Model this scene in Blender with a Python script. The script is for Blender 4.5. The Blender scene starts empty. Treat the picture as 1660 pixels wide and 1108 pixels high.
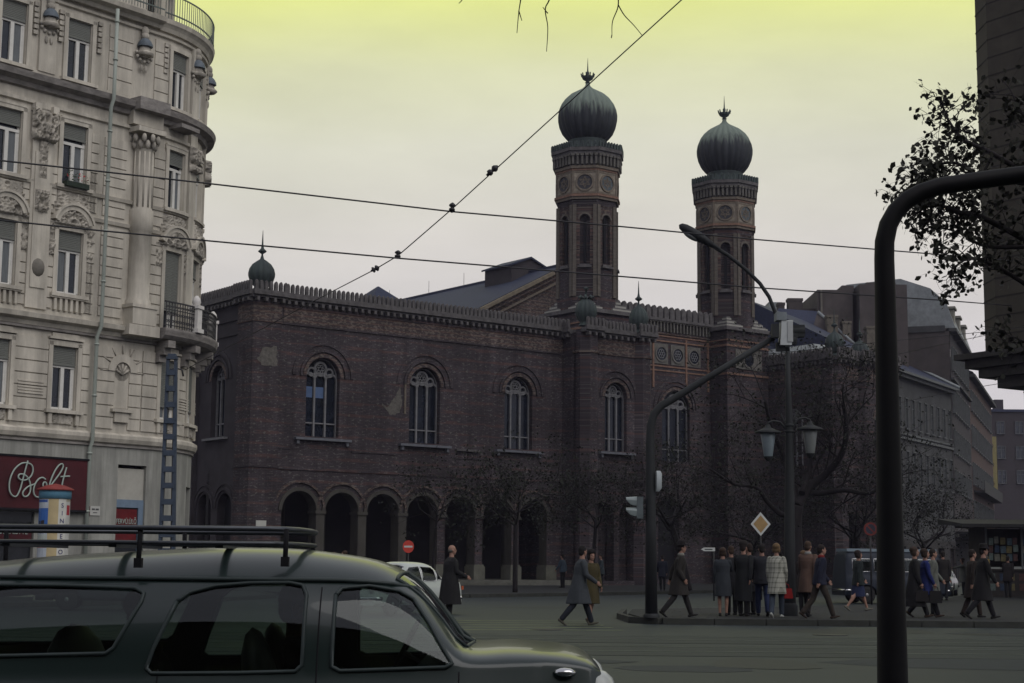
import bpy, math, random
from math import sin, cos, radians as R, pi, atan2, hypot, asin, sqrt
from mathutils import Vector, Matrix, geometry, noise
SC = bpy.context.scene
COL = SC.collection
# ------------------------------------------------------------------ camera, sky, sun, exposure
F = 2617.0; PITCH = R(7.83); ROLL = R(0.526); EYE = 1.38
cf = Vector((0, cos(PITCH), sin(PITCH))); cu0 = Vector((0, -sin(PITCH), cos(PITCH))); cr0 = Vector((1, 0, 0))
cr = cos(ROLL) * cr0 + sin(ROLL) * cu0; cu = -sin(ROLL) * cr0 + cos(ROLL) * cu0
cd = bpy.data.cameras.new('camera'); cam = bpy.data.objects.new('camera', cd); COL.objects.link(cam)
cam.matrix_world = Matrix(((cr.x, cu.x, -cf.x, 0), (cr.y, cu.y, -cf.y, 0), (cr.z, cu.z, -cf.z, EYE), (0, 0, 0, 1)))
cd.sensor_width = 36; cd.lens = F / 1660 * 36; cd.clip_start = 0.1; cd.clip_end = 5000
SC.camera = cam
SUN_EL, SUN_AZ = 45, 140
w = bpy.data.worlds.new('World'); SC.world = w; w.use_nodes = True
nt = w.node_tree; nt.nodes.clear()
def N(t, **k):
    n = nt.nodes.new(t)
    for a, b in k.items(): setattr(n, a, b)
    return n
out = N('ShaderNodeOutputWorld'); bg = N('ShaderNodeBackground'); bg.inputs[1].default_value = 0.1
sky = N('ShaderNodeTexSky', sky_type='NISHITA', sun_disc=False, sun_elevation=R(SUN_EL), sun_rotation=R(SUN_AZ))
tc = N('ShaderNodeTexCoord'); sp = N('ShaderNodeSeparateXYZ'); nt.links.new(tc.outputs['Generated'], sp.inputs[0])
ns = N('ShaderNodeTexNoise'); ns.inputs['Scale'].default_value = 2.2; ns.inputs['Detail'].default_value = 3
nt.links.new(tc.outputs['Generated'], ns.inputs['Vector'])
ad = N('ShaderNodeMath', operation='MULTIPLY_ADD'); ad.inputs[1].default_value = 0.06; ad.inputs[2].default_value = -0.03
nt.links.new(ns.outputs[0], ad.inputs[0])
sm = N('ShaderNodeMath', operation='ADD'); nt.links.new(sp.outputs[2], sm.inputs[0]); nt.links.new(ad.outputs[0], sm.inputs[1])
rp = N('ShaderNodeValToRGB'); nt.links.new(sm.outputs[0], rp.inputs[0])
stops = [(0.0, (.50, .47, .50)), (0.12, (.52, .49, .50)), (0.19, (.55, .52, .48)), (0.25, (.57, .56, .455)), (0.295, (.59, .595, .38)), (0.322, (.61, .63, .28)), (0.35, (.66, .70, .19)), (0.46, (.60, .62, .36)), (0.6, (.50, .51, .54)), (1.0, (.50, .51, .56))]
cr_ = rp.color_ramp
while len(cr_.elements) < len(stops): cr_.elements.new(.5)
for e, (p, c) in zip(cr_.elements, stops): e.position = p; e.color = (*c, 1)
# the side of the sky behind the camera is a duller, bluish overcast
fm = N('ShaderNodeMapRange'); fm.inputs['From Min'].default_value = -.2; fm.inputs['From Max'].default_value = .75; nt.links.new(sp.outputs[1], fm.inputs[0])
m0 = N('ShaderNodeMix', data_type='RGBA'); nt.links.new(fm.outputs[0], m0.inputs[0]); m0.inputs[6].default_value = (.42, .42, .48, 1); nt.links.new(rp.outputs[0], m0.inputs[7])
vm = N('ShaderNodeVectorMath', operation='SCALE'); nt.links.new(m0.outputs[2], vm.inputs[0])
n2 = N('ShaderNodeTexNoise'); n2.inputs['Scale'].default_value = 5; n2.inputs['Detail'].default_value = 6; n2.inputs['Roughness'].default_value = .6; mpn = N('ShaderNodeMapping'); mpn.inputs['Scale'].default_value = (1, 1, 3.5); nt.links.new(tc.outputs['Generated'], mpn.inputs[0]); nt.links.new(mpn.outputs[0], n2.inputs['Vector'])
br_ = N('ShaderNodeMath', operation='MULTIPLY_ADD'); br_.inputs[1].default_value = 4.5; br_.inputs[2].default_value = 10.6; nt.links.new(n2.outputs[0], br_.inputs[0]); nt.links.new(br_.outputs[0], vm.inputs[3])
mx = N('ShaderNodeMix', data_type='RGBA'); mx.inputs[0].default_value = 0.95
nt.links.new(sky.outputs[0], mx.inputs[6]); nt.links.new(vm.outputs[0], mx.inputs[7])
nt.links.new(mx.outputs[2], bg.inputs[0]); nt.links.new(bg.outputs[0], out.inputs[0])
sl = bpy.data.lights.new('sun', 'SUN'); sl.energy = 1.5; sl.angle = R(60); sl.color = (1, .97, .94)
so = bpy.data.objects.new('sun', sl); COL.objects.link(so)
so.rotation_euler = (R(90 - SUN_EL), 0, R(180 - SUN_AZ)); so.location = (30, -30, 60)
SC.view_settings.view_transform = 'Standard'; SC.view_settings.look = 'None'; SC.view_settings.exposure = 0.0; SC.view_settings.gamma = 1

# ------------------------------------------------------------------ helpers
def at(x, y, Y):
    d = cf * F + cr * (x - 830) - cu * (y - 554)
    return Vector((0, 0, EYE)) + d * (Y / d.y)
MATS = {}
def mat(name, col, rough=.8, var=.25, scale=3., stretch=(1, 1, 1), col2=None, bump=0., metal=0., spec=.3, coat=0., streak=0.):
    if name in MATS: return MATS[name]
    m = bpy.data.materials.new(name); m.use_nodes = True; t = m.node_tree; b = t.nodes['Principled BSDF']
    b.inputs['Roughness'].default_value = rough; b.inputs['Metallic'].default_value = metal
    b.inputs['Specular IOR Level'].default_value = spec; b.inputs['Coat Weight'].default_value = coat
    tcn = t.nodes.new('ShaderNodeTexCoord'); mp = t.nodes.new('ShaderNodeMapping'); mp.inputs['Scale'].default_value = stretch
    t.links.new(tcn.outputs['Object'], mp.inputs[0])
    n = t.nodes.new('ShaderNodeTexNoise'); n.inputs['Scale'].default_value = scale; n.inputs['Detail'].default_value = 6; n.inputs['Roughness'].default_value = .65
    t.links.new(mp.outputs[0], n.inputs[0])
    r = t.nodes.new('ShaderNodeValToRGB'); r.color_ramp.elements[0].position = .3; r.color_ramp.elements[1].position = .7
    c2 = col2 or tuple(min(1, c * (1 + var)) for c in col); c1 = tuple(c * (1 - var) for c in col) if not col2 else col
    r.color_ramp.elements[0].color = (*c1, 1); r.color_ramp.elements[1].color = (*c2, 1)
    t.links.new(n.outputs[0], r.inputs[0]); t.links.new(r.outputs[0], b.inputs['Base Color'])
    if streak:
        m2 = t.nodes.new('ShaderNodeMapping'); m2.inputs['Scale'].default_value = (1.7, 1.7, .14); t.links.new(tcn.outputs['Object'], m2.inputs[0]); n2_ = t.nodes.new('ShaderNodeTexNoise'); n2_.inputs['Scale'].default_value = 1.3; n2_.inputs['Detail'].default_value = 7; n2_.inputs['Roughness'].default_value = .7; t.links.new(m2.outputs[0], n2_.inputs[0])
        mr = t.nodes.new('ShaderNodeMapRange'); mr.inputs['From Min'].default_value = .42; mr.inputs['From Max'].default_value = .62; mr.inputs['To Min'].default_value = 1 - streak; mr.inputs['To Max'].default_value = 1; t.links.new(n2_.outputs[0], mr.inputs[0])
        vs_ = t.nodes.new('ShaderNodeVectorMath'); vs_.operation = 'SCALE'; t.links.new(r.outputs[0], vs_.inputs[0]); t.links.new(mr.outputs[0], vs_.inputs[3]); t.links.new(vs_.outputs[0], b.inputs['Base Color'])
    if bump:
        bp = t.nodes.new('ShaderNodeBump'); bp.inputs['Strength'].default_value = bump; bp.inputs['Distance'].default_value = .02
        t.links.new(n.outputs[0], bp.inputs['Height']); t.links.new(bp.outputs[0], b.inputs['Normal'])
    MATS[name] = m; return m
def brick_mat(name, base, red, pale, band=.62, redamt=.5, paleamt=.62):
    m = bpy.data.materials.new(name); m.use_nodes = True; t = m.node_tree; b = t.nodes['Principled BSDF']; L = t.links.new
    b.inputs['Roughness'].default_value = .92; b.inputs['Specular IOR Level'].default_value = .15
    def nd(ty, **k):
        n = t.nodes.new(ty)
        for a, v in k.items(): setattr(n, a, v)
        return n
    def mth(op, a, c=None, d=None):
        n = nd('ShaderNodeMath', operation=op)
        for i, v in enumerate((a, c, d)):
            if v is None: continue
            if isinstance(v, (int, float)): n.inputs[i].default_value = v
            else: L(v, n.inputs[i])
        return n.outputs[0]
    tcn = nd('ShaderNodeTexCoord'); s = nd('ShaderNodeSeparateXYZ'); L(tcn.outputs['Object'], s.inputs[0])
    U = mth('ADD', s.outputs[0], s.outputs[1]); Z = s.outputs[2]
    cb = nd('ShaderNodeCombineXYZ'); L(U, cb.inputs[0]); L(Z, cb.inputs[1])
    def noi(sx, sz, sc, det=4):
        mp = nd('ShaderNodeMapping'); mp.inputs['Scale'].default_value = (sx, sz, 1); L(cb.outputs[0], mp.inputs[0])
        n = nd('ShaderNodeTexNoise'); n.inputs['Scale'].default_value = sc; n.inputs['Detail'].default_value = det; L(mp.outputs[0], n.inputs[0]); return n.outputs[0]
    bt = nd('ShaderNodeTexBrick'); L(cb.outputs[0], bt.inputs[0]); bt.inputs['Scale'].default_value = 1
    bt.inputs['Brick Width'].default_value = .29; bt.inputs['Row Height'].default_value = .085; bt.inputs['Mortar Size'].default_value = .012
    bt.inputs['Color1'].default_value = (*[c * .8 for c in base], 1); bt.inputs['Color2'].default_value = (*[c * 1.25 for c in base], 1); bt.inputs['Mortar'].default_value = (*[c * .55 for c in base], 1)
    big = noi(1, 1, .35)
    streak = noi(.35, 3.5, 1.6, 5)
    # red courses at regular heights, broken by noise
    per = mth('FRACT', mth('DIVIDE', Z, band)); bandm = mth('LESS_THAN', per, .30)
    rm = mth('MULTIPLY', bandm, mth('GREATER_THAN', streak, 1 - redamt))
    rm = mth('MULTIPLY', rm, .55)
    m1 = nd('ShaderNodeMix', data_type='RGBA'); L(rm, m1.inputs[0]); L(bt.outputs[0], m1.inputs[6]); m1.inputs[7].default_value = (*red, 1)
    spots = noi(.8, 1.6, 5.5, 3)
    pm = mth('MULTIPLY', mth('GREATER_THAN', spots, paleamt), .55)
    m2 = nd('ShaderNodeMix', data_type='RGBA'); L(pm, m2.inputs[0]); L(m1.outputs[2], m2.inputs[6]); m2.inputs[7].default_value = (*pale, 1)
    vst = noi(1.6, .12, 1.2, 6); mult = mth('MULTIPLY', mth('MULTIPLY_ADD', big, 1.4, .3), mth('MULTIPLY_ADD', vst, 1.3, .38))
    v = nd('ShaderNodeVectorMath', operation='SCALE'); L(m2.outputs[2], v.inputs[0]); L(mult, v.inputs[3])
    L(v.outputs[0], b.inputs['Base Color'])
    bp = nd('ShaderNodeBump'); bp.inputs['Strength'].default_value = .4; bp.inputs['Distance'].default_value = .02; L(streak, bp.inputs['Height']); L(bp.outputs[0], b.inputs['Normal'])
    MATS[name] = m; return m
def glass_mat(name, tint=(1, 1, 1), transp=.8):
    m = bpy.data.materials.new(name); m.use_nodes = True; t = m.node_tree; t.nodes.clear(); L = t.links.new
    o = t.nodes.new('ShaderNodeOutputMaterial'); mxs = t.nodes.new('ShaderNodeMixShader'); tr = t.nodes.new('ShaderNodeBsdfTransparent'); gl = t.nodes.new('ShaderNodeBsdfGlossy')
    tr.inputs[0].default_value = (*[c * transp for c in tint], 1); gl.inputs['Roughness'].default_value = .03; gl.inputs[0].default_value = (.9, .95, .95, 1)
    fr = t.nodes.new('ShaderNodeFresnel'); fr.inputs[0].default_value = 1.5
    L(fr.outputs[0], mxs.inputs[0]); L(tr.outputs[0], mxs.inputs[1]); L(gl.outputs[0], mxs.inputs[2]); L(mxs.outputs[0], o.inputs[0])
    MATS[name] = m; return m
STONE = mat('pale_stone', (.48, .445, .375), .85, .2, 1.3, (1, 1, .5), bump=.3, streak=.25)
STONE2 = mat('relief_stone', (.40, .37, .315), .9, .3, 4, bump=.4, streak=.35)
STONE_D = mat('sooty_cornice_stone', (.20, .185, .17), .9, .4, 2.5, (1, 1, 2.5))
SHOPW = mat('greenish_shop_stone', (.29, .29, .26), .8, .14, 1.2, streak=.35)
WOOD = mat('white_window_wood', (.55, .54, .50), .5, .08, 5)
BLIND = mat('grey_green_blind', (.13, .135, .12), .7, .15, 6, (1, 1, 14))
DARKG = mat('dark_window_glass', (.012, .016, .022), .12, .4, 1.2, spec=.5)
BLUEG = mat('church_glass', (.006, .009, .016), .25, .6, 1.5, spec=.4)
PINKB = mat('pale_curtain', (.25, .24, .22), .9, .3, 5, (5, 5, .4))  # pale grey curtain cloth, tone varied in vertical streaks
BRICK = brick_mat('sooty_brick', (.045, .038, .042), (.078, .043, .038), (.12, .115, .105))
FRIEZE = brick_mat('patterned_brick', (.054, .042, .042), (.098, .058, .046), (.14, .12, .098), .28, .6, .54)
OCHRE = mat('ochre_terracotta', (.12, .10, .078), .9, .35, 5)
ORANGE = mat('orange_terracotta', (.15, .09, .065), .9, .35, 6)
TRAC = mat('grey_tracery_stone', (.135, .135, .14), .85, .25, 4)
CREST = mat('weathered_cresting', (.075, .070, .070), .9, .45, 3)
PILLAR = mat('grey_brown_pillar_stone', (.045, .042, .036), .85, .25, 2, (1, 1, .4))
SLATE = mat('blue_slate', (.016, .021, .044), .75, .35, 5, bump=.2)
LEAD = mat('pale_lead_roof', (.17, .185, .19), .7, .25, 2)
COPPER = mat('copper_patina', (.022, .028, .030), .65, .3, 1.6, (1, 1, .35), col2=(.045, .062, .058), spec=.2)
IRON = mat('black_iron', (.012, .012, .014), .5, .2, 4)
POLEP = mat('dark_green_pole_paint', (.012, .014, .015), .7, .25, 3, (1, 1, .3))
BLUEP = mat('blue_steel_paint', (.038, .052, .075), .6, .2, 4)
GREYP = mat('light_grey_paint', (.36, .38, .38), .5, .1, 4)
BARK = mat('bark', (.013, .011, .012), .95, .3, 6, (1, 1, .3), bump=.4)
TWIG = mat('twig', (.012, .010, .012), .95, .2, 3)
LEAF = mat('autumn_leaf', (.012, .013, .008), .8, .5, 2)
BLACK = mat('deep_interior', (.006, .006, .008), .95, .2, 3)
DBRICK = mat('dark_street_facade', (.032, .028, .031), .9, .3, 1.2)
DBRICK2 = mat('brown_firewall', (.055, .047, .045), .9, .25, .8, bump=.2)
DSTONE = mat('dark_ashlar', (.042, .037, .028), .9, .25, .9, bump=.3)

def dome_mat():
    m = mat('streaked_dome_copper', (.022, .026, .030), .7, .3, 2, (1, 1, .25)); t = m.node_tree; L = t.links.new; b = t.nodes['Principled BSDF']; base = b.inputs['Base Color'].links[0].from_socket
    tcn = t.nodes.new('ShaderNodeTexCoord'); sp_ = t.nodes.new('ShaderNodeSeparateXYZ'); L(tcn.outputs['Object'], sp_.inputs[0])
    mp = t.nodes.new('ShaderNodeMapping'); mp.inputs['Scale'].default_value = (4.5, 4.5, .45); L(tcn.outputs['Object'], mp.inputs[0]); n = t.nodes.new('ShaderNodeTexNoise'); n.inputs['Scale'].default_value = 1; n.inputs['Detail'].default_value = 5; L(mp.outputs[0], n.inputs[0])
    ma = t.nodes.new('ShaderNodeMath'); ma.operation = 'MULTIPLY_ADD'; ma.inputs[1].default_value = 2.6; L(n.outputs[0], ma.inputs[0]); L(sp_.outputs[2], ma.inputs[2])
    mr = t.nodes.new('ShaderNodeMapRange'); mr.inputs['From Min'].default_value = 32.7; mr.inputs['From Max'].default_value = 33.5; L(ma.outputs[0], mr.inputs[0])
    mx_ = t.nodes.new('ShaderNodeMix'); mx_.data_type = 'RGBA'; L(mr.outputs[0], mx_.inputs[0]); L(base, mx_.inputs[6]); mx_.inputs[7].default_value = (.12, .15, .125, 1); L(mx_.outputs[2], b.inputs['Base Color']); return m
DOME = dome_mat()
class MB:
    def __init__(s, M=None): s.v = []; s.f = []; s.m = []; s.sm = []; s.M = M
    def add(s, vs, fs, m=0, smooth=False):
        o = len(s.v)
        s.v += [s.M(*p) for p in vs] if s.M else [tuple(p) for p in vs]
        for f in fs: s.f.append([i + o for i in f]); s.m.append(m); s.sm.append(smooth)
    def quad(s, a, b, c, d, m=0): s.add([a, b, c, d], [(0, 1, 2, 3)], m)
    def box(s, x0, x1, y0, y1, z0, z1, m=0, seg=0.6):
        n = 1
        if s.M and abs(x1 - x0) > seg: n = int(abs(x1 - x0) / seg) + 1
        vs = []; fs = []
        for i in range(n + 1):
            x = x0 + (x1 - x0) * i / n
            vs += [(x, y0, z0), (x, y1, z0), (x, y1, z1), (x, y0, z1)]
            if i:
                a = 4 * (i - 1); b = 4 * i
                for k in range(4): fs.append((a + k, a + (k + 1) % 4, b + (k + 1) % 4, b + k))
        fs += [(3, 2, 1, 0), (4 * n, 4 * n + 1, 4 * n + 2, 4 * n + 3)]
        s.add(vs, fs, m)
    def sweep(s, x0, x1, prof, m=0, seg=.35):      # prof: closed list of (y,z) swept along x
        n = max(1, int(abs(x1 - x0) / seg)) if s.M else 1; k = len(prof); vs = []; fs = []
        for i in range(n + 1):
            x = x0 + (x1 - x0) * i / n; vs += [(x, y, z) for y, z in prof]
            if i:
                for j in range(k): fs.append(((i - 1) * k + j, (i - 1) * k + (j + 1) % k, i * k + (j + 1) % k, i * k + j))
        fs += [tuple(range(k))[::-1], tuple(range(n * k, n * k + k))]
        s.add(vs, fs, m)
    def tube(s, pts, r, n=8, m=0, smooth=True, cap=True):
        pts = [Vector(p) for p in pts]; rs = r if isinstance(r, (list, tuple)) else [r] * len(pts); vs = []; fs = []
        up = None
        for i, p in enumerate(pts):
            d = (pts[min(i + 1, len(pts) - 1)] - pts[max(i - 1, 0)])
            d = d.normalized() if d.length > 1e-9 else Vector((0, 0, 1))
            if up is None: up = Vector((0, 0, 1)) if abs(d.z) < .9 else Vector((1, 0, 0))
            a = d.cross(up)
            a = a.normalized() if a.length > 1e-6 else d.orthogonal().normalized()
            b = a.cross(d).normalized(); up = b
            for k in range(n):
                t = 2 * pi * k / n; vs.append(p + (a * cos(t) + b * sin(t)) * rs[i])
            if i:
                for k in range(n): fs.append(((i - 1) * n + k, (i - 1) * n + (k + 1) % n, i * n + (k + 1) % n, i * n + k))
        s.add([tuple(v) for v in vs], fs, m, smooth)
        if cap: 
            o = len(s.v) - len(vs); s.f.append([o + k for k in range(n)][::-1]); s.f.append([o + len(vs) - n + k for k in range(n)]); s.m += [m, m]; s.sm += [False, False]
    def lathe(s, cx, cy, prof, n=16, m=0, smooth=True, ph=0., lobes=0, amp=0., a0=0., a1=2 * pi):
        vs = []; fs = []; full = abs(a1 - a0 - 2 * pi) < 1e-6; k = n if full else n + 1
        for r, z in prof:
            for j in range(k):
                t = a0 + (a1 - a0) * j / n + ph; rr = r * (1 + amp * (abs(cos(lobes * t / 2)) - .6)) if lobes else r
                vs.append((cx + rr * cos(t), cy + rr * sin(t), z))
        for i in range(len(prof) - 1):
            for j in range(n): fs.append((i * k + j, i * k + (j + 1) % k, (i + 1) * k + (j + 1) % k, (i + 1) * k + j))
        s.add(vs, fs, m, smooth)
        if full: s.add([vs[j] for j in range(k)], [tuple(range(k))[::-1]], m); s.add([vs[-k + j] for j in range(k)], [tuple(range(k))], m)
    def ell(s, c, r, m=0, n=10, rot=None, smooth=True):
        vs = []; fs = []; h = n // 2 + 1
        for i in range(h + 1):
            a = pi * i / h - pi / 2
            for j in range(n):
                t = 2 * pi * j / n; p = Vector((r[0] * cos(a) * cos(t), r[1] * cos(a) * sin(t), r[2] * sin(a)))
                if rot: p = rot @ p
                vs.append((c[0] + p.x, c[1] + p.y, c[2] + p.z))
        for i in range(h):
            for j in range(n): fs.append((i * n + j, i * n + (j + 1) % n, (i + 1) * n + (j + 1) % n, (i + 1) * n + j))
        s.add(vs, fs, m, smooth)
    def prism(s, poly, z0, z1, m=0):
        k = len(poly); s.add([(x, y, z0) for x, y in poly] + [(x, y, z1) for x, y in poly], [tuple(range(k))[::-1], tuple(range(k, 2 * k))] + [(j, (j + 1) % k, k + (j + 1) % k, k + j) for j in range(k)], m)
    def pxz(s, poly, y0, y1, m=0):                  # outline in x-z given thickness along y
        k = len(poly); s.add([(x, y0, z) for x, z in poly] + [(x, y1, z) for x, z in poly], [tuple(range(k)), tuple(range(k, 2 * k))[::-1]] + [(j, (j + 1) % k, k + (j + 1) % k, k + j) for j in range(k)], m)
    def ring(s, cx, cz, r0, r1, y0, y1, a0=0., a1=pi, n=14, m=0):
        full = abs(a1 - a0 - 2 * pi) < 1e-6
        vs = []; fs = []
        for i in range(n + 1):
            a = a0 + (a1 - a0) * i / n
            for r_, y in ((r0, y0), (r1, y0), (r1, y1), (r0, y1)): vs.append((cx + r_ * cos(a), y, cz + r_ * sin(a)))
            if i:
                for k in range(4): fs.append((4 * (i - 1) + k, 4 * (i - 1) + (k + 1) % 4, 4 * i + (k + 1) % 4, 4 * i + k))
        if not full: fs += [(0, 3, 2, 1), (4 * n, 4 * n + 1, 4 * n + 2, 4 * n + 3)]
        s.add(vs, fs, m)
    def disc(s, cx, cz, r_, y, n=20, m=0): s.add([(cx + r_ * cos(2 * pi * i / n), y, cz + r_ * sin(2 * pi * i / n)) for i in range(n)], [tuple(range(n))], m)
    def wall(s, x0, x1, z0, z1, ops, y=0., d=.3, m=0, mr=None, seg=.6):
        """front sheet with openings; op = (cx, halfwidth, zbottom, ztop, arched)"""
        mr = m if mr is None else mr
        def strip(a, b, lo, hi):
            n = max(1, int((b - a) / seg)) if s.M else 1
            for i in range(n):
                p = a + (b - a) * i / n; q = a + (b - a) * (i + 1) / n; s.quad((p, y, lo), (q, y, lo), (q, y, hi), (p, y, hi), m)
        cur = x0
        for cx, hw, zb, zt, arch in sorted(ops):
            if cx - hw > cur + 1e-6: strip(cur, cx - hw, z0, z1)
            if zb > z0 + 1e-6: strip(cx - hw, cx + hw, z0, zb)
            if arch:
                zs = zt - hw; n = 12; pts = [(cx - hw * cos(pi * i / n), zs + hw * sin(pi * i / n)) for i in range(n + 1)]
            else: pts = [(cx - hw, zt), (cx, zt), (cx + hw, zt)]; zs = zt
            for (a, za), (b, zb2) in zip(pts, pts[1:]):
                s.quad((a, y, za), (b, y, zb2), (b, y, z1), (a, y, z1), m); s.quad((a, y, za), (b, y, zb2), (b, y + d, zb2), (a, y + d, za), mr)
            for xx in (cx - hw, cx + hw): s.quad((xx, y, zb), (xx, y + d, zb), (xx, y + d, zs), (xx, y, zs), mr)
            s.quad((cx - hw, y, zb), (cx + hw, y, zb), (cx + hw, y + d, zb), (cx - hw, y + d, zb), mr)
            cur = cx + hw
        if cur < x1 - 1e-6: strip(cur, x1, z0, z1)
    def relief(s, x0, x1, z0, z1, y, amp, seed, m=0, nx=22, nz=14):
        nx = int(nx * 1.7); nz = int(nz * 1.7)
        rnd = random.Random(seed); cs = [(rnd.uniform(x0, x1), rnd.uniform(z0, z1), rnd.uniform(.07, .17) * min(x1 - x0, 1.2)) for _ in range(15)]
        cx = (x0 + x1) / 2; vs = []; fs = []
        for i in range(nx + 1):
            for j in range(nz + 1):
                x = x0 + (x1 - x0) * i / nx; z = z0 + (z1 - z0) * j / nz; h = 0
                for a, b, r_ in cs:
                    for sg in (1, -1):
                        dd = hypot((x - cx) * sg + cx - a, z - b); h = max(h, math.exp(-((dd - r_) / (r_ * .24)) ** 2), math.exp(-(dd / (r_ * .3)) ** 2))
                e = min(i, nx - i, j, nz - j); vs.append((x, y - (amp * h if e else 0), z))
        for i in range(nx):
            for j in range(nz): a = i * (nz + 1) + j; fs.append((a, a + nz + 1, a + nz + 2, a + 1))
        s.add(vs, fs, m, True)
    def build(s, name, mats, parent=None, world=None):
        me = bpy.data.meshes.new(name); me.from_pydata(s.v, [], s.f)
        mats = mats if isinstance(mats, (list, tuple)) else [mats]
        for m_ in mats: me.materials.append(m_)
        me.polygons.foreach_set('material_index', s.m); me.polygons.foreach_set('use_smooth', s.sm); me.update()
        o = bpy.data.objects.new(name, me); COL.objects.link(o)
        if parent: o.parent = parent
        return o
def tag(o, label, cat, group=None, kind=None):
    if label: o['label'] = label
    if cat: o['category'] = cat
    if group: o['group'] = group
    if kind: o['kind'] = kind
    return o
def empty(name, loc, rz=0., label=None, cat=None, group=None):
    o = bpy.data.objects.new(name, None); COL.objects.link(o); o.location = loc; o.rotation_euler = (0, 0, rz); o.empty_display_size = .3
    return tag(o, label, cat, group)
def copy_tree(o, parent=None):
    c = o.copy(); COL.objects.link(c); c.parent = parent
    for ch in [x for x in bpy.data.objects if x.parent == o]: copy_tree(ch, c)
    return c
def text_mesh(txt, size, name, m, parent, loc, rot, extrude=.01, align='CENTER', sx=1.):
    cu_ = bpy.data.curves.new(name, 'FONT'); cu_.body = txt; cu_.size = size; cu_.extrude = extrude; cu_.align_x = align; cu_.align_y = 'CENTER'; cu_.resolution_u = 3
    ob = bpy.data.objects.new(name, cu_); COL.objects.link(ob); bpy.context.view_layer.update()
    me = bpy.data.meshes.new_from_object(ob.evaluated_get(bpy.context.evaluated_depsgraph_get())); COL.objects.unlink(ob); bpy.data.objects.remove(ob)
    me.transform(Matrix.Translation(Vector(loc)) @ rot.to_4x4() @ Matrix.Diagonal((sx, 1, 1, 1))); me.materials.clear(); me.materials.append(m)
    o = bpy.data.objects.new(name, me); COL.objects.link(o); o.parent = parent; return o
UPR = Matrix.Rotation(pi / 2, 3, 'X')       # text standing in the x-z plane, read from -y

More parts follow.
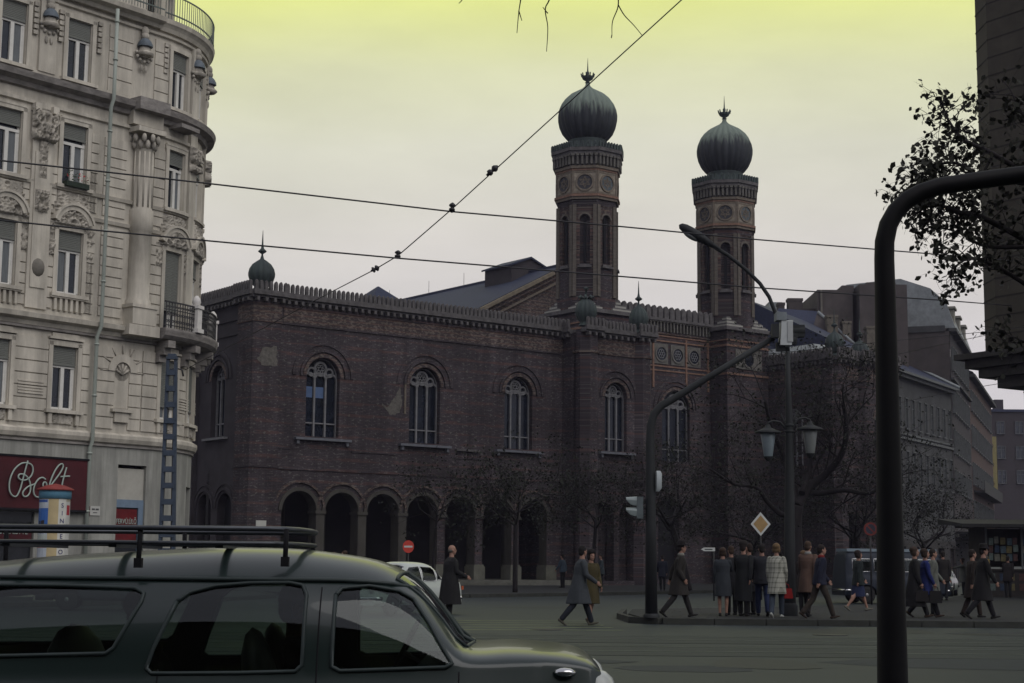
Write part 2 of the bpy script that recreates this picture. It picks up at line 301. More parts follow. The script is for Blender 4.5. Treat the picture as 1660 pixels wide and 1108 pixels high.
# ------------------------------------------------------------------ ground
def ground():
    m = mat('asphalt', (.0085, .0145, .016), .6, .25, 1.1, spec=.3, bump=.15)
    g = MB(); g.quad((-1500, -300, 0), (1500, -300, 0), (1500, 2500, 0), (-1500, 2500, 0)); tag(g.build('road', m), None, None, kind='structure')
    pm = mat('pavement_asphalt', (.012, .0135, .014), .85, .2, 1.6); km = mat('granite_kerb', (.024, .026, .022), .8, .3, 3)
    def pav(name, poly, edge):
        p = MB(); p.prism(poly, -.2, .14)
        tag(p.build(name, pm), None, None, kind='structure')
        k = MB()
        for (a, b) in zip(edge, edge[1:]):
            a = Vector(a); b = Vector(b); d = (b - a); n = Vector((d.y, -d.x)).normalized() * .15; ln = d.length; cnt = max(1, int(ln / 1.2))
            for i in range(cnt):
                p0 = a + d * (i / cnt); p1 = a + d * ((i + .985) / cnt)
                k.prism([(p0.x, p0.y), (p1.x, p1.y), (p1.x + n.x, p1.y + n.y), (p0.x + n.x, p0.y + n.y)], -.1, .146)
        tag(k.build('kerb', km), None, None, kind='structure')
    e = [(3.3, 46), (2.9, 42), (3.0, 39.2), (3.6, 38.4), (60, 36.5)]
    pav('tram_stop_pavement', [(3.45, 46), (3.05, 42), (3.15, 39.35), (3.75, 38.55), (60, 36.65), (60, 92), (24, 84), (14.5, 57), (8, 50)], e)
    e2 = [(-14.5, 74), (-6, 62.5), (-1.7, 66), (3, 71.5), (7.5, 78), (13, 87), (22, 104), (60, 170)]
    pav('museum_pavement', [(-70, 130), (-14.5, 74.2), (-6, 62.7), (-1.8, 66.2), (2.9, 71.7), (7.4, 78.2), (12.9, 87.2), (21.9, 104.2), (60, 170.3), (0, 300)], e2)
    e3 = [(-45, 10), (-13.3, 48), (-10.2, 54), (-9.0, 62), (-10.5, 68), (-60, 115)]
    pav('corner_pavement', [(-45.1, 10.1), (-13.4, 48.1), (-10.3, 54.1), (-9.15, 62), (-10.6, 68), (-60, 115)], e3)
    # crossing paint and tram rails
    pt = mat('worn_yellow_road_paint', (.11, .13, .07), .7, .45, 1.5); p = MB()
    for i in range(5):
        x0 = -3.2 + i * .0; y0 = 33.6 + i * 1.35
        p.prism([(-4.2 + i * .2, y0), (2.4 - i * .12, y0 + .95), (2.4 - i * .12, y0 + 1.15), (-4.2 + i * .2, y0 + .28)], .002, .006)
    tag(p.build('crossing_lines', pt), None, None, kind='structure')
    rl = mat('worn_rail_steel', (.10, .12, .11), .45, .3, 2, metal=.8); st = mat('rail_bed_setts', (.013, .018, .016), .7, .35, 5)
    b = MB(); b.prism([(-60, 25.6), (80, 24.4), (80, 27.6), (-60, 28.8)], .002, .006); b.prism([(-60, 29.6), (80, 28.4), (80, 31.6), (-60, 32.8)], .002, .006)
    tag(b.build('tram_track_bed', st), None, None, kind='structure')
    b = MB()
    for y in (26.2, 27.65, 30.2, 31.65): b.prism([(-60, y + .6), (80, y - .6), (80, y - .53), (-60, y + .67)], .004, .012)
    tag(b.build('tram_rails', rl), None, None, kind='structure')
    # repair patches, manholes and tyre-darkened lanes
    rr = random.Random(17); pm2 = [mat('fresh_asphalt_patch', (.006, .009, .010), .6, .3, 4), mat('worn_grey_patch', (.015, .02, .021), .75, .3, 4)]
    b = [MB(), MB()]
    for i in range(26):
        x = rr.uniform(-12, 14); y = rr.choice((rr.uniform(20, 24), rr.uniform(33.5, 37), rr.uniform(48, 62))); wx = rr.uniform(.6, 2.6); wy = rr.uniform(.4, 1.6); n = 10
        if x > 2.5 and y > 36: continue
        b[i % 2].add([(x + wx * cos(2 * pi * k / n) * rr.uniform(.75, 1.1), y + wy * sin(2 * pi * k / n) * rr.uniform(.75, 1.1), .003 + .00012 * i) for k in range(n)], [tuple(range(n))])
    for k in (0, 1): tag(b[k].build('road_patches', pm2[k]), None, None, kind='structure')
    for i, (x, y) in enumerate(((.8, 34.6), (6.5, 33.2))):
        q = MB(); q.lathe(0, 0, [(.36, .0), (.36, .012), (.31, .014)], 20); q.lathe(0, 0, [(.29, .006), (.29, .016)], 20, 0); o = q.build('manhole_cover', mat('cast_iron_cover', (.02, .02, .021), .5, .3, 9, metal=.3)); o.location = (x, y, .0); tag(o, ('round iron manhole cover in the road left of the pavement tip', 'round iron manhole cover in the road before the waiting crowd')[i], 'manhole cover')
    lf = MB()
    for i in range(900):
        x = rr.uniform(3.8, 22); y = rr.uniform(38.6, 50); a = rr.uniform(0, pi); s_ = rr.uniform(.03, .06); lf.add([(x - s_ * cos(a), y - s_ * sin(a), .144), (x + s_ * sin(a) * .6, y - s_ * cos(a) * .6, .15), (x + s_ * cos(a), y + s_ * sin(a), .146)], [(0, 1, 2)])
    tag(lf.build('fallen_leaves', mat('dead_leaf', (.06, .05, .03), .9, .5, 3)), None, None, kind='stuff')
ground()
# ------------------------------------------------------------------ brick arcaded wing and synagogue
TM = 52.57; C0 = Vector((-13.716, 85, 0))
def frame(th): return R(90 - th)
FLIP = lambda x, y, z: (y, x, z)            # wall running along local y
def lancet_window(parent, cx, hw, zb, zt, y, name='window'):
    """three lancets under roundels in an arched opening"""
    f = MB(); zs = zt - hw; k = hw / 1.05; w_ = 2 * hw / 3; r_ = w_ * .42; zl = zs - .15
    for i in range(4):
        x = cx - hw + i * w_; f.box(x - .055 if i else x, x + .055 if i < 3 else x, y, y + .12, zb, zl)
    for i in range(3):
        c = cx - hw + (i + .5) * w_; f.ring(c, zl, r_, w_ / 2 + .055, y, y + .12, 0, pi, 10)
        f.box(c - w_ / 2, c + w_ / 2, y + .03, y + .1, zb + (zl - zb) * .23, zb + (zl - zb) * .23 + .07)
    f.ring(cx, zs + .46 * k, .30 * k, .42 * k, y, y + .12, 0, 2 * pi, 18)
    for s_ in (-1, 1): f.ring(cx + s_ * .56 * k, zs + .28 * k, .17 * k, .27 * k, y, y + .12, 0, 2 * pi, 14)
    for a in range(6): f.ring(cx + .17 * k * cos(a * pi / 3), zs + .46 * k + .17 * k * sin(a * pi / 3), .06 * k, .1 * k, y + .03, y + .1, 0, 2 * pi, 8)
    for s_ in (-1, 1): f.ring(cx + s_ * w_ / 2, zs + .05, .06, .13, y + .02, y + .12, 0, 2 * pi, 8)
    f.ring(cx, zs, hw - .07, hw, y, y + .12, 0, pi, 18)
    fo = f.build(name, TRAC, parent)
    g = MB(); g.pxz([(cx - hw, zb), (cx + hw, zb)] + [(cx + hw * cos(pi * i / 14), zs + hw * sin(pi * i / 14)) for i in range(15)], y + .14, y + .16); g.build('glass', BLUEG, fo)
    for i in (0, 1):
        if name == 'window' and cx < 5 and y > 0: 
            p = MB(); p.box(cx - hw + i * w_ + .08, cx - hw + (i + 1) * w_ - .08, y + .11, y + .135, zb + 2.15, zb + 2.75); p.build('blue_pane', mat('sky_blue_pane', (.07, .11, .20), .3, .2), fo)
    return fo
def arch_bands(b, cx, zs, hw, y, m=0, outer=.9, full=False):
    b.ring(cx, zs, hw + .02, hw + .22, y - .05, y + .1, 0, pi, 20, 1)
    b.ring(cx, zs, hw + .30, hw + .44, y - .10, y + .05, 0, pi, 22, m)
    b.ring(cx, zs, hw + outer - .22, hw + outer, y - .07, y + .05, 0, pi, 24, m)
def sill(parent, cx, hw, z, y):
    b = MB(); b.box(cx - hw, cx + hw, y - .28, y + .1, z, z + .13)
    for s_ in (-1, 1): b.box(cx + s_ * (hw - .2) - .08, cx + s_ * (hw - .2) + .08, y - .18, y + .05, z - .22, z)
    b.build('sill', mat('grey_zinc_sill', (.10, .105, .12), .6, .2), parent)
def merlons(b, x0, x1, y, z, h=.5, pitch=.29, m=0, t=.16, wd=.62):
    n = max(1, round((x1 - x0) / pitch)); pt = (x1 - x0) / n
    for i in range(n):
        c = x0 + (i + .5) * pt; w_ = pt * wd / 2
        b.pxz([(c - w_, z), (c + w_, z), (c + w_, z + h * .62), (c + w_ * .72, z + h * .86), (c, z + h), (c - w_ * .72, z + h * .86), (c - w_, z + h * .62)], y, y + t, m)
def cornice(b, x0, x1, y, z, m=0, d=.34, cres=True, mh=.5):
    b.box(x0, x1, y - d, y + .3, z + .12, z + .27, m); b.box(x0, x1, y - d * .55, y + .3, z, z + .118, m)
    n = int((x1 - x0) / .42)
    for i in range(n):
        c = x0 + (i + .5) * (x1 - x0) / n; b.box(c - .08, c + .08, y - d * .9, y, z - .2, z - .002, m)
    if cres: b.box(x0, x1, y - d + .04, y - d + .2, z + .272, z + .40, m); merlons(b, x0, x1, y - d + .04, z + .402, mh, m=m)
def onion(parent, cx, cy, z, r, name='onion_finial', tall=1.9, lobes=14, crown=False):
    """small melon-shaped finial; z = foot"""
    b = MB(); k = r / .65
    b.lathe(cx, cy, [(.45 * k, z), (.40 * k, z + .1), (.34 * k, z + .2), (.40 * k, z + .28), (.56 * k, z + .5), (.64 * k, z + .78), (.65 * k, z + .95), (.60 * k, z + 1.2), (.46 * k, z + 1.45), (.26 * k, z + 1.62), (.10 * k, z + 1.74), (.06 * k, z + 1.9)], 56, lobes=lobes, amp=.10)
    zt = z + 1.9
    if crown:
        for i in range(8):
            a = i * pi / 4; b.tube([(cx + .1 * cos(a), cy + .1 * sin(a), zt - .3), (cx + .45 * cos(a), cy + .45 * sin(a), zt - .1), (cx + .52 * cos(a), cy + .52 * sin(a), zt - .28)], [.06, .09, .03], 5)
        b.lathe(cx, cy, [(.06, zt), (.06, zt + .3), (.22, zt + .4), (.06, zt + .5)], 10)
    else:
        b.lathe(cx, cy, [(.06, zt - .05), (.05, zt + .12), (.22, zt + .24), (.24, zt + .28), (.09, zt + .42), (.05, zt + .62), (.012, zt + tall * .75)], 10)
    return b.build(name, COPPER, parent)
def plaster(parent, poly, y, seed):
    rnd = random.Random(seed); pts = []
    for (a, b_), (c, d_) in zip(poly, poly[1:] + poly[:1]):
        for i in range(4): pts.append((a + (c - a) * i / 4 + rnd.uniform(-.06, .06), b_ + (d_ - b_) * i / 4 + rnd.uniform(-.06, .06)))
    b = MB(); b.pxz(pts, y - .012, y + .01); b.build('plaster_patch', mat('bare_plaster', (.088, .082, .072), .9, .45, 5), parent)

def arcade_wing():
    t = empty('arcaded_building', C0, frame(TM), 'dark brick wing with round-arched street arcade and small melon finial on its left corner', 'building')
    L = 21.2; arches = [(3.0 + 2.66 * k, 1.06, .44, 5.14, True) for k in range(7)]
    wins = [4.32, 11.05, 17.8]
    b = MB(); b.wall(0, L, .44, 6.2, arches, 0, .75, 0, 2)
    b.wall(0, L, 6.2, 15.33, [(c, 1.05, 8.1, 12.43, True) for c in wins], 0, .5)
    b.box(0, L, .9, 1.1, 6.2, 15.3, 0)          # inner skin behind windows
    for cx, hw, zb, zt, _ in arches:
        b.ring(cx, zt - hw, hw, hw + .2, -.09, .2, 0, pi, 18, 2); b.ring(cx, zt - hw, hw + .42, hw + .56, -.10, .1, .12, pi - .12, 18, 1)
    for c in wins: arch_bands(b, c, 11.38, 1.05, 0)
    for z, d_ in ((6.25, .06), (7.35, .05), (9.2, .0), (14.05, .07), (14.95, .06)):
        if d_:
            for a, c in ((0, wins[0] - 1.9), (wins[0] + 1.9, wins[1] - 1.9), (wins[1] + 1.9, wins[2] - 1.9), (wins[2] + 1.9, L)) if z < 9 and z > 7 else ((0, L),): b.box(a, c, -d_, .02, z, z + .1, 0)
    b.box(1.75, L, -.03, .02, 14.16, 14.94, 1)
    # corner pier, square, slightly proud
    b.box(-.16, 1.55, -.16, 1.55, .1, 15.3, 0); b.box(-.22, 1.62, -.22, 1.62, 6.3, 6.42, 0); b.box(-.2, 1.6, -.2, 1.6, 14.05, 14.2, 1); b.box(-.17, 1.56, -.175, 1.56, 14.2, 15.0, 1)
    b.build('front_wall', [BRICK, FRIEZE, PILLAR], t)
    # left end wall (runs along local y)
    e = MB(FLIP); e.wall(1.55, 17, .1, 15.33, [], 0, .4) if False else None
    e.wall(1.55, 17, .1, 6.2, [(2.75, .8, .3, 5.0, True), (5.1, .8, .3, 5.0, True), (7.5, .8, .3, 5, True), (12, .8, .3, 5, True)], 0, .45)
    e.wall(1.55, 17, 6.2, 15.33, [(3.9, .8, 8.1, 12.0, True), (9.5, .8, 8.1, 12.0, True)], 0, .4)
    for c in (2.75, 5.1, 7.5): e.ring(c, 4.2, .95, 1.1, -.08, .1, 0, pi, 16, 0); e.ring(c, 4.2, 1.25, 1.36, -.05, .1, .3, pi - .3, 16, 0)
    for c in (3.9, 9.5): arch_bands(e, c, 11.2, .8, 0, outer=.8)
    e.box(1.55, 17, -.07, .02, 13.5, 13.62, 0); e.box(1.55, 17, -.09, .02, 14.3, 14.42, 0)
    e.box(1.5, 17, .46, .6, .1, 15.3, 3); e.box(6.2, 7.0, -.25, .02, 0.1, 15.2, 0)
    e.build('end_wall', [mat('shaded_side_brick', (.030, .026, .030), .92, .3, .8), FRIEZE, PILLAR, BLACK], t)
    # pillars and plinths
    p = None
    for k in range(7):
        x = 4.33 + 2.66 * k
        p = MB(); p.lathe(x, .38, [(.27, 1.2), (.25, 3.9), (.30, 4.05)], 20) if k >= 3 else p.box(x - .262, x + .262, -.04, .7, 1.2, 4.06)
        o = p.build('pillar', PILLAR, t); q = MB(); q.box(x - .40, x + .40, -.12, .82, .44, 1.2); q.box(x - .34, x + .34, -.07, .8, 1.2, 1.3); q.build('plinth', mat('pale_worn_plinth', (.10, .10, .08), .85, .25, 2), o)
        q = MB(); q.box(x - .34, x + .34, -.1, .76, 3.95, 4.12); q.build('capital', PILLAR, o)
    for k, c in enumerate(wins):
        wo = lancet_window(t, c, 1.05, 8.1, 12.43, .3); sill(wo, c, 1.75, 7.88, 0)
    e = MB(lambda x, y, z: (y, x, z))
    wo = lancet_window(t, 0, .78, 8.1, 12.0, 0); wo.rotation_euler = (0, 0, -pi / 2); wo.location = (.3, 3.9, 0)
    s2 = MB(FLIP); s2.box(2.6, 5.2, -.25, .1, 7.9, 8.02); s2.build('sill', TRAC, t)
    # arcade interior
    i = MB(); i.box(-.1, L, -1.3, 5, .1, .43, 0); i.box(-.1, L, -1.7, -1.3, .1, .28, 0); i.build('arcade_floor_and_steps', mat('worn_step_stone', (.10, .10, .085), .85, .3, 2), t)
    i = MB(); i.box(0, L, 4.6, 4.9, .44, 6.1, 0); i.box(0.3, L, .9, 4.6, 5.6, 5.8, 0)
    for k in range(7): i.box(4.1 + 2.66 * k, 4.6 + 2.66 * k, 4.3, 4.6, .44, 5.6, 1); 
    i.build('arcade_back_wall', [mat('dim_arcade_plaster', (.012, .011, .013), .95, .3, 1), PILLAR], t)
    c = MB(); cornice(c, 1.7, L, 0, 15.33); cornice(c, -.3, 1.75, -.17, 15.33)
    c.build('front_cresting', CREST, t)
    c = MB(FLIP); cornice(c, 1.75, 17, 0, 15.33); cornice(c, -.3, 1.75, -.17, 15.33); cornice(c, 6.0, 7.2, -.25, 15.36); c.build('end_cresting', CREST, t)
    r = MB(); r.box(.3, L, .3, 17, 15.2, 15.4); r.build('flat_roof', SLATE, t)
    onion(t, .75, .75, 15.85, .70, 'melon_finial')
    lan = MB(); lan.lathe(13.5, 9, [(1.3, 15.4), (1.3, 17.6), (1.5, 17.7), (.05, 18.6)], 4, smooth=False, ph=pi / 4); lan.build('roof_lantern', SLATE, t)
    plaster(t, [(.15, 12.0), (.5, 12.7), (1.3, 12.75), (1.35, 11.75), (.5, 11.7)], -.16, 1)
    plaster(t, [(8.1, 10.15), (8.5, 10.0), (9.0, 10.6), (9.35, 11.2), (9.5, 10.4), (9.3, 9.7), (8.7, 9.55)], 0, 2)
    q = MB(); q.box(9.62, 9.74, -.06, .0, 9.7, 11.6); q.build('ochre_brick_strip', OCHRE, t)
    q = MB(); q.box(13.2, 14.9, -.2, .05, 7.78, 7.9); q.build('string_ledge', CREST, t)
    sg = MB(); sg.box(.35, .95, -.21, -.165, 3.0, 3.5); so_ = sg.build('street_sign', mat('white_enamel', (.40, .40, .37), .4, .05), None); so_.location = C0; so_.rotation_euler = (0, 0, frame(TM))
    tag(so_, 'small white plate on the brick corner pier beside the arcade', 'street sign')
    dp = MB(); dp.tube([(-.1, 6.6, 14.6), (-.35, 6.6, 14.5), (-.35, 6.6, 0.2)], .06, 8); dp.build('drainpipe', LEAD, t)
arcade_wing()

def octa(b, cx, cy, ap, z0, z1, m=0, ap2=None):
    r0 = ap / cos(pi / 8); r1 = (ap2 or ap) / cos(pi / 8)
    b.lathe(cx, cy, [(r0, z0), (r1, z1)], 8, m, False, pi / 8)
def oct_face(cx, cy, ap, k, extra=0.):
    """map (u,d,z) -> local point on octagon face k; d outward"""
    a = k * pi / 4; n = Vector((cos(a), sin(a), 0)); u_ = Vector((-sin(a), cos(a), 0)); c = Vector((cx, cy, 0))
    return lambda u, d, z: tuple(c + n * (ap - d) + u_ * u + Vector((0, 0, z)))
def tower(parent, cx, cy, zb, dz=0.):
    """octagonal tower; zb = foot of the shaft; all other heights are absolute + dz"""
    Z = lambda z: z + dz
    s = MB(); ap = 1.93
    octa(s, cx, cy, ap - .25, zb, Z(25.0)); octa(s, cx, cy, ap, zb, Z(20.5)); octa(s, cx, cy, ap + .0, Z(24.6), Z(25.2))
    s.build('shaft', BRICK, parent) if False else None
    t = empty('tower', (0, 0, 0)); t.parent = parent
    s.build('shaft', BRICK, t)
    bands = MB(); oc = MB(); bl = MB(); stone = MB()
    side = 2 * ap * math.tan(pi / 8)
    for k in range(8):
        M = oct_face(cx, cy, ap, k)
        w_ = MB(M); w_.wall(-side / 2, side / 2, Z(20.5), Z(24.7), [(0, .34, Z(20.7), Z(24.1), True)], 0, .2, 0, 0, seg=9)
        for sx in (-1, 1): w_.box(sx * side / 2 - .24 * (sx > 0), sx * side / 2 + .24 * (sx < 0), -.10, .0, zb + .9, Z(24.75), 2, seg=9)
        for z in (21.3, 22.1, 22.9, 23.7): 
            for sx in (-1, 1): w_.box(sx * .56 - .2, sx * .56 + .2, -.02, 0, Z(z), Z(z) + .13, 1, seg=9)
        w_.ring(0, Z(23.76), .36, .48, -.06, .0, 0, pi, 10, 2)
        w_.box(-.45, .45, -.22, 0, Z(20.5), Z(20.62), 3, seg=9); w_.box(-.36, .36, -.14, 0, Z(20.62), Z(20.74), 3, seg=9)
        w_.build('shaft_panel', [FRIEZE, mat('red_brick_course', (.08, .045, .038), .9, .3), OCHRE if False else mat('ochre_pilaster', (.085, .074, .062), .9, .3, 2, (1, 1, 4)), CREST], t)
        g = MB(M); g.box(-.1, .1, .12, .19, Z(20.9), Z(23.9), 0, seg=9); g.build('arrow_slit', BLACK, t)
        # rosette storey
        M2 = oct_face(cx, cy, ap + .10, k); s2 = 2 * (ap + .10) * math.tan(pi / 8)
        q = MB(M2)
        q.wall(-s2 / 2, s2 / 2, Z(25.45), Z(27.05), [], 0, seg=9)
        q.box(-s2 / 2, s2 / 2, -.02, .0, Z(25.5), Z(25.62), 1, seg=9); q.box(-s2 / 2, s2 / 2, -.02, 0, Z(26.9), Z(27.02), 1, seg=9)
        for sx in (-1, 1): q.box(sx * (s2 / 2 - .06) - .06, sx * (s2 / 2 - .06) + .06, -.04, 0, Z(25.45), Z(27.05), 1, seg=9)
        q.build('rosette_panel', [mat('ochre_stone_panel', (.19, .165, .13), .9, .35, 4), OCHRE], t)
        c = MB(M2); c.ring(0, Z(26.26), .50, .62, -.07, .0, 0, 2 * pi, 24, 1); c.disc(0, Z(26.26), .5, -.012, 24, 0)
        if k in (5, 3, 4, 6):
            for j in range(6):
                a = j * pi / 3 + pi / 6; b_ = a + 2 * pi / 3
                c.add([(.42 * cos(a), -.03, Z(26.26) + .42 * sin(a)), (.42 * cos(b_), -.03, Z(26.26) + .42 * sin(b_)), (.36 * cos(b_), -.03, Z(26.26) + .36 * sin(b_)), (.36 * cos(a), -.03, Z(26.26) + .36 * sin(a))], [(0, 1, 2, 3)], 1)
                c.ring(.2 * cos(a), Z(26.26) + .2 * sin(a), .07, .11, -.03, -.012, 0, 2 * pi, 8, 1)
        if k in (6, 7):                            # clock faces
            pass
        c.build('rosette', [mat('blind_rosette', (.035, .035, .04), .8, .3) if k != 6 else mat('clock_dial', (.06, .075, .085), .5, .2), OCHRE], t)
        if k == 6:
            h = MB(M2); h.box(-.02, .02, -.05, -.03, Z(26.26), Z(26.65), seg=9); h.box(-.28, .02, -.05, -.03, Z(26.24), Z(26.28), seg=9)
            for j in range(12): a = j * pi / 6; h.box(.42 * cos(a) - .02, .42 * cos(a) + .02, -.03, -.015, Z(26.26) + .42 * sin(a) - .02, Z(26.26) + .42 * sin(a) + .02, seg=9)
            h.build('clock_hands', OCHRE, t)
    o = MB()
    octa(o, cx, cy, ap + .14, Z(25.12), Z(25.3), 0); octa(o, cx, cy, ap + .22, Z(25.3), Z(25.46), 1)
    octa(o, cx, cy, ap + .14, Z(27.05), Z(27.2), 1); octa(o, cx, cy, ap + .22, Z(27.2), Z(27.38), 0)
    octa(o, cx, cy, ap - .2, Z(25.4), Z(27.3), 2); octa(o, cx, cy, ap + .1, Z(27.38), Z(28.3), 2)
    octa(o, cx, cy, ap + .34, Z(28.16), Z(28.36), 2); octa(o, cx, cy, ap + .44, Z(28.36), Z(28.6), 2)
    for k in range(8):
        M = oct_face(cx, cy, ap + .1, k); s3 = 2 * (ap + .3) * math.tan(pi / 8); q = MB(M)
        for i in range(6):
            u = -s3 / 2 + (i + .5) * s3 / 6; q.box(u - .07, u + .07, -.24, 0, Z(27.45), Z(28.16), 0, seg=9); q.box(u - .12, u + .12, -.28, 0, Z(28.02), Z(28.17), 0, seg=9)
        q.build('corbel_table', mat('grey_corbels', (.085, .08, .072), .9, .3), t)
        M = oct_face(cx, cy, ap + .46, k); s3 = 2 * (ap + .46) * math.tan(pi / 8); q = MB(M); merlons(q, -s3 / 2, s3 / 2, 0, Z(28.6), .42, .24, t=.12, wd=.66); q.build('cresting', COPPER, t)
    o.build('cornice', [OCHRE, ORANGE, CREST], t)
    d = MB(); d.lathe(cx, cy, [(1.85, Z(28.6)), (1.62, Z(28.85)), (1.42, Z(29.05)), (1.30, Z(29.2)), (1.22, Z(29.35)), (1.30, Z(29.47)), (1.26, Z(29.55))], 32)
    for j in range(20):
        a = j * pi / 10; d.ell((cx + 1.38 * cos(a), cy + 1.38 * sin(a), Z(29.12)), (.12, .12, .22), n=6)
    d.build('dome_drum', COPPER, t)
    d = MB(); d.lathe(cx, cy, [(1.2, Z(29.5)), (1.42, Z(29.72)), (1.68, Z(30.05)), (1.87, Z(30.5)), (1.96, Z(30.95)), (1.97, Z(31.3)), (1.9, Z(31.7)), (1.74, Z(32.1)), (1.5, Z(32.45)), (1.15, Z(32.78)), (.72, Z(33.03)), (.38, Z(33.22)), (.18, Z(33.42)), (.10, Z(33.7))], 144, lobes=24, amp=.07)
    d.build('onion_dome', DOME, t)
    d = MB(); d.lathe(cx, cy, [(.1, Z(33.6)), (.2, Z(33.66)), (.1, Z(33.74)), (.34, Z(33.9)), (.42, Z(34.08)), (.40, Z(34.1)), (.1, Z(34.05))], 14)
    for j in range(10):
        a = j * pi / 5; d.tube([(cx + .40 * cos(a), cy + .40 * sin(a), Z(34.05)), (cx + .46 * cos(a), cy + .46 * sin(a), Z(34.3))], .045, 5)
    d.lathe(cx, cy, [(.07, Z(34.0)), (.11, Z(34.35)), (.05, Z(34.5)), (.035, Z(34.8)), (.008, Z(35.4))], 8)
    d.build('crown_spike', COPPER, t)
    return t

def synagogue():
    t = empty('synagogue', C0 + Vector((0, 0, 0)), frame(TM), 'dark brick synagogue with two octagonal towers carrying ribbed onion domes', 'synagogue')
    # left projecting porch block
    y0 = -1.7; b = MB()
    b.wall(21.2, 26.8, .1, 6.2, [(23.0, .85, .4, 5.1, True), (25.1, .85, .4, 5.1, True)], y0, .7); b.wall(21.2, 26.8, 6.2, 15.3, [(24.0, .88, 8.2, 12.4, True)], y0, .5)
    arch_bands(b, 24.0, 11.52, .88, y0); b.box(21.4, 26.6, y0 + .9, y0 + 1.0, .1, 15.2, 0)
    b.box(22.3, 25.8, y0 - .05, y0 + .02, 14.05, 14.2, 1); b.box(22.3, 25.8, y0 - .03, y0 + .02, 14.2, 15.0, 1); b.box(22.3, 25.8, y0 - .07, y0 + .02, 6.3, 6.42, 0)
    for cx in (21.9, 26.2):
        octa(b, cx, y0 + .35, .72, .1, 15.3, 0); octa(b, cx, y0 + .35, .78, 14.05, 14.2, 1); octa(b, cx, y0 + .35, .80, 6.3, 6.45, 0)
    e = MB(lambda x, y, z: (21.18 + y, x, z)); e.wall(y0 + .3, 5.3, .1, 15.3, [], 0)
    b.box(21.18, 21.3, y0 + .4, 5.3, .1, 15.3, 0); b.box(26.68, 26.8, y0 + .4, 5.3, .1, 15.3, 0)
    b.build('left_porch_wall', [BRICK, FRIEZE], t)
    wo = lancet_window(t, 24.0, .88, 8.2, 12.4, y0 + .28); sill(wo, 24.0, 1.4, 8.0, y0)
    c = MB(); cornice(c, 22.6, 25.5, y0, 15.25)
    for cx in (21.9, 26.2):
        cornice(c, cx - .75, cx + .75, y0 - .35, 15.28); 
    c.build('left_porch_cresting', CREST, t)
    c = MB(FLIP); cornice(c, y0 + .8, 5, 21.2, 15.25); c.M = lambda x, y, z: (2 * 26.8 - y, x, z); cornice(c, y0 + .8, 5, 26.8, 15.25); c.build('left_porch_side_cresting', CREST, t)
    r = MB(); r.box(21.5, 26.5, y0 + .5, 5.3, 15.2, 15.35); r.build('porch_roof', SLATE, t)
    onion(t, 21.9, y0 + .35, 15.75, .66, 'melon_finial', crown=True); onion(t, 26.2, y0 + .35, 15.7, .60, 'melon_finial')
    # main front between and beside the towers
    b = MB(); y1 = 5.3
    rs = [34.2, 35.75, 37.3]; rs0 = [31.1, 32.65]
    b.wall(26.8, 39.2, .1, 7.4, [(34.9, 1.0, .4, 6.0, True), (31, 1, .4, 6, True)], y1, .6); b.wall(26.8, 39.2, 7.4, 18.2, [(35.6, 1.3, 8.4, 13.3, True), (31.2, 1.3, 8.4, 13.3, True)], y1, .5)
    arch_bands(b, 35.6, 12.0, 1.3, y1, outer=.8); arch_bands(b, 31.2, 12.0, 1.3, y1, outer=.8)
    for x in rs + rs0:
        b.box(x - .64, x + .64, y1 - .06, y1 + .02, 15.05, 16.45, 2); b.ring(x, 15.75, .46, .58, y1 - .12, y1, 0, 2 * pi, 22, 2)
    for z in (14.55, 14.85, 16.6, 16.95): b.box(29, 39, y1 - .05, y1 + .02, z, z + .1, 3)
    for x in (36.5, 38.6, 33.4): b.box(x, x + .16, y1 - .07, y1 + .02, 13.4, 16.9, 3)
    b.box(26.9, 39.2, y1 - .1, y1 + .02, 17.12, 17.24, 1)
    for i in range(40):
        x = 26.9 + i * .31
        b.box(x, x + .09, y1 - .2, y1, 17.3, 17.95, 2); b.ring(x + .2, 17.85, .11, .2, y1 - .2, y1, 0, pi, 5, 2)
    b.box(26.9, 39.2, y1 - .28, y1 + .3, 18.02, 18.2, 4); b.box(26.9, 39.2, y1 + .55, y1 + .7, .1, 18, 5)
    b.build('main_front_wall', [BRICK, FRIEZE, mat('grey_ochre_stone', (.10, .095, .085), .9, .3, 4), ORANGE, CREST, BLACK], t)
    for x in rs + rs0:
        g = MB(); g.disc(x, 15.75, .46, y1 - .065, 22, 0)
        for j in range(6):
            a = j * pi / 3; g.ring(x + .2 * cos(a), 15.75 + .2 * sin(a), .09, .13, y1 - .1, y1 - .066, 0, 2 * pi, 9, 1)
        g.build('round_window', [BLUEG, TRAC], t)
    for cx in (35.6, 31.2): lancet_window(t, cx, 1.3, 8.4, 13.3, y1 + .25)
    c = MB(); merlons(c, 29.9, 39.2, y1 - .25, 18.2, .85, .55, t=.25, wd=.74); c.build('main_cresting', CREST, t)
    # gable and nave roof
    b = MB(); yg = 16.; hx = 34.5; hz = 23.4; sl_ = .515; hw = 11.2
    b.pxz([(hx - hw, 15), (hx + hw, 15), (hx + hw, hz - hw * sl_), (hx, hz), (hx - hw, hz - hw * sl_)], yg, yg + .4, 0)
    for o_, m_, hgt in ((.0, 1, .3), (.55, 0, .12), (.95, 2, .16)):
        for s_ in (-1, 1):
            b.pxz([(hx, hz - o_ + .12), (hx + s_ * (hw + .3), hz - (hw + .3) * sl_ - o_ + .12), (hx + s_ * (hw + .3), hz - (hw + .3) * sl_ - o_ - hgt + .12), (hx, hz - o_ - hgt + .12)], yg - .25 + o_ * .1, yg, m_)
    b.build('gable_wall', [FRIEZE, mat('ochre_rake_cornice', (.15, .125, .09), .9, .3, 3), OCHRE], t)
    b = MB()
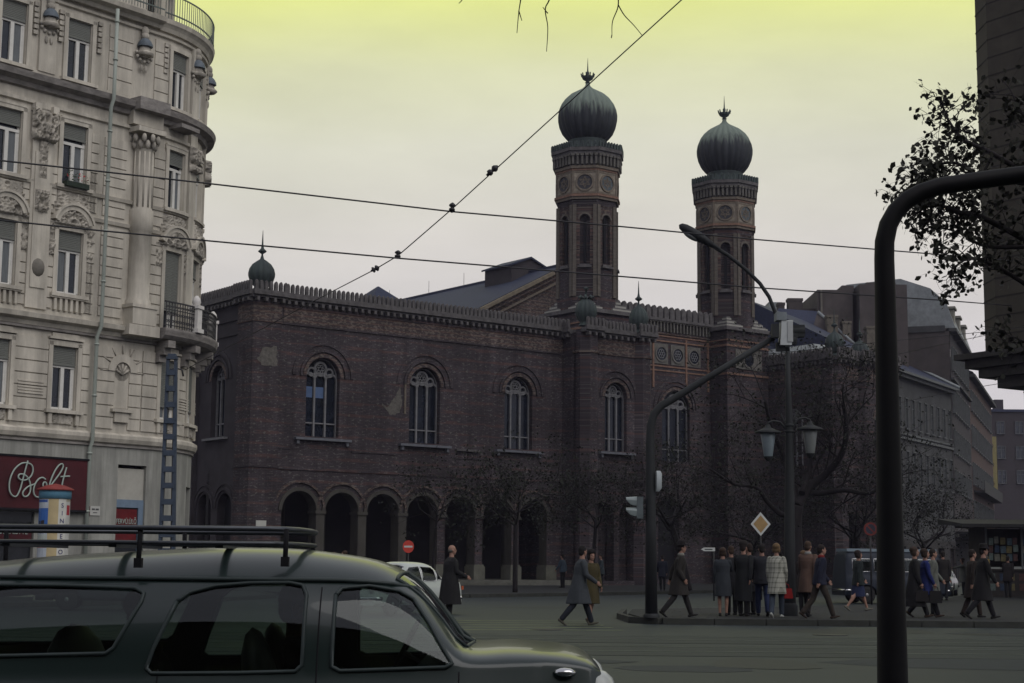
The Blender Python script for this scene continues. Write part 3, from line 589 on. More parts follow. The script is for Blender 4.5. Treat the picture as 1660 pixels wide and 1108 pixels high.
    for s_ in (-1, 1): b.quad((hx, yg + .1, hz + .14), (hx + s_ * (hw + .6), yg + .1, hz + .14 - (hw + .6) * sl_), (hx + s_ * (hw + .6), 66, hz + .14 - (hw + .6) * sl_), (hx, 66, hz + .14))
    b.box(hx - .15, hx + .15, yg - .1, 66, hz + .08, hz + .26)
    b.build('nave_roof', SLATE, t)
    b = MB()
    for y in (20.3,): 
        b.pxz([(hx - 1.8, 22.3), (hx + 1.8, 22.3), (hx + 1.8, 23.9), (hx, 24.6), (hx - 1.8, 23.9)], y, y + 3.4)
        b.pxz([(hx - 2.0, 23.82), (hx, 24.6), (hx + 2.0, 23.82), (hx + 2.0, 23.95), (hx, 24.75), (hx - 2.0, 23.95)], y - .15, y + 3.6, 1)
    b.build('roof_vent_house', [DBRICK, SLATE], t)
    for y in (24, 29, 34, 40, 47, 55): rd = MB(); rd.tube([(hx, y, hz + .1), (hx, y, hz + 1.3)], .02, 4); rd.build('lightning_rod', IRON, t)
    b = MB(); b.box(hx - hw, hx - hw + .4, yg, 66, 1, 17.6); b.box(hx + hw - .4, hx + hw, yg, 66, 1, 17.6); b.box(27, 46, 5.9, yg, 14.5, 17.4, 1); b.build('nave_walls', [BRICK, SLATE], t)
    # side roof beside near tower
    b = MB(); b.add([(22, 6, 16.5), (29, 6, 16.5), (29, 15.9, 18.4), (22, 15.9, 18.0)], [(0, 1, 2, 3)]); b.build('side_roof', SLATE, t)
    # tower bases
    for cx, nm in ((28.05, 0), (41.0, 1)):
        b = MB(); yb = 3.6 if nm else 3.7; x0, x1 = cx - 2.1, cx + 2.05
        b.box(x0, x1, yb, yb + 4.2, .1, 17.7, 0)
        b.box(x0 - .08, x1 + .08, yb - .08, yb + 4.28, 14.55, 14.7, 3); b.box(x0 - .05, x1 + .05, yb - .05, yb + 4.25, 16.55, 16.7, 3); b.box(x0 - .07, x1 + .07, yb - .07, yb + 4.27, 16.95, 17.05, 3)
        b.box(x0 - .22, x1 + .22, yb - .22, yb + 4.42, 17.7, 17.95, 4)
        b.box(cx - 1.3, cx + 1.3, yb - .055, yb, 15.0, 16.4, 2); b.ring(cx, 15.7, .46, .6, yb - .12, yb, 0, 2 * pi, 20, 2); b.disc(cx, 15.7, .46, yb - .06, 20, 5)
        for sx in (-1, 1):
            for sy in (-1, 1):
                for k in range(3):
                    a = 1.0 - k * .3; c_ = (cx + sx * 1.25, yb + 2.1 + sy * 1.25)
                    b.prism([(c_[0] - a * .8, c_[1] - a * .8), (c_[0] + a * .8, c_[1] - a * .8), (c_[0] + a * .8, c_[1] + a * .8), (c_[0] - a * .8, c_[1] + a * .8)], 17.96 + k * .27, 18.12 + k * .27, 6); b.box(c_[0] - a * .7, c_[0] + a * .7, c_[1] - a * .7, c_[1] + a * .7, 18.12 + k * .27, 18.23 + k * .27, 4)
        b.build('tower_base', [BRICK, FRIEZE, mat('grey_ochre_stone', (.10, .095, .085)), ORANGE, CREST, BLUEG, mat('pale_capping', (.24, .235, .21), .8, .2, 3)], t)
        tower(t, cx, yb + 2.15, 17.95, 0.0 if nm else .25)
    # right porch block
    y2 = -2.3; b = MB()
    b.wall(43.1, 50, .1, 6.2, [(44.9, .7, .4, 5, True), (48.0, .8, .4, 5, True)], y2, .6); b.wall(43.1, 50, 6.2, 15.35, [(48.2, .85, 8.2, 12.4, True)], y2, .5)
    arch_bands(b, 48.2, 11.55, .85, y2)
    b.box(43.0, 43.12, y2, 14, .1, 15.3, 0); b.box(49.9, 50, y2, 14, .1, 15.3, 0); b.box(43.2, 49.8, y2 + .9, y2 + 1, .1, 15.2, 4)
    for cx in (43.75, 46.3): octa(b, cx, y2 + .4, .72, .1, 15.3, 0); octa(b, cx, y2 + .4, .79, 14.05, 14.2, 1)
    b.box(44.5, 50, y2 - .04, y2 + .02, 14.1, 15.0, 1); b.box(42.97, 43.02, y2 + 1, 6, 14.1, 15.0, 1)
    b.build('right_porch_wall', [BRICK, FRIEZE, OCHRE, ORANGE, BLACK], t)
    wo = lancet_window(t, 48.2, .85, 8.2, 12.4, y2 + .28)
    wo = lancet_window(t, 0, .8, 8.2, 12.2, 0, 'side_window'); wo.rotation_euler = (0, 0, -pi / 2); wo.location = (42.9, 1.2, 0)
    c = MB(); cornice(c, 44.3, 50, y2, 15.32, mh=.45)
    for cx in (43.75, 46.3): cornice(c, cx - .8, cx + .8, y2 - .35, 15.36)
    c.build('right_porch_cresting', CREST, t)
    c = MB(FLIP); cornice(c, y2 - .2, 8, 43.05, 15.32); c.build('right_porch_side_cresting', CREST, t)
    onion(t, 43.9, y2 + .5, 15.7, .64, 'melon_finial'); onion(t, 46.4, y2 + .4, 15.3, .66, 'melon_finial')
    b = MB(); b.add([(43.3, y2 + .8, 15.4), (49.8, y2 + .8, 15.4), (49.8, 14, 15.4), (43.3, 14, 15.4), (45.6, 1.6, 17.1), (48.5, 1.6, 17.1), (48.5, 13, 17.1), (45.6, 13, 17.1)], [(0, 1, 5, 4), (1, 2, 6, 5), (2, 3, 7, 6), (3, 0, 4, 7), (4, 5, 6, 7)])
    b.build('pale_hipped_roof', LEAD, t)
synagogue()
# ------------------------------------------------------------------ pale corner apartment house
TL = 39.2; L0 = Vector((-14.692, 56, 0)); S1, RR = 2.4, 4.7
def ML(s, q, z):
    if s <= S1: return (s, q, z)
    b = (s - S1) / RR; bm = 1.75
    if b <= bm: return (S1 + (RR - q) * sin(b), RR - (RR - q) * cos(b), z)
    e = (b - bm) * RR; x = S1 + (RR - q) * sin(bm); y = RR - (RR - q) * cos(bm)
    return (x + cos(bm) * e, y + sin(bm) * e, z)
def house():
    t = empty('corner_apartment_house', L0, frame(TL), 'ornate pale stone apartment house with rounded corner, iron balcony and roller blinds', 'building')
    SA, SB = -11.5, 19.0
    xs_flat = [-1.12, -3.78, -6.44, -9.1]; xs_arc = [3.5, 5.4, 7.6, 9.8, 11.9, 14.5, 17]
    hw = .49; floors = [(5.7, 9.35, 6.46, 8.62), (9.35, 13.15, 10.47, 12.66), (13.15, 17.1, 14.28, 16.46), (17.1, 20.9, 18.1, 20.25)]
    w_ = MB(ML)
    # ground floor with shop openings
    w_.wall(SA, SB, .0, 5.7, [(-2.35, 1.3 if False else .001, .1, .2, False)] if False else [(-8.5, 1.5, .6, 2.9, False), (-3.05, 1.05, .6, 2.95, False), (-.55, .001, .6, .7, False), (1.95, .62, .1, 4.72, False), (5.8, .5, .3, 4.1, False), (8.5, .8, .3, 4, False), (12, 1, .3, 4, False)], 0, .3, 1, 1, seg=.3)
    for z0, z1, a, c in floors:
        w_.wall(SA, SB, z0, z1, [(x, hw, a, c, False) for x in xs_flat] + [(x, .45, a if z0 != 9.35 else 9.75, c, False) for x in xs_arc], 0, .24, 0, 0, seg=.3)
    w_.wall(-11.5, SB, 21.2, 25.5, [(x, .55, 21.3, 23.4, False) for x in xs_flat + xs_arc[:5]], 1.3, .3, 0, 0, seg=.3)
    w_.build('wall', [STONE, SHOPW], t)
    # rustication blocks
    rst = MB(ML)
    def rust(x0, x1, z0, z1, h=.42, d=.05):
        z = z0
        while z + h <= z1 + .01: rst.box(x0, x1, -d, .0, z, z + h - .045, 0, seg=.3); z += h
    edges = lambda xs, lim: [(a + .72, b - .72) for a, b in zip(xs, xs[1:])]
    xs_all = sorted(xs_flat + xs_arc)
    for a, b in zip(xs_all, xs_all[1:]):
        if a == -1.12:
            for x0, x1 in ((-.42, -.1), (.12, .98), (1.62, 2.15), (2.2, 2.9)): rust(x0, x1, 5.95, 9.1)
        else: rust(a + .68, b - .68, 5.95, 9.1)
    for z0, z1 in ((9.9, 13.2), (13.5, 16.6)):
        rust(-.42, -.1, z0, z1, .36); rust(.15, 1.12, z0, z1, .36); rust(2.35, 2.85, z0, z1, .36)
        for x in xs_flat: 
            rust(x - .95, x - .66, z0, z1 - 1.4, .36); rust(x + .66, x + .95, z0, z1 - 1.4, .36)
    rust(.15, 1.2, 18.05, 20.6, .5, .04); rust(2.2, 2.85, 18.05, 20.6, .5, .04)
    rst.build('rustication', STONE, t)
    # mouldings
    c = MB(ML)
    def mould(prof, a=SA, b=SB, m=0): c.sweep(a, b, prof, m)
    mould([(0, 5.38), (-.14, 5.46), (-.2, 5.6), (-.2, 5.72), (-.06, 5.80), (.02, 5.8)])
    mould([(0, 5.30), (-.07, 5.32), (-.07, 5.4), (0, 5.4)], m=1)
    mould([(0, .0), (-.12, .0), (-.12, .7), (0, .75)])
    mould([(0, 9.18), (-.1, 9.22), (-.16, 9.36), (-.36, 9.44), (-.4, 9.6), (-.1, 9.66), (0, 9.66)], m=0); mould([(0, 9.1), (-.12, 9.12), (-.12, 9.2), (0, 9.2)], m=1)
    mould([(0, 9.66), (-.05, 9.66), (-.05, 9.8), (0, 9.8)])
    mould([(0, 13.18), (-.08, 13.2), (-.12, 13.32), (0, 13.36)]); mould([(0, 14.06), (-.1, 14.08), (-.14, 14.2), (0, 14.22)])
    mould([(0, 16.82), (-.1, 16.86), (-.1, 16.98), (0, 17.0)])
    mould([(0, 17.32), (-.14, 17.36), (-.2, 17.5), (-.44, 17.6), (-.5, 17.8), (-.12, 17.92), (0, 17.92)], m=1)
    mould([(0, 17.92), (-.06, 17.92), (-.06, 18.04), (0, 18.04)])
    mould([(0, 20.62), (-.1, 20.66), (-.12, 20.74), (0, 20.76)])
    mould([(1.4, 20.9), (-.12, 20.86), (-.18, 21.0), (-.24, 21.08), (-.30, 21.14), (-.34, 21.3), (1.4, 21.36)], a=2.3); mould([(1.4, 20.9), (-.2, 20.88), (-.28, 21.0), (-.5, 21.08), (-.55, 21.24), (1.4, 21.3)], b=2.3)
    mould([(1.35, 25.3), (.8, 25.35), (.7, 25.6), (1.35, 25.6)], m=1)
    # breaks over the column
    for z0, z1, d in ((17.0, 17.5, .35), (17.5, 17.95, .72), (9.3, 9.68, .6)): c.box(1.1, 2.45, -d, 0, z0, z1, 1 if z0 > 17.4 else 0)
    c.box(3.0, 3.95, -.66, 0, 17.25, 17.4, 1)
    c.build('cornice', [STONE, STONE_D], t)
    # windows
    rnd = random.Random(11)
    def window(x, z0, z1, hw, blind, sill_=True, door=False, openw=False):
        f = MB(ML); y = .10; zt = z1 - .72
        f.box(x - hw, x - hw + .07, y, y + .07, z0, z1); f.box(x + hw - .07, x + hw, y, y + .07, z0, z1); f.box(x - hw, x + hw, y, y + .07, z1 - .07, z1); f.box(x - hw, x + hw, y, y + .07, z0, z0 + .08)
        f.box(x - .07, x + .07, y - .03, y + .08, z0, zt); f.box(x - hw, x + hw, y - .02, y + .08, zt, zt + .1)
        for s_ in (-1, 1): f.box(x + s_ * (hw - .1) - .03, x + s_ * (hw - .1) + .03, y + .01, y + .06, z0 + .08, zt)
        fo = f.build('window', WOOD, t)
        g = MB(ML); g.box(x - hw + .05, x + hw - .05, y + .05, y + .06, z0 + .05, z1 - .05); g.build('glass', DARKG, fo)
        if blind > 0:
            b = MB(ML); n = int(blind / .06)
            for i in range(n): b.box(x - hw + .02, x + hw - .02, y - .06, y - .045 + .01 * (i % 2), z1 - (i + 1) * .06, z1 - i * .06 - .008)
            b.box(x - hw + .01, x + hw - .01, y - .075, y - .04, z1 - n * .06 - .04, z1 - n * .06); b.build('roller_blind', BLIND, fo)
        if rnd.random() < .6:
            b = MB(ML); k = rnd.choice((0, 1)); b.box(x - hw + .1 if k else x + .08, x - .1 if k else x + hw - .12, y + .035, y + .048, z0 + .1, zt); b.build('curtain', mat('grey_curtain', (.12, .13, .135), .9, .3, 5, (6, 6, .4)), fo)
        s = MB(ML)     # stone surround
        for s_ in (-1, 1): s.box(x + s_ * (hw + .1) - .08, x + s_ * (hw + .1) + .08, -.08, 0, z0 - .05, z1 + .15)
        s.box(x - hw - .2, x + hw + .2, -.08, 0, z1 + .02, z1 + .2)
        if not door: s.box(x - hw - .26, x + hw + .26, -.2, 0, z0 - .14, z0 - .02)
        s.build('window_surround', STONE, fo)
        return fo
    orn = MB(ML)
    for k, (z0, z1, a, cc) in enumerate(floors):
        for x in xs_flat + xs_arc:
            arc = x > 2
            bl = {0: rnd.choice([.55, .6, .7]), 1: .62, 2: .5, 3: .62}[k]
            if k == 0 and arc: bl = 1.7
            if k == 1 and x == 3.5: bl = 2.2
            if k == 3 and x == -3.78: bl = .6
            aa = 9.75 if (arc and k == 1) else a
            window(x, aa, cc, .45 if arc else hw, bl, door=arc and k == 1)
            if k == 0:
                for s_ in (-1, 1): orn.box(x + s_ * .55 - .07, x + s_ * .55 + .07, -.14, 0, 5.95, 6.32)
                orn.relief(x - .42, x + .42, 5.95, 6.3, -.02, .06, int(x * 10), 1)
                orn.box(x - .7, x + .7, -.14, 0, 8.86, 8.94); orn.box(x - .55, x + .55, -.06, 0, 8.94, 9.08)
            if k == 1:
                orn.ring(x, cc + .12, .62, .78, -.24, 0, .25, pi - .25, 14, 0); orn.ring(x, cc + .12, .78, .86, -.30, 0, .25, pi - .25, 14, 0)
                orn.relief(x - .75, x + .75, cc + .18, cc + 1.0, -.04, .2, int(x * 7) + 3, 1)
                for s_ in (-1, 1): orn.relief(x + s_ * .78 - .15, x + s_ * .78 + .15, cc - .9, cc + .3, -.03, .12, int(x * 5) + s_, 1, 8, 18)
                if not arc:
                    for i in range(6): xx = x - .55 + i * .22; orn.box(xx - .05, xx + .05, -.13, 0, 9.86, 10.28)
                    orn.box(x - .75, x + .75, -.16, 0, 10.28, 10.36)
            if k == 2:
                orn.relief(x - .62, x + .62, 13.45, 14.04, -.02, .12, int(x * 9), 1, 30, 12)
                orn.box(x - .62, x + .62, -.1, 0, 16.62, 16.7)
                if arc:
                    for i in range(10): orn.box(x - .5 + i * .1, x - .45 + i * .1, -.08, 0, 13.2, 13.38)
            if k == 3:
                for s_ in (-1, 1):
                    for j in range(6): orn.ell(ML(x + s_ * .82, -.05, 20.4 - j * .2), (.1, .1, .1), 1, 6) if False else orn.box(x + s_ * .82 - .09, x + s_ * .82 + .09, -.12 + .02 * (j % 2), 0, 20.3 - j * .2, 20.44 - j * .2, 1)
    # pilasters / piers between flat windows
    for x in (-2.45, -5.1, -7.8):
        orn.box(x - .42, x + .42, -.12, 0, 9.8, 16.85); orn.box(x - .3, x + .3, -.16, -.12, 10.5, 15.2)
        orn.box(x - .34, x + .34, -.10, 0, 18.05, 20.6)
        for s_ in (-1, 1): orn.box(x + s_ * .36 - .12, x + s_ * .36 + .12, -.28, 0, 16.62, 16.86)
        orn.relief(x - .5, x + .5, 15.6, 16.75, -.12, .26, int(x * 3), 1); orn.relief(x - .16, x + .16, 14.3, 15.6, -.16, .1, int(x), 1, 8, 22)
        orn.relief(x - .26, x + .26, 13.1, 13.9, -.16, .16, 5, 1, 12, 14)
    for x in (-2.45, -5.1, 4.5, 6.6, 8.7): orn.box(x - .5, x + .5, -.09, 0, 6.9, 6.96); [orn.box(x - .5, x + .5, -.08, 0, 7.0 + .1 * i, 7.05 + .1 * i) for i in range(4)]
    for x in (4.5, 6.6, 8.7, 10.8): orn.box(x - .28, x + .28, -.14, 0, 9.8, 20.7); orn.relief(x - .34, x + .34, 15.9, 16.9, -.14, .25, int(x), 1)
    orn.build('carving', [STONE, STONE2], t)
    # busts / urn medallions on top floor and shell on second
    for x in (-5.1, -2.45, 1.62, 4.5, 6.6):
        m = MB(); 
        p = ML(x, -.16, 19.85)
        m.ell(p, (.24, .2, .26), 1, 10); m.lathe(p[0], p[1], [(.29, 20.0), (.28, 20.1), (.22, 20.22), (.14, 20.3)], 10, 2); m.ell((p[0], p[1], 20.42), (.17, .12, .15), 1, 8)
        m.lathe(p[0], p[1], [(.26, 19.66), (.34, 19.74), (.26, 19.82)], 12, 1)
        for i in range(7): a = i * pi / 6; q = ML(x - .36 * cos(a), -.14, 19.75 - .3 * sin(a)); m.ell(q, (.07, .07, .07), 1, 6)
        for s_ in (-1, 1): q = ML(x + s_ * .1, -.13, 19.2); m.ell(q, (.07, .05, .14), 1, 6)
        m.ell(ML(x, -.14, 20.6), (.16, .12, .2), 1, 8)
        m.build('urn_medallion', [STONE, STONE2, mat('blue_grey_urn_cap', (.09, .11, .13), .6, .3)], t)
    for x in (-2.45, -5.1):
        m = MB(); m.ell(ML(x, -.1, 11.2), (.28, .16, .34), 0, 12); m.build('oval_boss', mat('dark_boss', (.14, .13, .11), .9, .3), t)
    # niche with shell on first floor
    m = MB(ML); m.ring(1.3, 8.0, .34, .62, -.1, 0, 0, pi, 12); m.disc(1.3, 8.0, .34, -.012, 14, 1); m.box(.98, 1.62, -.012, 0, 6.7, 8.0, 0)
    for i in range(5): a = pi * (i + .5) / 5; m.tube([(1.3, -.04, 7.9), (1.3 + .3 * cos(a), -.03, 7.98 + .3 * sin(a))], .05, 5, 1)
    m.box(.85, 1.75, -.2, 0, 6.55, 6.66); m.box(1.0, 1.6, -.12, 0, 6.2, 6.55)
    for i in range(7): a = pi * i / 6; m.tube([(1.3 + .62 * cos(a), -.06, 8.0 + .62 * sin(a)), (1.3 + .95 * cos(a), -.05, 8.0 + .95 * sin(a))], .03, 4, 1)
    m.build('shell_niche', [STONE, STONE2], t)
    # great engaged column
    cx, cy = ML(1.78, -.12, 0)[:2]; m = MB()
    m.lathe(cx, cy, [(.47, 10.4), (.47, 10.55), (.41, 10.68), (.40, 13.1), (.44, 13.14), (.44, 13.9), (.38, 13.95), (.36, 16.1), (.40, 16.15)], 40, 0, lobes=0)
    for i in range(12):
        a = i * pi / 6; m.tube([(cx + .36 * cos(a), cy + .36 * sin(a), 14.0), (cx + .34 * cos(a), cy + .34 * sin(a), 16.05)], .045, 6, 0)
    for k in range(2):
        for i in range(10): a = i * pi / 5 + k * .3; m.ell((cx + (.42 + .1 * k) * cos(a), cy + (.42 + .1 * k) * sin(a), 16.3 + .22 * k), (.1, .1, .17), 1, 6)
    m.box(cx - .62, cx + .62, cy - .5, cy + .3, 16.72, 16.9, 0); m.build('engaged_column', [STONE, STONE2], t)
    m = MB(ML); m.box(1.25, 2.3, -.58, 0, 9.7, 10.4); m.box(1.2, 2.35, -.62, 0, 10.3, 10.42); m.build('pedestal', STONE, t)
    # balcony on the curve
    b = MB(ML); b.sweep(2.5, 12.0, [(0, 9.22), (-.66, 9.3), (-.8, 9.42), (-.85, 9.6), (-.85, 9.68), (0, 9.7)], 0, .25)
    for x in (2.9, 4.3, 6.0, 7.6, 9.2, 10.8):
        for k in range(3): b.box(x - .16, x + .16, -.7 + k * .22, 0, 8.5 + .0 + (2 - k) * .25, 8.76 + (2 - k) * .25)
    bo = b.build('balcony', STONE_D, t)
    r = MB(ML); r.sweep(2.5, 12.0, [(-.78, 10.62), (-.72, 10.62), (-.72, 10.67), (-.78, 10.67)], 0, .25); r.sweep(2.5, 12, [(-.77, 9.78), (-.73, 9.78), (-.73, 9.81), (-.77, 9.81)], 0, .25); r.sweep(2.5, 12, [(-.77, 10.35), (-.73, 10.35), (-.73, 10.38), (-.77, 10.38)], 0, .25)
    n = 78
    for i in range(n):
        x = 2.55 + i * 9.4 / n; r.box(x, x + .022, -.76, -.74, 9.7, 10.62)
        r.ring(x + .06, 10.2, .028, .055, -.76, -.74, 0, 2 * pi, 6); r.ring(x + .06, 9.95, .028, .055, -.76, -.74, 0, 2 * pi, 6); r.ring(x + .06, 10.48, .02, .045, -.76, -.74, 0, 2 * pi, 5)
    r.build('balcony_railing', mat('rusty_dark_iron', (.035, .034, .036), .7, .3, 6), bo)
    for x in (4.05, 7.4, 10.5):
        q = MB(); p = ML(x, -.72, 0); a = (x - S1) / RR; ca, sa = cos(a), sin(a)
        Rz = Matrix.Rotation(a, 3, 'Z')
        def qb(hx, z0, z1):
            vs = [Vector((sx * hx, sy * hx, z)) for z in (z0, z1) for sx, sy in ((-1, -1), (1, -1), (1, 1), (-1, 1))]
            q.add([tuple(Rz @ v + Vector((p[0], p[1], 0))) for v in vs], [(0, 1, 2, 3), (4, 5, 6, 7), (0, 1, 5, 4), (1, 2, 6, 5), (2, 3, 7, 6), (3, 0, 4, 7)])
        qb(.22, 9.7, 9.85); qb(.16, 9.85, 10.6); qb(.21, 10.6, 10.72); q.lathe(p[0], p[1], [(.1, 10.72), (.17, 10.85), (.13, 11.0), (.05, 11.1)], 8)
        q.build('balcony_pedestal', mat('white_washed_stone', (.55, .53, .50), .8, .12), bo)
    # top terrace railing
    r = MB(ML); 
    for a, b_ in ((-11, 2.2), (2.4, 13)):
        yy = -.48 if a < 0 else -.28
        for z in (22.25, 21.5): r.sweep(a, b_, [(yy - .02, z), (yy + .02, z), (yy + .02, z + .045), (yy - .02, z + .045)], 0, .25)
        n = int((b_ - a) / .13)
        for i in range(n): x = a + i * .13; y = yy - .01; r.box(x, x + .018, y, y + .018, 21.3, 22.25)
    r.build('terrace_railing', mat('grey_green_iron', (.10, .12, .11), .6, .2), t)
    # drainpipes
    for x, z1 in ((0.0, 21.0), (-10.4, 21)):
        d = MB(); p = ML(x, -.16, 0); o2 = ML(x, -.62, 0); o1 = ML(x, -.4, 0)
        d.tube([(p[0], -.14, 0), (p[0], -.14, 5.2), (p[0], -.26, 5.45), (p[0], -.26, 9.1), (p[0], -.48, 9.45), (p[0], -.48, 17.3), (p[0], -.62, 17.6), (p[0], -.62, 20.9)], .07, 10)
        for z in (1, 3, 5, 7, 8.8, 11, 12.8, 14.6, 16.4, 19, 20.4): yy = -.14 if z < 5.2 else -.26 if z < 9.2 else -.48 if z < 17.3 else -.62; d.tube([(p[0], yy, z), (p[0], yy, z + .06)], .095, 10)
        d.build('drainpipe', mat('pale_green_pipe', (.30, .33, .29), .5, .15, 4, (1, 1, .3)), t)
    # flower boxes
    fb = MB(ML); fb.box(-1.6, -.65, -.34, -.1, 14.2, 14.38); fo = fb.build('window_box', mat('dark_box', (.02, .03, .02), .8), t)
    gr = MB(); rr = random.Random(5)
    for i in range(90):
        p = Vector(ML(rr.uniform(-1.6, -.65), rr.uniform(-.4, -.1), rr.uniform(14.35, 14.75))); r_ = rr.uniform(.02, .05); a = Vector((rr.uniform(-1, 1), rr.uniform(-1, 1), rr.uniform(-1, 1))).normalized() * r_; b2 = a.orthogonal().normalized() * r_
        gr.add([tuple(p + a), tuple(p + b2), tuple(p - a), tuple(p - b2)], [(0, 1, 2, 3)], 1 if i % 7 == 0 else 0)
    gr.build('flowers', [mat('dark_green_leaf', (.02, .035, .015), .8), mat('red_petal', (.35, .02, .02), .7)], fo)
    # attic roof
    a = MB(ML); a.box(SA, SB, 1.3, 9, 25.5, 25.8, 0); a.box(SA, SB, .3, 1.3, 20.9, 21.2, 0); a.box(SA, SB, .9, 1.0, 0.1, 21, 1); a.build('roof', [SLATE, BLACK], t)
    # shop fronts
    s = MB(ML)
    s.box(1.33, 2.57, .12, .2, 3.5, 4.6, 0); s.box(1.33, 2.57, .08, .2, 3.22, 3.5, 1); s.box(2.35, 2.57, .08, .2, .1, 3.22, 1); s.box(1.33, 2.35, .14, .18, .1, 3.22, 2)
    s.box(-4.1, -2.0, .1, .2, 2.6, 2.95, 2); s.box(-4.1, -2, .16, .2, .6, 2.6, 2); s.box(-4.1, -2.0, .05, .12, 1.85, 2.0, 1); s.box(-10, -7, .16, .2, .6, 2.9, 2)
    s.build('shopfront', [mat('cream_awning_box', (.33, .32, .28), .8, .1, 3), mat('blue_grey_trim', (.13, .18, .24), .6, .15), mat('shop_glass', (.02, .022, .025), .2)], t)
    return t
house()
def house_sign(name, label, x0, x1, z0, z1, m, d=.12, y=-.0):
    t = empty(name, L0, frame(TL), label, 'sign'); b = MB(); b.box(x0, x1, y - d, y, z0, z1); b.build('panel', m, t); return t
RED = mat('dark_red_panel', (.050, .006, .009), .6, .35, .8); LET = mat('pale_lettering', (.30, .36, .32), .5, .1)
sg = house_sign('shop_sign', 'long dark red shop sign with pale looping neon script above the shop window', -7.2, -.08, 3.06, 4.76, RED, .14, -.02)
b = MB(); b.box(-7.25, -.03, -.2, -.0, 2.98, 3.06); b.box(-7.25, -.03, -.2, 0, 4.76, 4.82); b.build('sign_frame', BLACK, sg)
# script "Bolt": strokes traced as pixel offsets, x 0..830, y 130..610 of a 1108-px wide detail (0.1263 photo px each)
def strk(pts, r=.028):
    P = []
    for a, c in pts:
        px = a * 0.12635; pz = 730 + c * 0.12635
        Y = 54; q = at(px, pz, Y); dv = Vector((sin(R(TL)), cos(R(TL)))); n = Vector((dv.y, -dv.x))
        d = cf * F + cr * (px - 830) - cu * (pz - 554); k = (Vector((L0.x, L0.y)) @ n) / (d.xy @ n); W_ = Vector((0, 0, EYE)) + d * k
        P.append((((W_.xy - L0.xy) @ dv), -.24, W_.z))
    # smooth with catmull-rom
    S = []
    for i in range(len(P) - 1):
        p0 = Vector(P[max(i - 1, 0)]); p1 = Vector(P[i]); p2 = Vector(P[i + 1]); p3 = Vector(P[min(i + 2, len(P) - 1)])
        for k in range(5):
            u = k / 5; S.append(.5 * ((2 * p1) + (p2 - p0) * u + (2 * p0 - 5 * p1 + 4 * p2 - p3) * u * u + (3 * p1 - p0 - 3 * p2 + p3) * u ** 3))
    S.append(Vector(P[-1])); b = MB(); b.tube(S, r, 6); return b
for st in ([(303, 140), (275, 240), (240, 370), (205, 500), (160, 590), (110, 590), (70, 530), (65, 430), (90, 330), (140, 240), (220, 175), (300, 170), (355, 200), (368, 270), (340, 340), (280, 385), (215, 385), (180, 350), (200, 312), (260, 320), (310, 370), (335, 450), (330, 540), (290, 595), (245, 590), (240, 540), (300, 475), (400, 435)],
           [(530, 380), (490, 355), (440, 375), (395, 440), (375, 520), (395, 590), (450, 605), (510, 560), (545, 480), (535, 420), (505, 420), (500, 465), (560, 500)],
           [(560, 500), (640, 400), (720, 290), (755, 215), (740, 180), (700, 200), (650, 270), (605, 370), (580, 460), (590, 540), (640, 560)],
           [(800, 225), (775, 310), (745, 430), (735, 520), (760, 570), (800, 560)], [(720, 345), (780, 340), (840, 338)]):
    strk(st).build('neon_lettering', LET, sg)
sg2 = house_sign('shop_sign', 'small red shop-window board reading MODERN STYL under the large script sign', -4.05, -2.05, 2.02, 2.5, RED, .05, .1)
text_mesh('MODERN.STYL', .27, 'lettering', LET, sg2, (-2.95, .03, 2.28), UPR, .006, sx=.82)
sg3 = house_sign('shop_sign', 'square red board with two lines of pale lettering in the corner shop doorway', 1.36, 2.28, 2.0, 3.16, mat('bright_red_panel', (.10, .006, .008), .5, .3), .05, .12)
text_mesh('FERVÜ.ÜLŐ', .25, 'lettering', LET, sg3, (1.82, .05, 2.72), UPR, .006, sx=.70); text_mesh('GARNITÚRÁK', .25, 'lettering', LET, sg3, (1.82, .05, 2.45), UPR, .006, sx=.60)
sg4 = house_sign('street_sign', 'small white street name plate on the pale wall beside the drainpipe', .16, .62, 2.9, 3.22, mat('white_enamel', (.42, .42, .38), .4, .05), .03)
q = MB(); q.box(.17, .20, -.036, -.03, 2.9, 3.22); q.box(.27, .40, -.034, -.03, 3.08, 3.14, 1); q.box(.43, .56, -.034, -.03, 3.08, 3.14, 1); q.box(.33, .5, -.034, -.03, 2.98, 3.01, 1); q.build('plate_marks', [RED, mat('faded_black_ink', (.06, .06, .06), .7)], sg4)
# ------------------------------------------------------------------ street of houses beyond the synagogue, and the dark stone house at right
def block(t, name, M_, pts, y0, y1, z0, z1): pass
def facade_windows(t, xs, rows, hw, mat_f, y=0., M=None, fr=.06, name='window'):
    for z0, z1 in rows:
        for x in xs:
            f = MB(M); f.box(x - hw - fr, x - hw, y - .06, y + .1, z0, z1); f.box(x + hw, x + hw + fr, y - .06, y + .1, z0, z1); f.box(x - hw - fr, x + hw + fr, y - .08, y + .1, z1, z1 + fr * 1.4); f.box(x - hw - fr * 1.5, x + hw + fr * 1.5, y - .14, y + .1, z0 - .1, z0)
            f.box(x - .04, x + .04, y + .03, y + .1, z0, z1); f.box(x - hw, x + hw, y + .03, y + .1, z1 - (z1 - z0) * .3, z1 - (z1 - z0) * .3 + .06)
            fo = f.build(name, mat_f, t); g = MB(M); g.box(x - hw, x + hw, y + .1, y + .12, z0, z1); g.build('glass', DARKG, fo)
GREYF = mat('grey_green_plaster', (.045, .046, .047), .9, .25, .8); GREYT = mat('grey_window_trim', (.085, .09, .09), .8, .2)
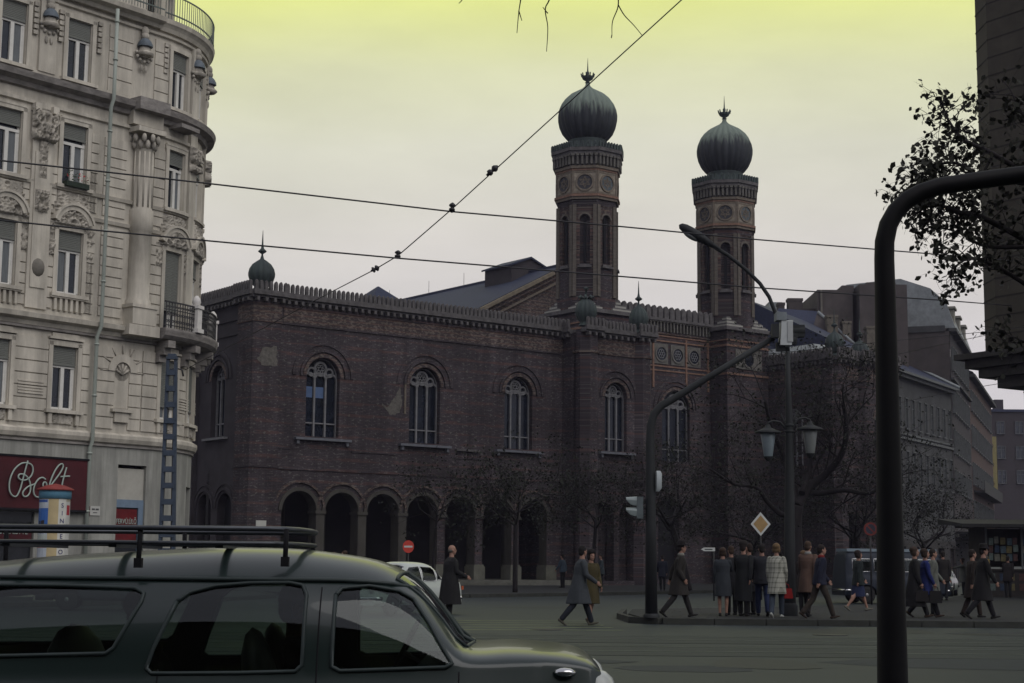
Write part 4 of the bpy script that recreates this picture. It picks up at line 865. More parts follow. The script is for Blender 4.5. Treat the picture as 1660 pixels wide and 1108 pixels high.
def fr_plane(p, th, px, py):
    """(s, z) where the line of sight through a photo pixel meets the vertical plane p, th"""
    d = cf * F + cr * (px - 830) - cu * (py - 554); dv = Vector((sin(R(th)), cos(R(th)))); n = Vector((dv.y, -dv.x))
    k = (p.xy @ n) / (d.xy @ n); W_ = Vector((0, 0, EYE)) + d * k; return ((W_.xy - p.xy) @ dv, W_.z)
def street_houses():
    th = 31.0; P = at(1456, 800, 128); P.z = 0
    s1, _ = fr_plane(P, th, 1541, 632); ze = fr_plane(P, th, 1456, 603)[1]
    t = empty('row_house', P, frame(th), 'grey-green house with rows of tall windows under dark slate eaves beyond the porch', 'building')
    b = MB(); b.wall(-7, s1, 3.5, ze - .5, [(x, .42, z0, z1, False) for z0, z1 in ((ze - 4.6, ze - 1.9), (ze - 8.6, ze - 6.0)) for x in []], 0, .3)
    n = 13; xs = [-6.2 + i * (s1 + 6.2 - .6) / (n - 1) for i in range(n)]
    b = MB(); b.wall(-7, s1, 3.6, ze - 5.2, [(x, .36, ze - 9.0, ze - 6.3, False) for x in xs], 0, .25); b.wall(-7, s1, ze - 5.2, ze, [(x, .36, ze - 4.4, ze - 2.0, False) for x in xs], 0, .25)
    b.wall(-7, s1, 0.1, 3.6, [(x, .9, .2, 3.0, False) for x in xs[::2]], 0, .4, 2); b.box(-7, s1, .4, .6, .1, ze, 3)
    b.box(-7, s1, -.18, 0, ze - 5.35, ze - 5.15, 1); b.box(-7, s1, -.12, 0, ze - 5.0, ze - 4.85, 1); b.box(-7, s1, -.5, 0, ze - .45, ze - .2, 1); b.box(-7, s1, -.8, .2, ze - .2, ze, 1)
    b.build('wall', [GREYF, GREYT, mat('dark_shop_floor', (.02, .018, .018), .7), BLACK], t)
    facade_windows(t, xs, ((ze - 4.4, ze - 2.0), (ze - 9.0, ze - 6.3)), .33, GREYT, .0)
    r = MB(); r.add([(-9, -.8, ze), (s1, -.8, ze), (s1, 9, ze + 5.2), (-9, 9, ze + 5.2), (s1, 9, ze), (-9, 9, ze)], [(0, 1, 2, 3), (1, 4, 2), (0, 3, 5)]); r.build('roof', SLATE, t)
    r = MB(); r.tube([(s1 - .1, -.8, ze + .1), (s1 - .1, 9, ze + 5.3)], .16, 4); r.build('pale_verge', LEAD, t)
    # tall house with firewall and mansard; the street bends here
    Q = P + Vector((sin(R(th)), cos(R(th)), 0)) * (s1 + .2); TG = 20.1
    t = empty('tall_corner_house', Q, frame(TG), 'tall house with brown brick firewall, pale mansard roof and steeply receding front', 'building')
    e = fr_plane(Q, TG, 1545, 541)[1]; L = fr_plane(Q, TG, 1573, 700)[0]
    b = MB(); b.wall(0, L, 3.8, e, [], 0); b.box(0, .5, 0.05, 13, 0, e, 2); b.box(L - .5, L, 0.05, 13, 0, e, 0); b.box(0, L, .15, .3, 0, 3.8, 1); b.box(0, L, -.6, .3, e - .3, e, 3); b.box(0, L, -.3, 0, e - 4.6, e - 4.4, 3); b.box(0, L, -.25, 0, 4.0, 4.3, 3)
    b.build('wall', [DBRICK, BLACK, DBRICK2, GREYF], t)
    facade_windows(t, [1.4 + i * 2.1 for i in range(int((L - 1.5) / 2.1))], [(e - 3.6, e - 1.6), (e - 7.4, e - 5.4), (e - 11.0, e - 9.0), (e - 14.4, e - 12.6)], .42, GREYT, -.12)
    aw = MB(); aw.box(1, L - 1, -2.2, 0, 4.3, 4.5); aw.box(1, L - 1, -2.2, -2.15, 3.8, 4.3); aw.build('awning', mat('dark_awning', (.012, .012, .014), .9), t)
    m = MB(); prof = [(-.5, e), (.3, e + 2.4), (1.6, e + 3.7), (4.2, e + 4.7), (9, e + 4.4), (13, e)]
    m.add([(.3, y, z) for y, z in prof] + [(L, y, z) for y, z in prof], [(i, i + 1, i + 7, i + 6) for i in range(5)] + [tuple(range(6))], 0); m.build('mansard_roof', LEAD, t)
    for dx in (1.2, 7, 13): d = MB(); d.box(dx, dx + 1.5, -.3, 1.4, e, e + 1.9); d.box(dx - .2, dx + 1.7, -.45, 1.5, e + 1.9, e + 2.1); d.build('dormer', mat('cream_dormer', (.16, .155, .13), .8, .2), t)
    c = MB(); c.box(-.1, .28, .4, 9.5, e - .3, e + .25, 0); c.build('parapet_coping', GREYF, t)
    Q2 = Q + Vector((sin(R(TG)), cos(R(TG)), 0)) * (L + .2)
    # neighbouring firewall blocks behind: two flat-topped towers with chimneys
    t = empty('firewall_house', at(1354, 800, 140).xy.to_3d(), frame(th), 'windowless brown brick rear blocks with chimney stubs rising above the row house', 'building')
    def fw(px0, px1, pyt, Yd, m, dep=6):
        a = at(px0, pyt, Yd); c = at(px1, pyt, Yd); o = Vector((t.location.x, t.location.y, 0))
        Ri = Matrix.Rotation(-frame(th), 3, 'Z'); return Ri @ (a - o), Ri @ (c - o), a.z
    b = MB()
    def wblock(px0, px1, pyt, Yd, dep, m=0, zb=0.1, b=b):
        # a block whose face runs square to the street, given by where its top edge is seen
        a, c, z = fw(px0, px1, pyt, Yd, m); x0 = min(a.x, c.x); y = (a.y, c.y)
        p0 = a; p1 = c; n = Vector((-(p1 - p0).y, (p1 - p0).x, 0)).normalized() * dep
        b.prism([(p0.x, p0.y), (p1.x, p1.y), (p1.x + n.x, p1.y + n.y), (p0.x + n.x, p0.y + n.y)], zb, z, m)
    wblock(1325, 1382, 470, 138, 14); wblock(1393, 1470, 461, 137, 14); wblock(1382, 1393, 476, 142, 8, 1)
    wblock(1290, 1325, 500, 139, 12, 0); wblock(1317, 1325, 508, 138.4, .3, 3); wblock(1240, 1300, 512, 141, 10, 1)
    wblock(1365, 1384, 463, 138.5, 3, 0, 25); wblock(1330, 1333, 470, 137.8, .2, 3, 18)
    wblock(1405, 1452, 458, 138, 3, 0, 24)
    b.build('firewall', [DBRICK2, DBRICK, OCHRE, mat('pale_quoin', (.11, .10, .085), .9)], t)
    for (a0, a1, py, Yd) in ((1278, 1301, 485, 140), (1341, 1358, 512, 134), (1366, 1380, 522, 134), (1262, 1272, 492, 140), (1405, 1418, 530, 133)):
        c = MB(); wblock(a0, a1, py, Yd, 1.0, 0, 14, c); wblock(a0 - 1, a1 + 1, py - 1.5, Yd - .05, 1.1, 0, at(a0, py + 3, Yd).z, c); c.build('chimney', [DBRICK2 if a0 < 1330 else mat('ochre_chimney', (.10, .088, .07), .9, .3), DBRICK], t)
    # sloping roofs in front of the blocks
    b = MB(); v = [at(1236, 560, 133), at(1262, 500, 138), at(1325, 505, 138), at(1335, 580, 131), at(1236, 600, 131)]
    o = Vector((t.location.x, t.location.y, 0)); Ri = Matrix.Rotation(-frame(th), 3, 'Z'); v = [tuple(Ri @ (p - o)) for p in v]
    b.add(v, [(0, 1, 2, 3, 4)]); b.build('lower_roof', SLATE, t)
    b = MB(); v = [at(1325, 505, 136), at(1440, 606, 131), at(1325, 640, 131), at(1290, 640, 132)]; v = [tuple(Ri @ (p - o)) for p in v]; b.add(v, [(0, 1, 2, 3)]); b.build('sloped_gable_wall', DBRICK2, t)
    b = MB(); b.tube([tuple(Ri @ (at(1326, 506, 135.8) - o)), tuple(Ri @ (at(1396, 568, 133) - o))], .14, 4); b.build('pale_verge', LEAD, t)
    b = MB(); v = [at(1330, 500, 136.5), at(1450, 560, 131.5), at(1450, 500, 136.5)]; 
    b = MB(); wblock(1246, 1268, 490, 142, 2, 0, 18, b); b.build('roof_skylight_house', [LEAD, DBRICK], t)
    # farther houses down the street
    e2 = fr_plane(Q2, TG, 1590, 634)[1]; L2 = fr_plane(Q2, TG, 1608, 700)[0]
    t = empty('far_row_house', Q2, frame(TG), 'brown house farther down the street with a long dark balcony band', 'building')
    b = MB(); b.wall(0, L2, .1, e2, [], 0); b.box(0, .4, 0.05, 12, .1, e2, 0); b.box(0, L2, -.6, 0, e2 - .3, e2, 1); b.box(0, L2, .0, 12, e2 + .01, e2 + .2, 1); b.build('wall', [mat('red_brown_render', (.055, .034, .030), .9, .25), GREYF], t)
    bb = MB(); bb.box(2, L2 - 2, -1.1, -.0, 8.9, 9.1); bb.box(2, L2 - 2, -1.1, -1.05, 9.1, 10.1); bb.build('long_balcony', mat('dark_balcony', (.02, .02, .022), .8), t)
    facade_windows(t, [1.5 + i * 2.6 for i in range(int((L2 - 2) / 2.6))], [(e2 - 3.6, e2 - 1.6), (e2 - 7.2, e2 - 5.1), (e2 - 11, e2 - 8.9), (e2 - 14.6, e2 - 12.7)], .5, GREYT, -.12)
    r = MB(); r.add([(0, -.4, e2 + .2), (L2, -.4, e2 + .2), (L2, 5, e2 + 2.6), (0, 5, e2 + 2.6), (0, 12, e2 + .2), (L2, 12, e2 + .2)], [(0, 1, 2, 3), (3, 2, 5, 4), (0, 3, 4)]); r.build('roof', SLATE, t)
    a = at(1607, 800, 205); t = empty('hotel_sign', Vector((a.x, a.y, 0)), 0, 'tall narrow pale yellow vertical sign standing out from the far facades', 'sign')
    z0 = at(1607, 800, 205).z; z1 = at(1607, 708, 205).z
    b = MB(); b.box(-.85, .85, 0, .5, z0, z1); b.build('sign_box', mat('faded_yellow_sign', (.17, .145, .06), .7, .2), t); b = MB(); b.box(-.2, .2, .5, 3.5, z1 - 1, z1 - .8); b.box(-.2, .2, .5, 3.5, z0 + 1, z0 + 1.2); b.build('bracket', IRON, t)
    for i, ch in enumerate('HOTEL'[:0]): pass
    for i in range(3):
        q = MB(); zc = z0 + (i + .5) * (z1 - z0) / 3; q.ring(0, zc, .28, .46, -.05, 0, 0, 2 * pi, 10); q.build('faded_letter', mat('brown_letter', (.06, .045, .03), .8), t)
    a = at(1603, 800, 260); t = empty('end_house', Vector((a.x, a.y, 0)), 0, 'small dark house closing the far end of the street below the pale sky', 'building')
    zt = at(1620, 668, 260).z; b = MB(); b.box(0, 16, 0, 12, .1, zt); b.box(-.3, 16.3, -.3, 12.3, zt, zt + .4, 1); b.build('wall', [mat('dark_far_render', (.032, .027, .028), .9, .2), SLATE], t)
    b = MB(); b.box(2, 3.4, 2, 3.4, zt + .4, zt + 2.2); b.build('chimney', DBRICK, t)
    facade_windows(t, [2.2 + i * 3 for i in range(5)], [(zt - 3.5, zt - 1.6), (zt - 7.5, zt - 5.6), (zt - 11.5, zt - 9.5)], .6, GREYT, -.12)
street_houses()
def stone_house():
    th = 180 - 33.5; Yc = 72; P = at(1614, 500, Yc); P.z = 0
    t = empty('stone_corner_house', P, frame(th), 'dark ashlar house with overhanging upper storeys at the right edge behind the kiosk', 'building')
    # local x: along the front toward the camera; building body lies on +y? front seen from the street side
    zc = 10.4; zt = 34; D = 14
    sgn = 1
    b = MB(); b.box(0, 22, 0, D, zc, zt, 0)
    pl = [(0, 0), (-1.4, .9), (-1.4, D), (0, D)]; b.prism(pl, zc, zt, 0)
    b.build('upper_wall', DSTONE, t)
    g = MB(); z = zc + .5
    while z < zt:
        g.box(-.02, 22, -.015, .0, z, z + .055); g.prism([(0, -.015), (-1.42, .885), (-1.42, .93), (0, .03)], z, z + .055); z += .86
    g.build('masonry_joints', mat('dark_joint', (.02, .018, .015), .95), t)
    l = MB(); l.box(1.0, 22, .5, D, 0.1, zc - .2, 0); l.build('lower_wall', mat('grey_ashlar', (.085, .085, .08), .9, .2, .8, bump=.3), t)
    g = MB(); 
    for z in (1.6, 3.1, 4.6, 6.1, 7.6, 9.1): g.box(.985, 22, .48, .5, z, z + .06); g.box(.98, 1.0, .5, D, z, z + .06)
    g.build('lower_joints', mat('dark_joint', (.02, .018, .015), .95), t)
    c = MB(); c.box(-1.0, 22, -.1, D, zc - .5, zc - .05, 0); c.box(-1.55, 22, -.35, D, zc - .05, zc + .35, 0); c.box(-1.9, 22, -.7, D, zc + .35, zc + .6, 0); c.box(-.2, 22, .2, D, zc - 1.0, zc - .5, 0); c.build('cornice', mat('black_cornice', (.03, .028, .026), .9, .3), t)
    for x in (3.0, 7.0, 11.0, 15, 19):
        for z0 in (13.2, 17.6, 22, 26.5):
            f = MB(); f.box(x - .8, x + .8, -.12, 0, z0 - .2, z0, 0); f.box(x - .8, x - .6, -.1, 0, z0, z0 + 2.4); f.box(x + .6, x + .8, -.1, 0, z0, z0 + 2.4); f.box(x - .9, x + .9, -.16, 0, z0 + 2.4, z0 + 2.7); fo = f.build('window', DSTONE, t)
            q = MB(); q.box(x - .6, x + .6, -.03, -.016, z0, z0 + 2.4); q.build('glass', DARKG, fo)
stone_house()

def houses_behind():
    for k, (x0, x1, h, lab) in enumerate(((-70, -24, 21, 'dark plastered house with shuttered windows behind the camera to the left'), (-23.9, 12, 18.5, 'grey-brown house with rows of windows directly behind the camera'), (12.1, 60, 22, 'tall dark house with rows of windows behind the camera to the right'))):
        t = empty('row_house', (x0, -17, 0), 0, lab, 'building'); W_ = x1 - x0; b = MB(); b.box(0, W_, -10, 0, 0, h, 0); b.box(0, W_, 0, .5, h - .5, h, 1); b.box(0, W_, 0, .25, 4.6, 4.9, 1); b.build('wall', [mat('dark_back_render', (.05, .045, .042), .9, .25, .6), GREYF], t)
        f0 = MB(lambda x, y, z: (x, -y, z))
        for r_ in range(4):
            for i in range(int(W_ / 3.4)):
                x = 1.7 + i * 3.4; z = 5.8 + r_ * 3.7
                if z + 2.2 > h - .6: continue
                w_ = MB(lambda x, y, z: (x, -y, z)); w_.box(x - .62, x - .5, -.1, 0, z, z + 2.1, seg=9); w_.box(x + .5, x + .62, -.1, 0, z, z + 2.1, seg=9); w_.box(x - .7, x + .7, -.12, 0, z + 2.1, z + 2.25, seg=9); o = w_.build('window', GREYT, t); g = MB(lambda x, y, z: (x, -y, z)); g.box(x - .5, x + .5, -.03, -.01, z, z + 2.1, seg=9); g.build('glass', DARKG, o)
houses_behind()
# ------------------------------------------------------------------ street furniture
def rel(o, p): return tuple(Vector(p) - o)
def path(o, pts, Y): return [rel(o, at(x, y, Y)) for x, y in pts]
def traffic_mast():
    Y = 38.6; g = at(1056, 1005, Y); o = Vector((g.x, Y, .14)); k = 2617 / Y
    t = empty('traffic_light_mast', o, 0, 'black cranked mast on the kerb whose long arm rises right to a grey signal', 'traffic light')
    b = MB(); p = path(o, [(1056, 995), (1055, 850), (1054, 720), (1055, 690), (1060, 672), (1072, 658), (1090, 648), (1150, 611), (1254, 548)], Y); p[0] = (0, 0, 0)
    b.tube(p, [.15, .125, .105, .10, .10, .095, .09, .08, .07], 14); b.lathe(0, 0, [(.2, 0), (.2, .06), (.16, .1)], 12); b.build('mast', POLEP, t)
    # signal at arm end, housings seen from the side and behind
    def bx(x0, x1, y0, y1, d0, d1, name, m, par=t, sk=0.):
        a = at(x0, y1, Y) - o; c = at(x1, y0, Y) - o; q = MB(); dx = sk
        q.add([(a.x, d0, a.z), (c.x, d0, a.z), (c.x + dx, d0, c.z), (a.x + dx, d0, c.z), (a.x, d1, a.z), (c.x, d1, a.z), (c.x + dx, d1, c.z), (a.x + dx, d1, c.z)], [(0, 1, 2, 3), (4, 5, 6, 7), (0, 1, 5, 4), (1, 2, 6, 5), (2, 3, 7, 6), (3, 0, 4, 7)]); return q.build(name, m, par)
    bx(1263, 1281, 521, 561, -.18, .18, 'signal_housing', GREYP, sk=.04)
    bx(1250, 1261, 527, 549, -.2, .0, 'mounting_bracket', POLEP); bx(1257, 1273, 508, 521, -.2, .2, 'signal_cap', mat('weathered_grey_paint', (.14, .16, .17), .6, .2))
    # right facing visor hoods
    for yy in (537, 553):
        a = at(1281 if yy < 545 else 1266, yy, Y) - o; q = MB(); L_ = .34
        q.lathe(0, 0, [(.13, 0), (.145, L_)], 14, a0=R(-30), a1=R(210)); 
        Rm = Matrix.Rotation(pi / 2, 3, 'Y'); q.v = [tuple(Rm @ (Matrix.Rotation(pi / 2, 3, 'Z') @ Vector(v)) + a) for v in q.v]; vo = q.build('visor', POLEP, t)
        q = MB(); q.lathe(0, 0, [(.12, 0), (.12, .02)], 14); q.v = [tuple(Rm @ Vector(v) + a) for v in q.v]; q.build('lens', mat('dark_lens', (.02, .015, .012), .2), vo)
    bx(1283, 1303, 528, 547, -.12, .12, 'visor_box', POLEP); bx(1262, 1290, 547, 559, -.12, .1, 'lower_visor_box', POLEP, sk=.03)
    bx(1258, 1272, 556, 570, -.06, .06, 'arm_end_clamp', POLEP); bx(1275, 1283, 523, 556, -.2, -.181, 'back_plate', mat('pale_backplate', (.3, .31, .31), .5, .1))
    q = MB(); a = at(1271, 573, Y) - o; q.ring(a.x, a.z, .06, .085, -.02, .02, 0, 2 * pi, 12); q.build('hook_ring', POLEP, t)
    # small signal on the left of the mast, with two pale hoods
    bx(1032, 1042, 806, 841, -.12, .12, 'side_signal_housing', mat('grey_blue_housing', (.07, .085, .09), .5, .2)); bx(1042, 1050, 812, 816, -.03, .03, 'upper_bracket', POLEP); bx(1042, 1050, 832, 836, -.03, .03, 'lower_bracket', POLEP)
    for yy in (812, 829):
        a = at(1033, yy, Y) - o; q = MB(); vs = []
        for i in range(9):
            an = pi * i / 8; vs += [(0, -.12 * cos(an), .10 * sin(an)), (-.27 + .0 * sin(an), -.11 * cos(an), .02 + .06 * sin(an))]
        q.add(vs, [(2 * i, 2 * i + 1, 2 * i + 3, 2 * i + 2) for i in range(8)] , 0, True); q.add([(0, -.12, 0), (-.27, -.11, .02), (-.16, -.1, -.09), (0, -.1, -.13)], [(0, 1, 2, 3)]); q.add([(0, .12, 0), (-.27, .11, .02), (-.16, .1, -.09), (0, .1, -.13)], [(0, 1, 2, 3)])
        q.v = [tuple(Vector(v) + a) for v in q.v]; q.build('side_visor', mat('pale_hood', (.17, .20, .20), .4, .1), t)
    q = MB(); a = at(1062, 797, Y) - o; c = at(1062, 764, Y) - o
    q.lathe(a.x, 0, [(.10, a.z), (.16, a.z + .08), (.165, c.z - .06), (.13, c.z)], 12, a0=R(-80), a1=R(80)); q.build('pale_curved_shield', mat('pale_shield', (.28, .31, .32), .5, .1), t)
traffic_mast()
def lamp():
    Y = 41.2; g = at(1279, 998, Y); o = Vector((g.x, Y, .14))
    t = empty('street_lamp', o, 0, 'dark green lamp post with two hanging lanterns and one long curved arm on top', 'street lamp')
    b = MB(); p = path(o, [(1280, 998), (1280, 960), (1280, 900), (1280, 700), (1278, 640), (1277, 570)], Y); p[0] = (p[1][0], 0, 0)
    b.tube(p, [.16, .15, .14, .105, .075, .06], 14); b.lathe(p[0][0], 0, [(.20, 0), (.20, .25), (.16, .32)], 14)
    for y in (690, 700, 880): q = at(1280, y, Y) - o; b.lathe(q.x, 0, [(.10, q.z - .04), (.135, q.z), (.10, q.z + .04)], 14)
    b.build('post', POLEP, t)
    b = MB(); b.tube(path(o, [(1277, 572), (1275, 545), (1268, 525), (1257, 508), (1247, 482), (1232, 460), (1210, 438), (1180, 414), (1160, 402)], Y), [.06, .055, .05, .05, .05, .05, .05, .05, .055], 10); b.build('curved_arm', POLEP, t)
    a = at(1134, 385, Y) - o; d = (at(1168, 407, Y) - at(1102, 367, Y)); Ln = d.length; an = atan2(d.z, d.x)
    rot = Matrix.Rotation(-an, 3, 'Y'); b = MB()
    prof = [(-.5, .02), (-.46, .1), (-.36, .15), (-.2, .17), (.0, .165), (.18, .12), (.34, .085), (.5, .06)]
    vs = []; n = 12
    for x, r_ in prof:
        for k in range(n): tt = 2 * pi * k / n; vs.append(tuple(rot @ Vector((x * Ln, r_ * 1.0 * cos(tt), r_ * .8 * sin(tt))) + a))
    b.add(vs, [(i * n + k, i * n + (k + 1) % n, (i + 1) * n + (k + 1) % n, (i + 1) * n + k) for i in range(len(prof) - 1) for k in range(n)], 0, True); ho = b.build('lamp_head', POLEP, t)
    b = MB(); b.ell(tuple(rot @ Vector((-.16 * Ln, 0, -.10)) + a), (.24, .12, .07), 0, 12, rot); b.build('lamp_glass', mat('grey_lamp_glass', (.14, .15, .15), .3, .2), ho)
    for s_, px, yc in ((-1, 1245, 701), (1, 1313, 696)):
        c = at(px, yc, Y) - o; e = at(1280, yc + 2, Y) - o; b = MB()
        top = c.z + .26
        b.tube([(e.x, 0, c.z - .05), (e.x + s_ * .12, 0, c.z + .12), (e.x + s_ * .24, 0, top), (c.x - s_ * .14, 0, top + .03), (c.x, 0, top - .02), (c.x, 0, c.z + .1)], .028, 8)
        b.tube([(e.x + s_ * .05, 0, c.z - .1), (e.x + s_ * .1, 0, c.z + .2), (e.x + s_ * .22, 0, c.z + .48)], .02, 6)
        bo = b.build('bracket', POLEP, t)
        b = MB(); b.lathe(c.x, 0, [(.34, c.z - .02), (.335, c.z + .015), (.2, c.z + .06), (.08, c.z + .12), (.05, c.z + .2)], 20); b.build('lantern_cap', POLEP, bo)
        b = MB(); b.lathe(c.x, 0, [(.10, c.z - .64), (.115, c.z - .6), (.19, c.z - .06), (.17, c.z - .02)], 18); b.build('lantern_glass', mat('milky_lantern_glass', (.13, .16, .175), .3, .12) if s_ < 0 else mat('milky_lantern_glass_b', (.12, .13, .125), .3, .12), bo)
        b = MB(); b.lathe(c.x, 0, [(.04, c.z - .74), (.11, c.z - .66), (.12, c.z - .62)], 12); b.build('lantern_foot', POLEP, bo)
lamp()
def near_pole():
    Y = 9.0; o = Vector((at(1446, 1108, Y).x, Y, 0)); t = empty('signal_gantry_pole', o, 0, 'thick black pole close to the camera bending over to the right at its top', 'pole')
    b = MB(); p = path(o, [(1447, 1100), (1440, 700), (1433.5, 420), (1434, 392), (1440, 365), (1452, 343), (1470, 325), (1493, 312), (1525, 302), (1600, 291), (1660, 283), (2000, 240)], Y)
    b.tube([(p[0][0] + .01, 0, 0)] + p, [.095, .083, .066, .056, .055, .053, .052, .051, .05, .05, .05, .05, .05], 28)
    b.lathe(0, 0, [(.16, 0), (.16, .03), (.1, .05)], 16); b.build('pole', mat('black_pole_paint', (.005, .005, .006), .6, .3, 4, spec=.15), t)
    e = p[-1]; b = MB(); b.box(e[0] - .16, e[0] + .16, -.12, .12, e[2] - .95, e[2] - .05); b.build('signal_box', POLEP, t)
near_pole()
def sign_post(name, px, py, r_, Y, label, kind, zb=.14):
    c = at(px, py, Y); o = Vector((c.x, Y, zb)); t = empty(name, o, 0, label, 'road sign')
    b = MB(); b.tube([(0, .03, 0), (0, .03, c.z - zb + r_ * .8)], .03, 8); b.build('post', IRON, t); z = c.z - zb; b = MB()
    if kind == 'diamond':
        b.pxz([(-r_, z), (0, z - r_ * 1.18), (r_, z), (0, z + r_ * 1.18)], -.02, 0, 0); po = b.build('plate', mat('white_sign_edge', (.42, .44, .42), .5, .06), t)
        b = MB(); k = .74; b.pxz([(-r_ * k, z), (0, z - r_ * 1.18 * k), (r_ * k, z), (0, z + r_ * 1.18 * k)], -.024, -.019); b.build('yellow_centre', mat('faded_yellow', (.26, .17, .07), .5, .15), po)
    if kind == 'noentry':
        b.pxz([(r_ * cos(i * pi / 12), z + r_ * 1.12 * sin(i * pi / 12)) for i in range(24)], -.02, 0); po = b.build('plate', mat('red_sign', (.42, .045, .03), .5, .1), t)
        b = MB(); b.box(-r_ * .75, r_ * .75, -.024, -.019, z - r_ * .16, z + r_ * .16); b.build('white_bar', mat('white_sign_edge', (.42, .44, .42), .5), po)
    if kind == 'nostop':
        b.pxz([(r_ * .7 * cos(i * pi / 12), z + r_ * .7 * sin(i * pi / 12)) for i in range(24)], -.02, 0); po = b.build('plate', mat('dark_blue_sign', (.018, .02, .035), .5), t)
        b = MB(); b.ring(0, z, r_ * .74, r_, -.024, .0, 0, 2 * pi, 24); b.pxz([(-r_ * .6, z + r_ * .45), (-r_ * .45, z + r_ * .6), (r_ * .6, z - r_ * .45), (r_ * .45, z - r_ * .6)], -.026, -.02); b.build('red_ring', mat('dull_red', (.11, .015, .012), .6), po)
    if kind == 'arrow':
        b.pxz([(0.05, z - .07), (.05, z + .07), (-.38, z + .07), (-.5, z), (-.38, z - .07)], -.02, 0); po = b.build('arrow_plate', mat('white_sign_edge', (.42, .44, .42)), t)
        b = MB(); b.box(-.36, -.05, -.024, -.019, z - .02, z + .02); b.build('dark_text_line', IRON, po)
    return t
sign_post('priority_road_sign', 1233, 850, .37, 60, 'yellow diamond priority sign with white edge on a thin dark post', 'diamond')
sign_post('no_entry_sign', 662, 886.5, .22, 64, 'round red no-entry sign with white bar standing above the pale saloon', 'noentry', 0)
sign_post('no_stopping_sign', 1411, 858, .22, 54, 'round no-stopping sign with dull red ring beside the thick near pole', 'nostop')
sign_post('direction_sign', 1157, 891, .1, 64, 'small white arrow plate pointing left behind the waiting crowd', 'arrow', 0)
def advert_column():
    Y = 50.; c = at(85, 900, Y); o = Vector((c.x, Y, .14)); t = empty('advertising_column', o, 0, 'round advertising column with red conical cap, blue rim and pasted posters', 'advertising column')
    r_ = .46; zt = at(85, 796, Y).z - .14; zc = at(85, 809, Y).z - .14; ztt = at(85, 786, Y).z - .14
    b = MB(); b.lathe(0, 0, [(r_ + .06, 0), (r_ + .06, .3), (r_, .32), (r_, zc)], 32); b.build('drum', mat('cream_drum', (.34, .32, .25), .8, .15, 3), t)
    b = MB(); b.lathe(0, 0, [(r_ + .0, zc), (r_ + .03, zc), (r_ + .03, zt)], 32); b.build('blue_rim', mat('sky_blue_rim', (.13, .30, .42), .6, .1), t)
    b = MB(); b.lathe(0, 0, [(r_, zt), (r_ + .10, zt), (r_ + .10, zt + .05), (.3, zt + .16), (.1, zt + .2), (.02, ztt + .03)], 32); b.build('cap', mat('dull_red_cap', (.20, .035, .03), .7, .2), t)
    def poster(a0, a1, z0, z1, col, k=0, nm='poster'):
        b = MB(); n = 6; rr_ = r_ + .004 + .002 * k; vs = []
        for i in range(n + 1):
            a = R(a0 + (a1 - a0) * i / n); vs += [(rr_ * sin(a), -rr_ * cos(a), z0), (rr_ * sin(a), -rr_ * cos(a), z1)]
        b.add(vs, [(2 * i, 2 * i + 2, 2 * i + 3, 2 * i + 1) for i in range(n)]); return b.build(nm, mat('poster_%d' % int(col[0] * 9e3 + col[1] * 900 + col[2] * 90), col, .8, .12), t)
    poster(-88, -8, .9, zc - .02, (.42, .46, .50)); poster(-80, -8, zc - .9, zc - .3, (.04, .12, .36), 1); poster(-85, -12, zc - .12, zc - .04, (.05, .10, .30), 1); poster(-88, -10, zc - 1.35, zc - 1.1, (.40, .44, .40), 1); poster(-82, -12, zc - 1.5, zc - 1.38, (.5, .10, .06), 1)
    poster(-8, 30, .6, zc - .02, (.42, .34, .19)); poster(30, 62, .6, zc - .02, (.52, .52, .47)); poster(62, 95, 1.2, zc - .1, (.45, .45, .42)); poster(66, 88, zc - .5, zc - .2, (.30, .03, .04), 1)
    poster(-80, 80, .35, .85, (.32, .33, .30))
    rr = random.Random(3)
    for i in range(9): a = rr.uniform(-76, -20); z = zc - 1.08 + rr.uniform(0, .32); poster(a, a + rr.uniform(6, 16), z, z + rr.uniform(.05, .14), (.03, .03, .035) if i % 3 else (.45, .45, .45), 2, 'poster_figure')
    for i, ch in enumerate('SINGELO'):
        a = R(45); o2 = text_mesh(ch, .2, 'poster_letter', mat('navy_ink', (.03, .03, .12), .7), t, (0, 0, 0), UPR, .002); o2.location = ((r_ + .012) * sin(a), -(r_ + .012) * cos(a), zc - .22 - i * .235); o2.rotation_euler = (0, 0, a)
advert_column()
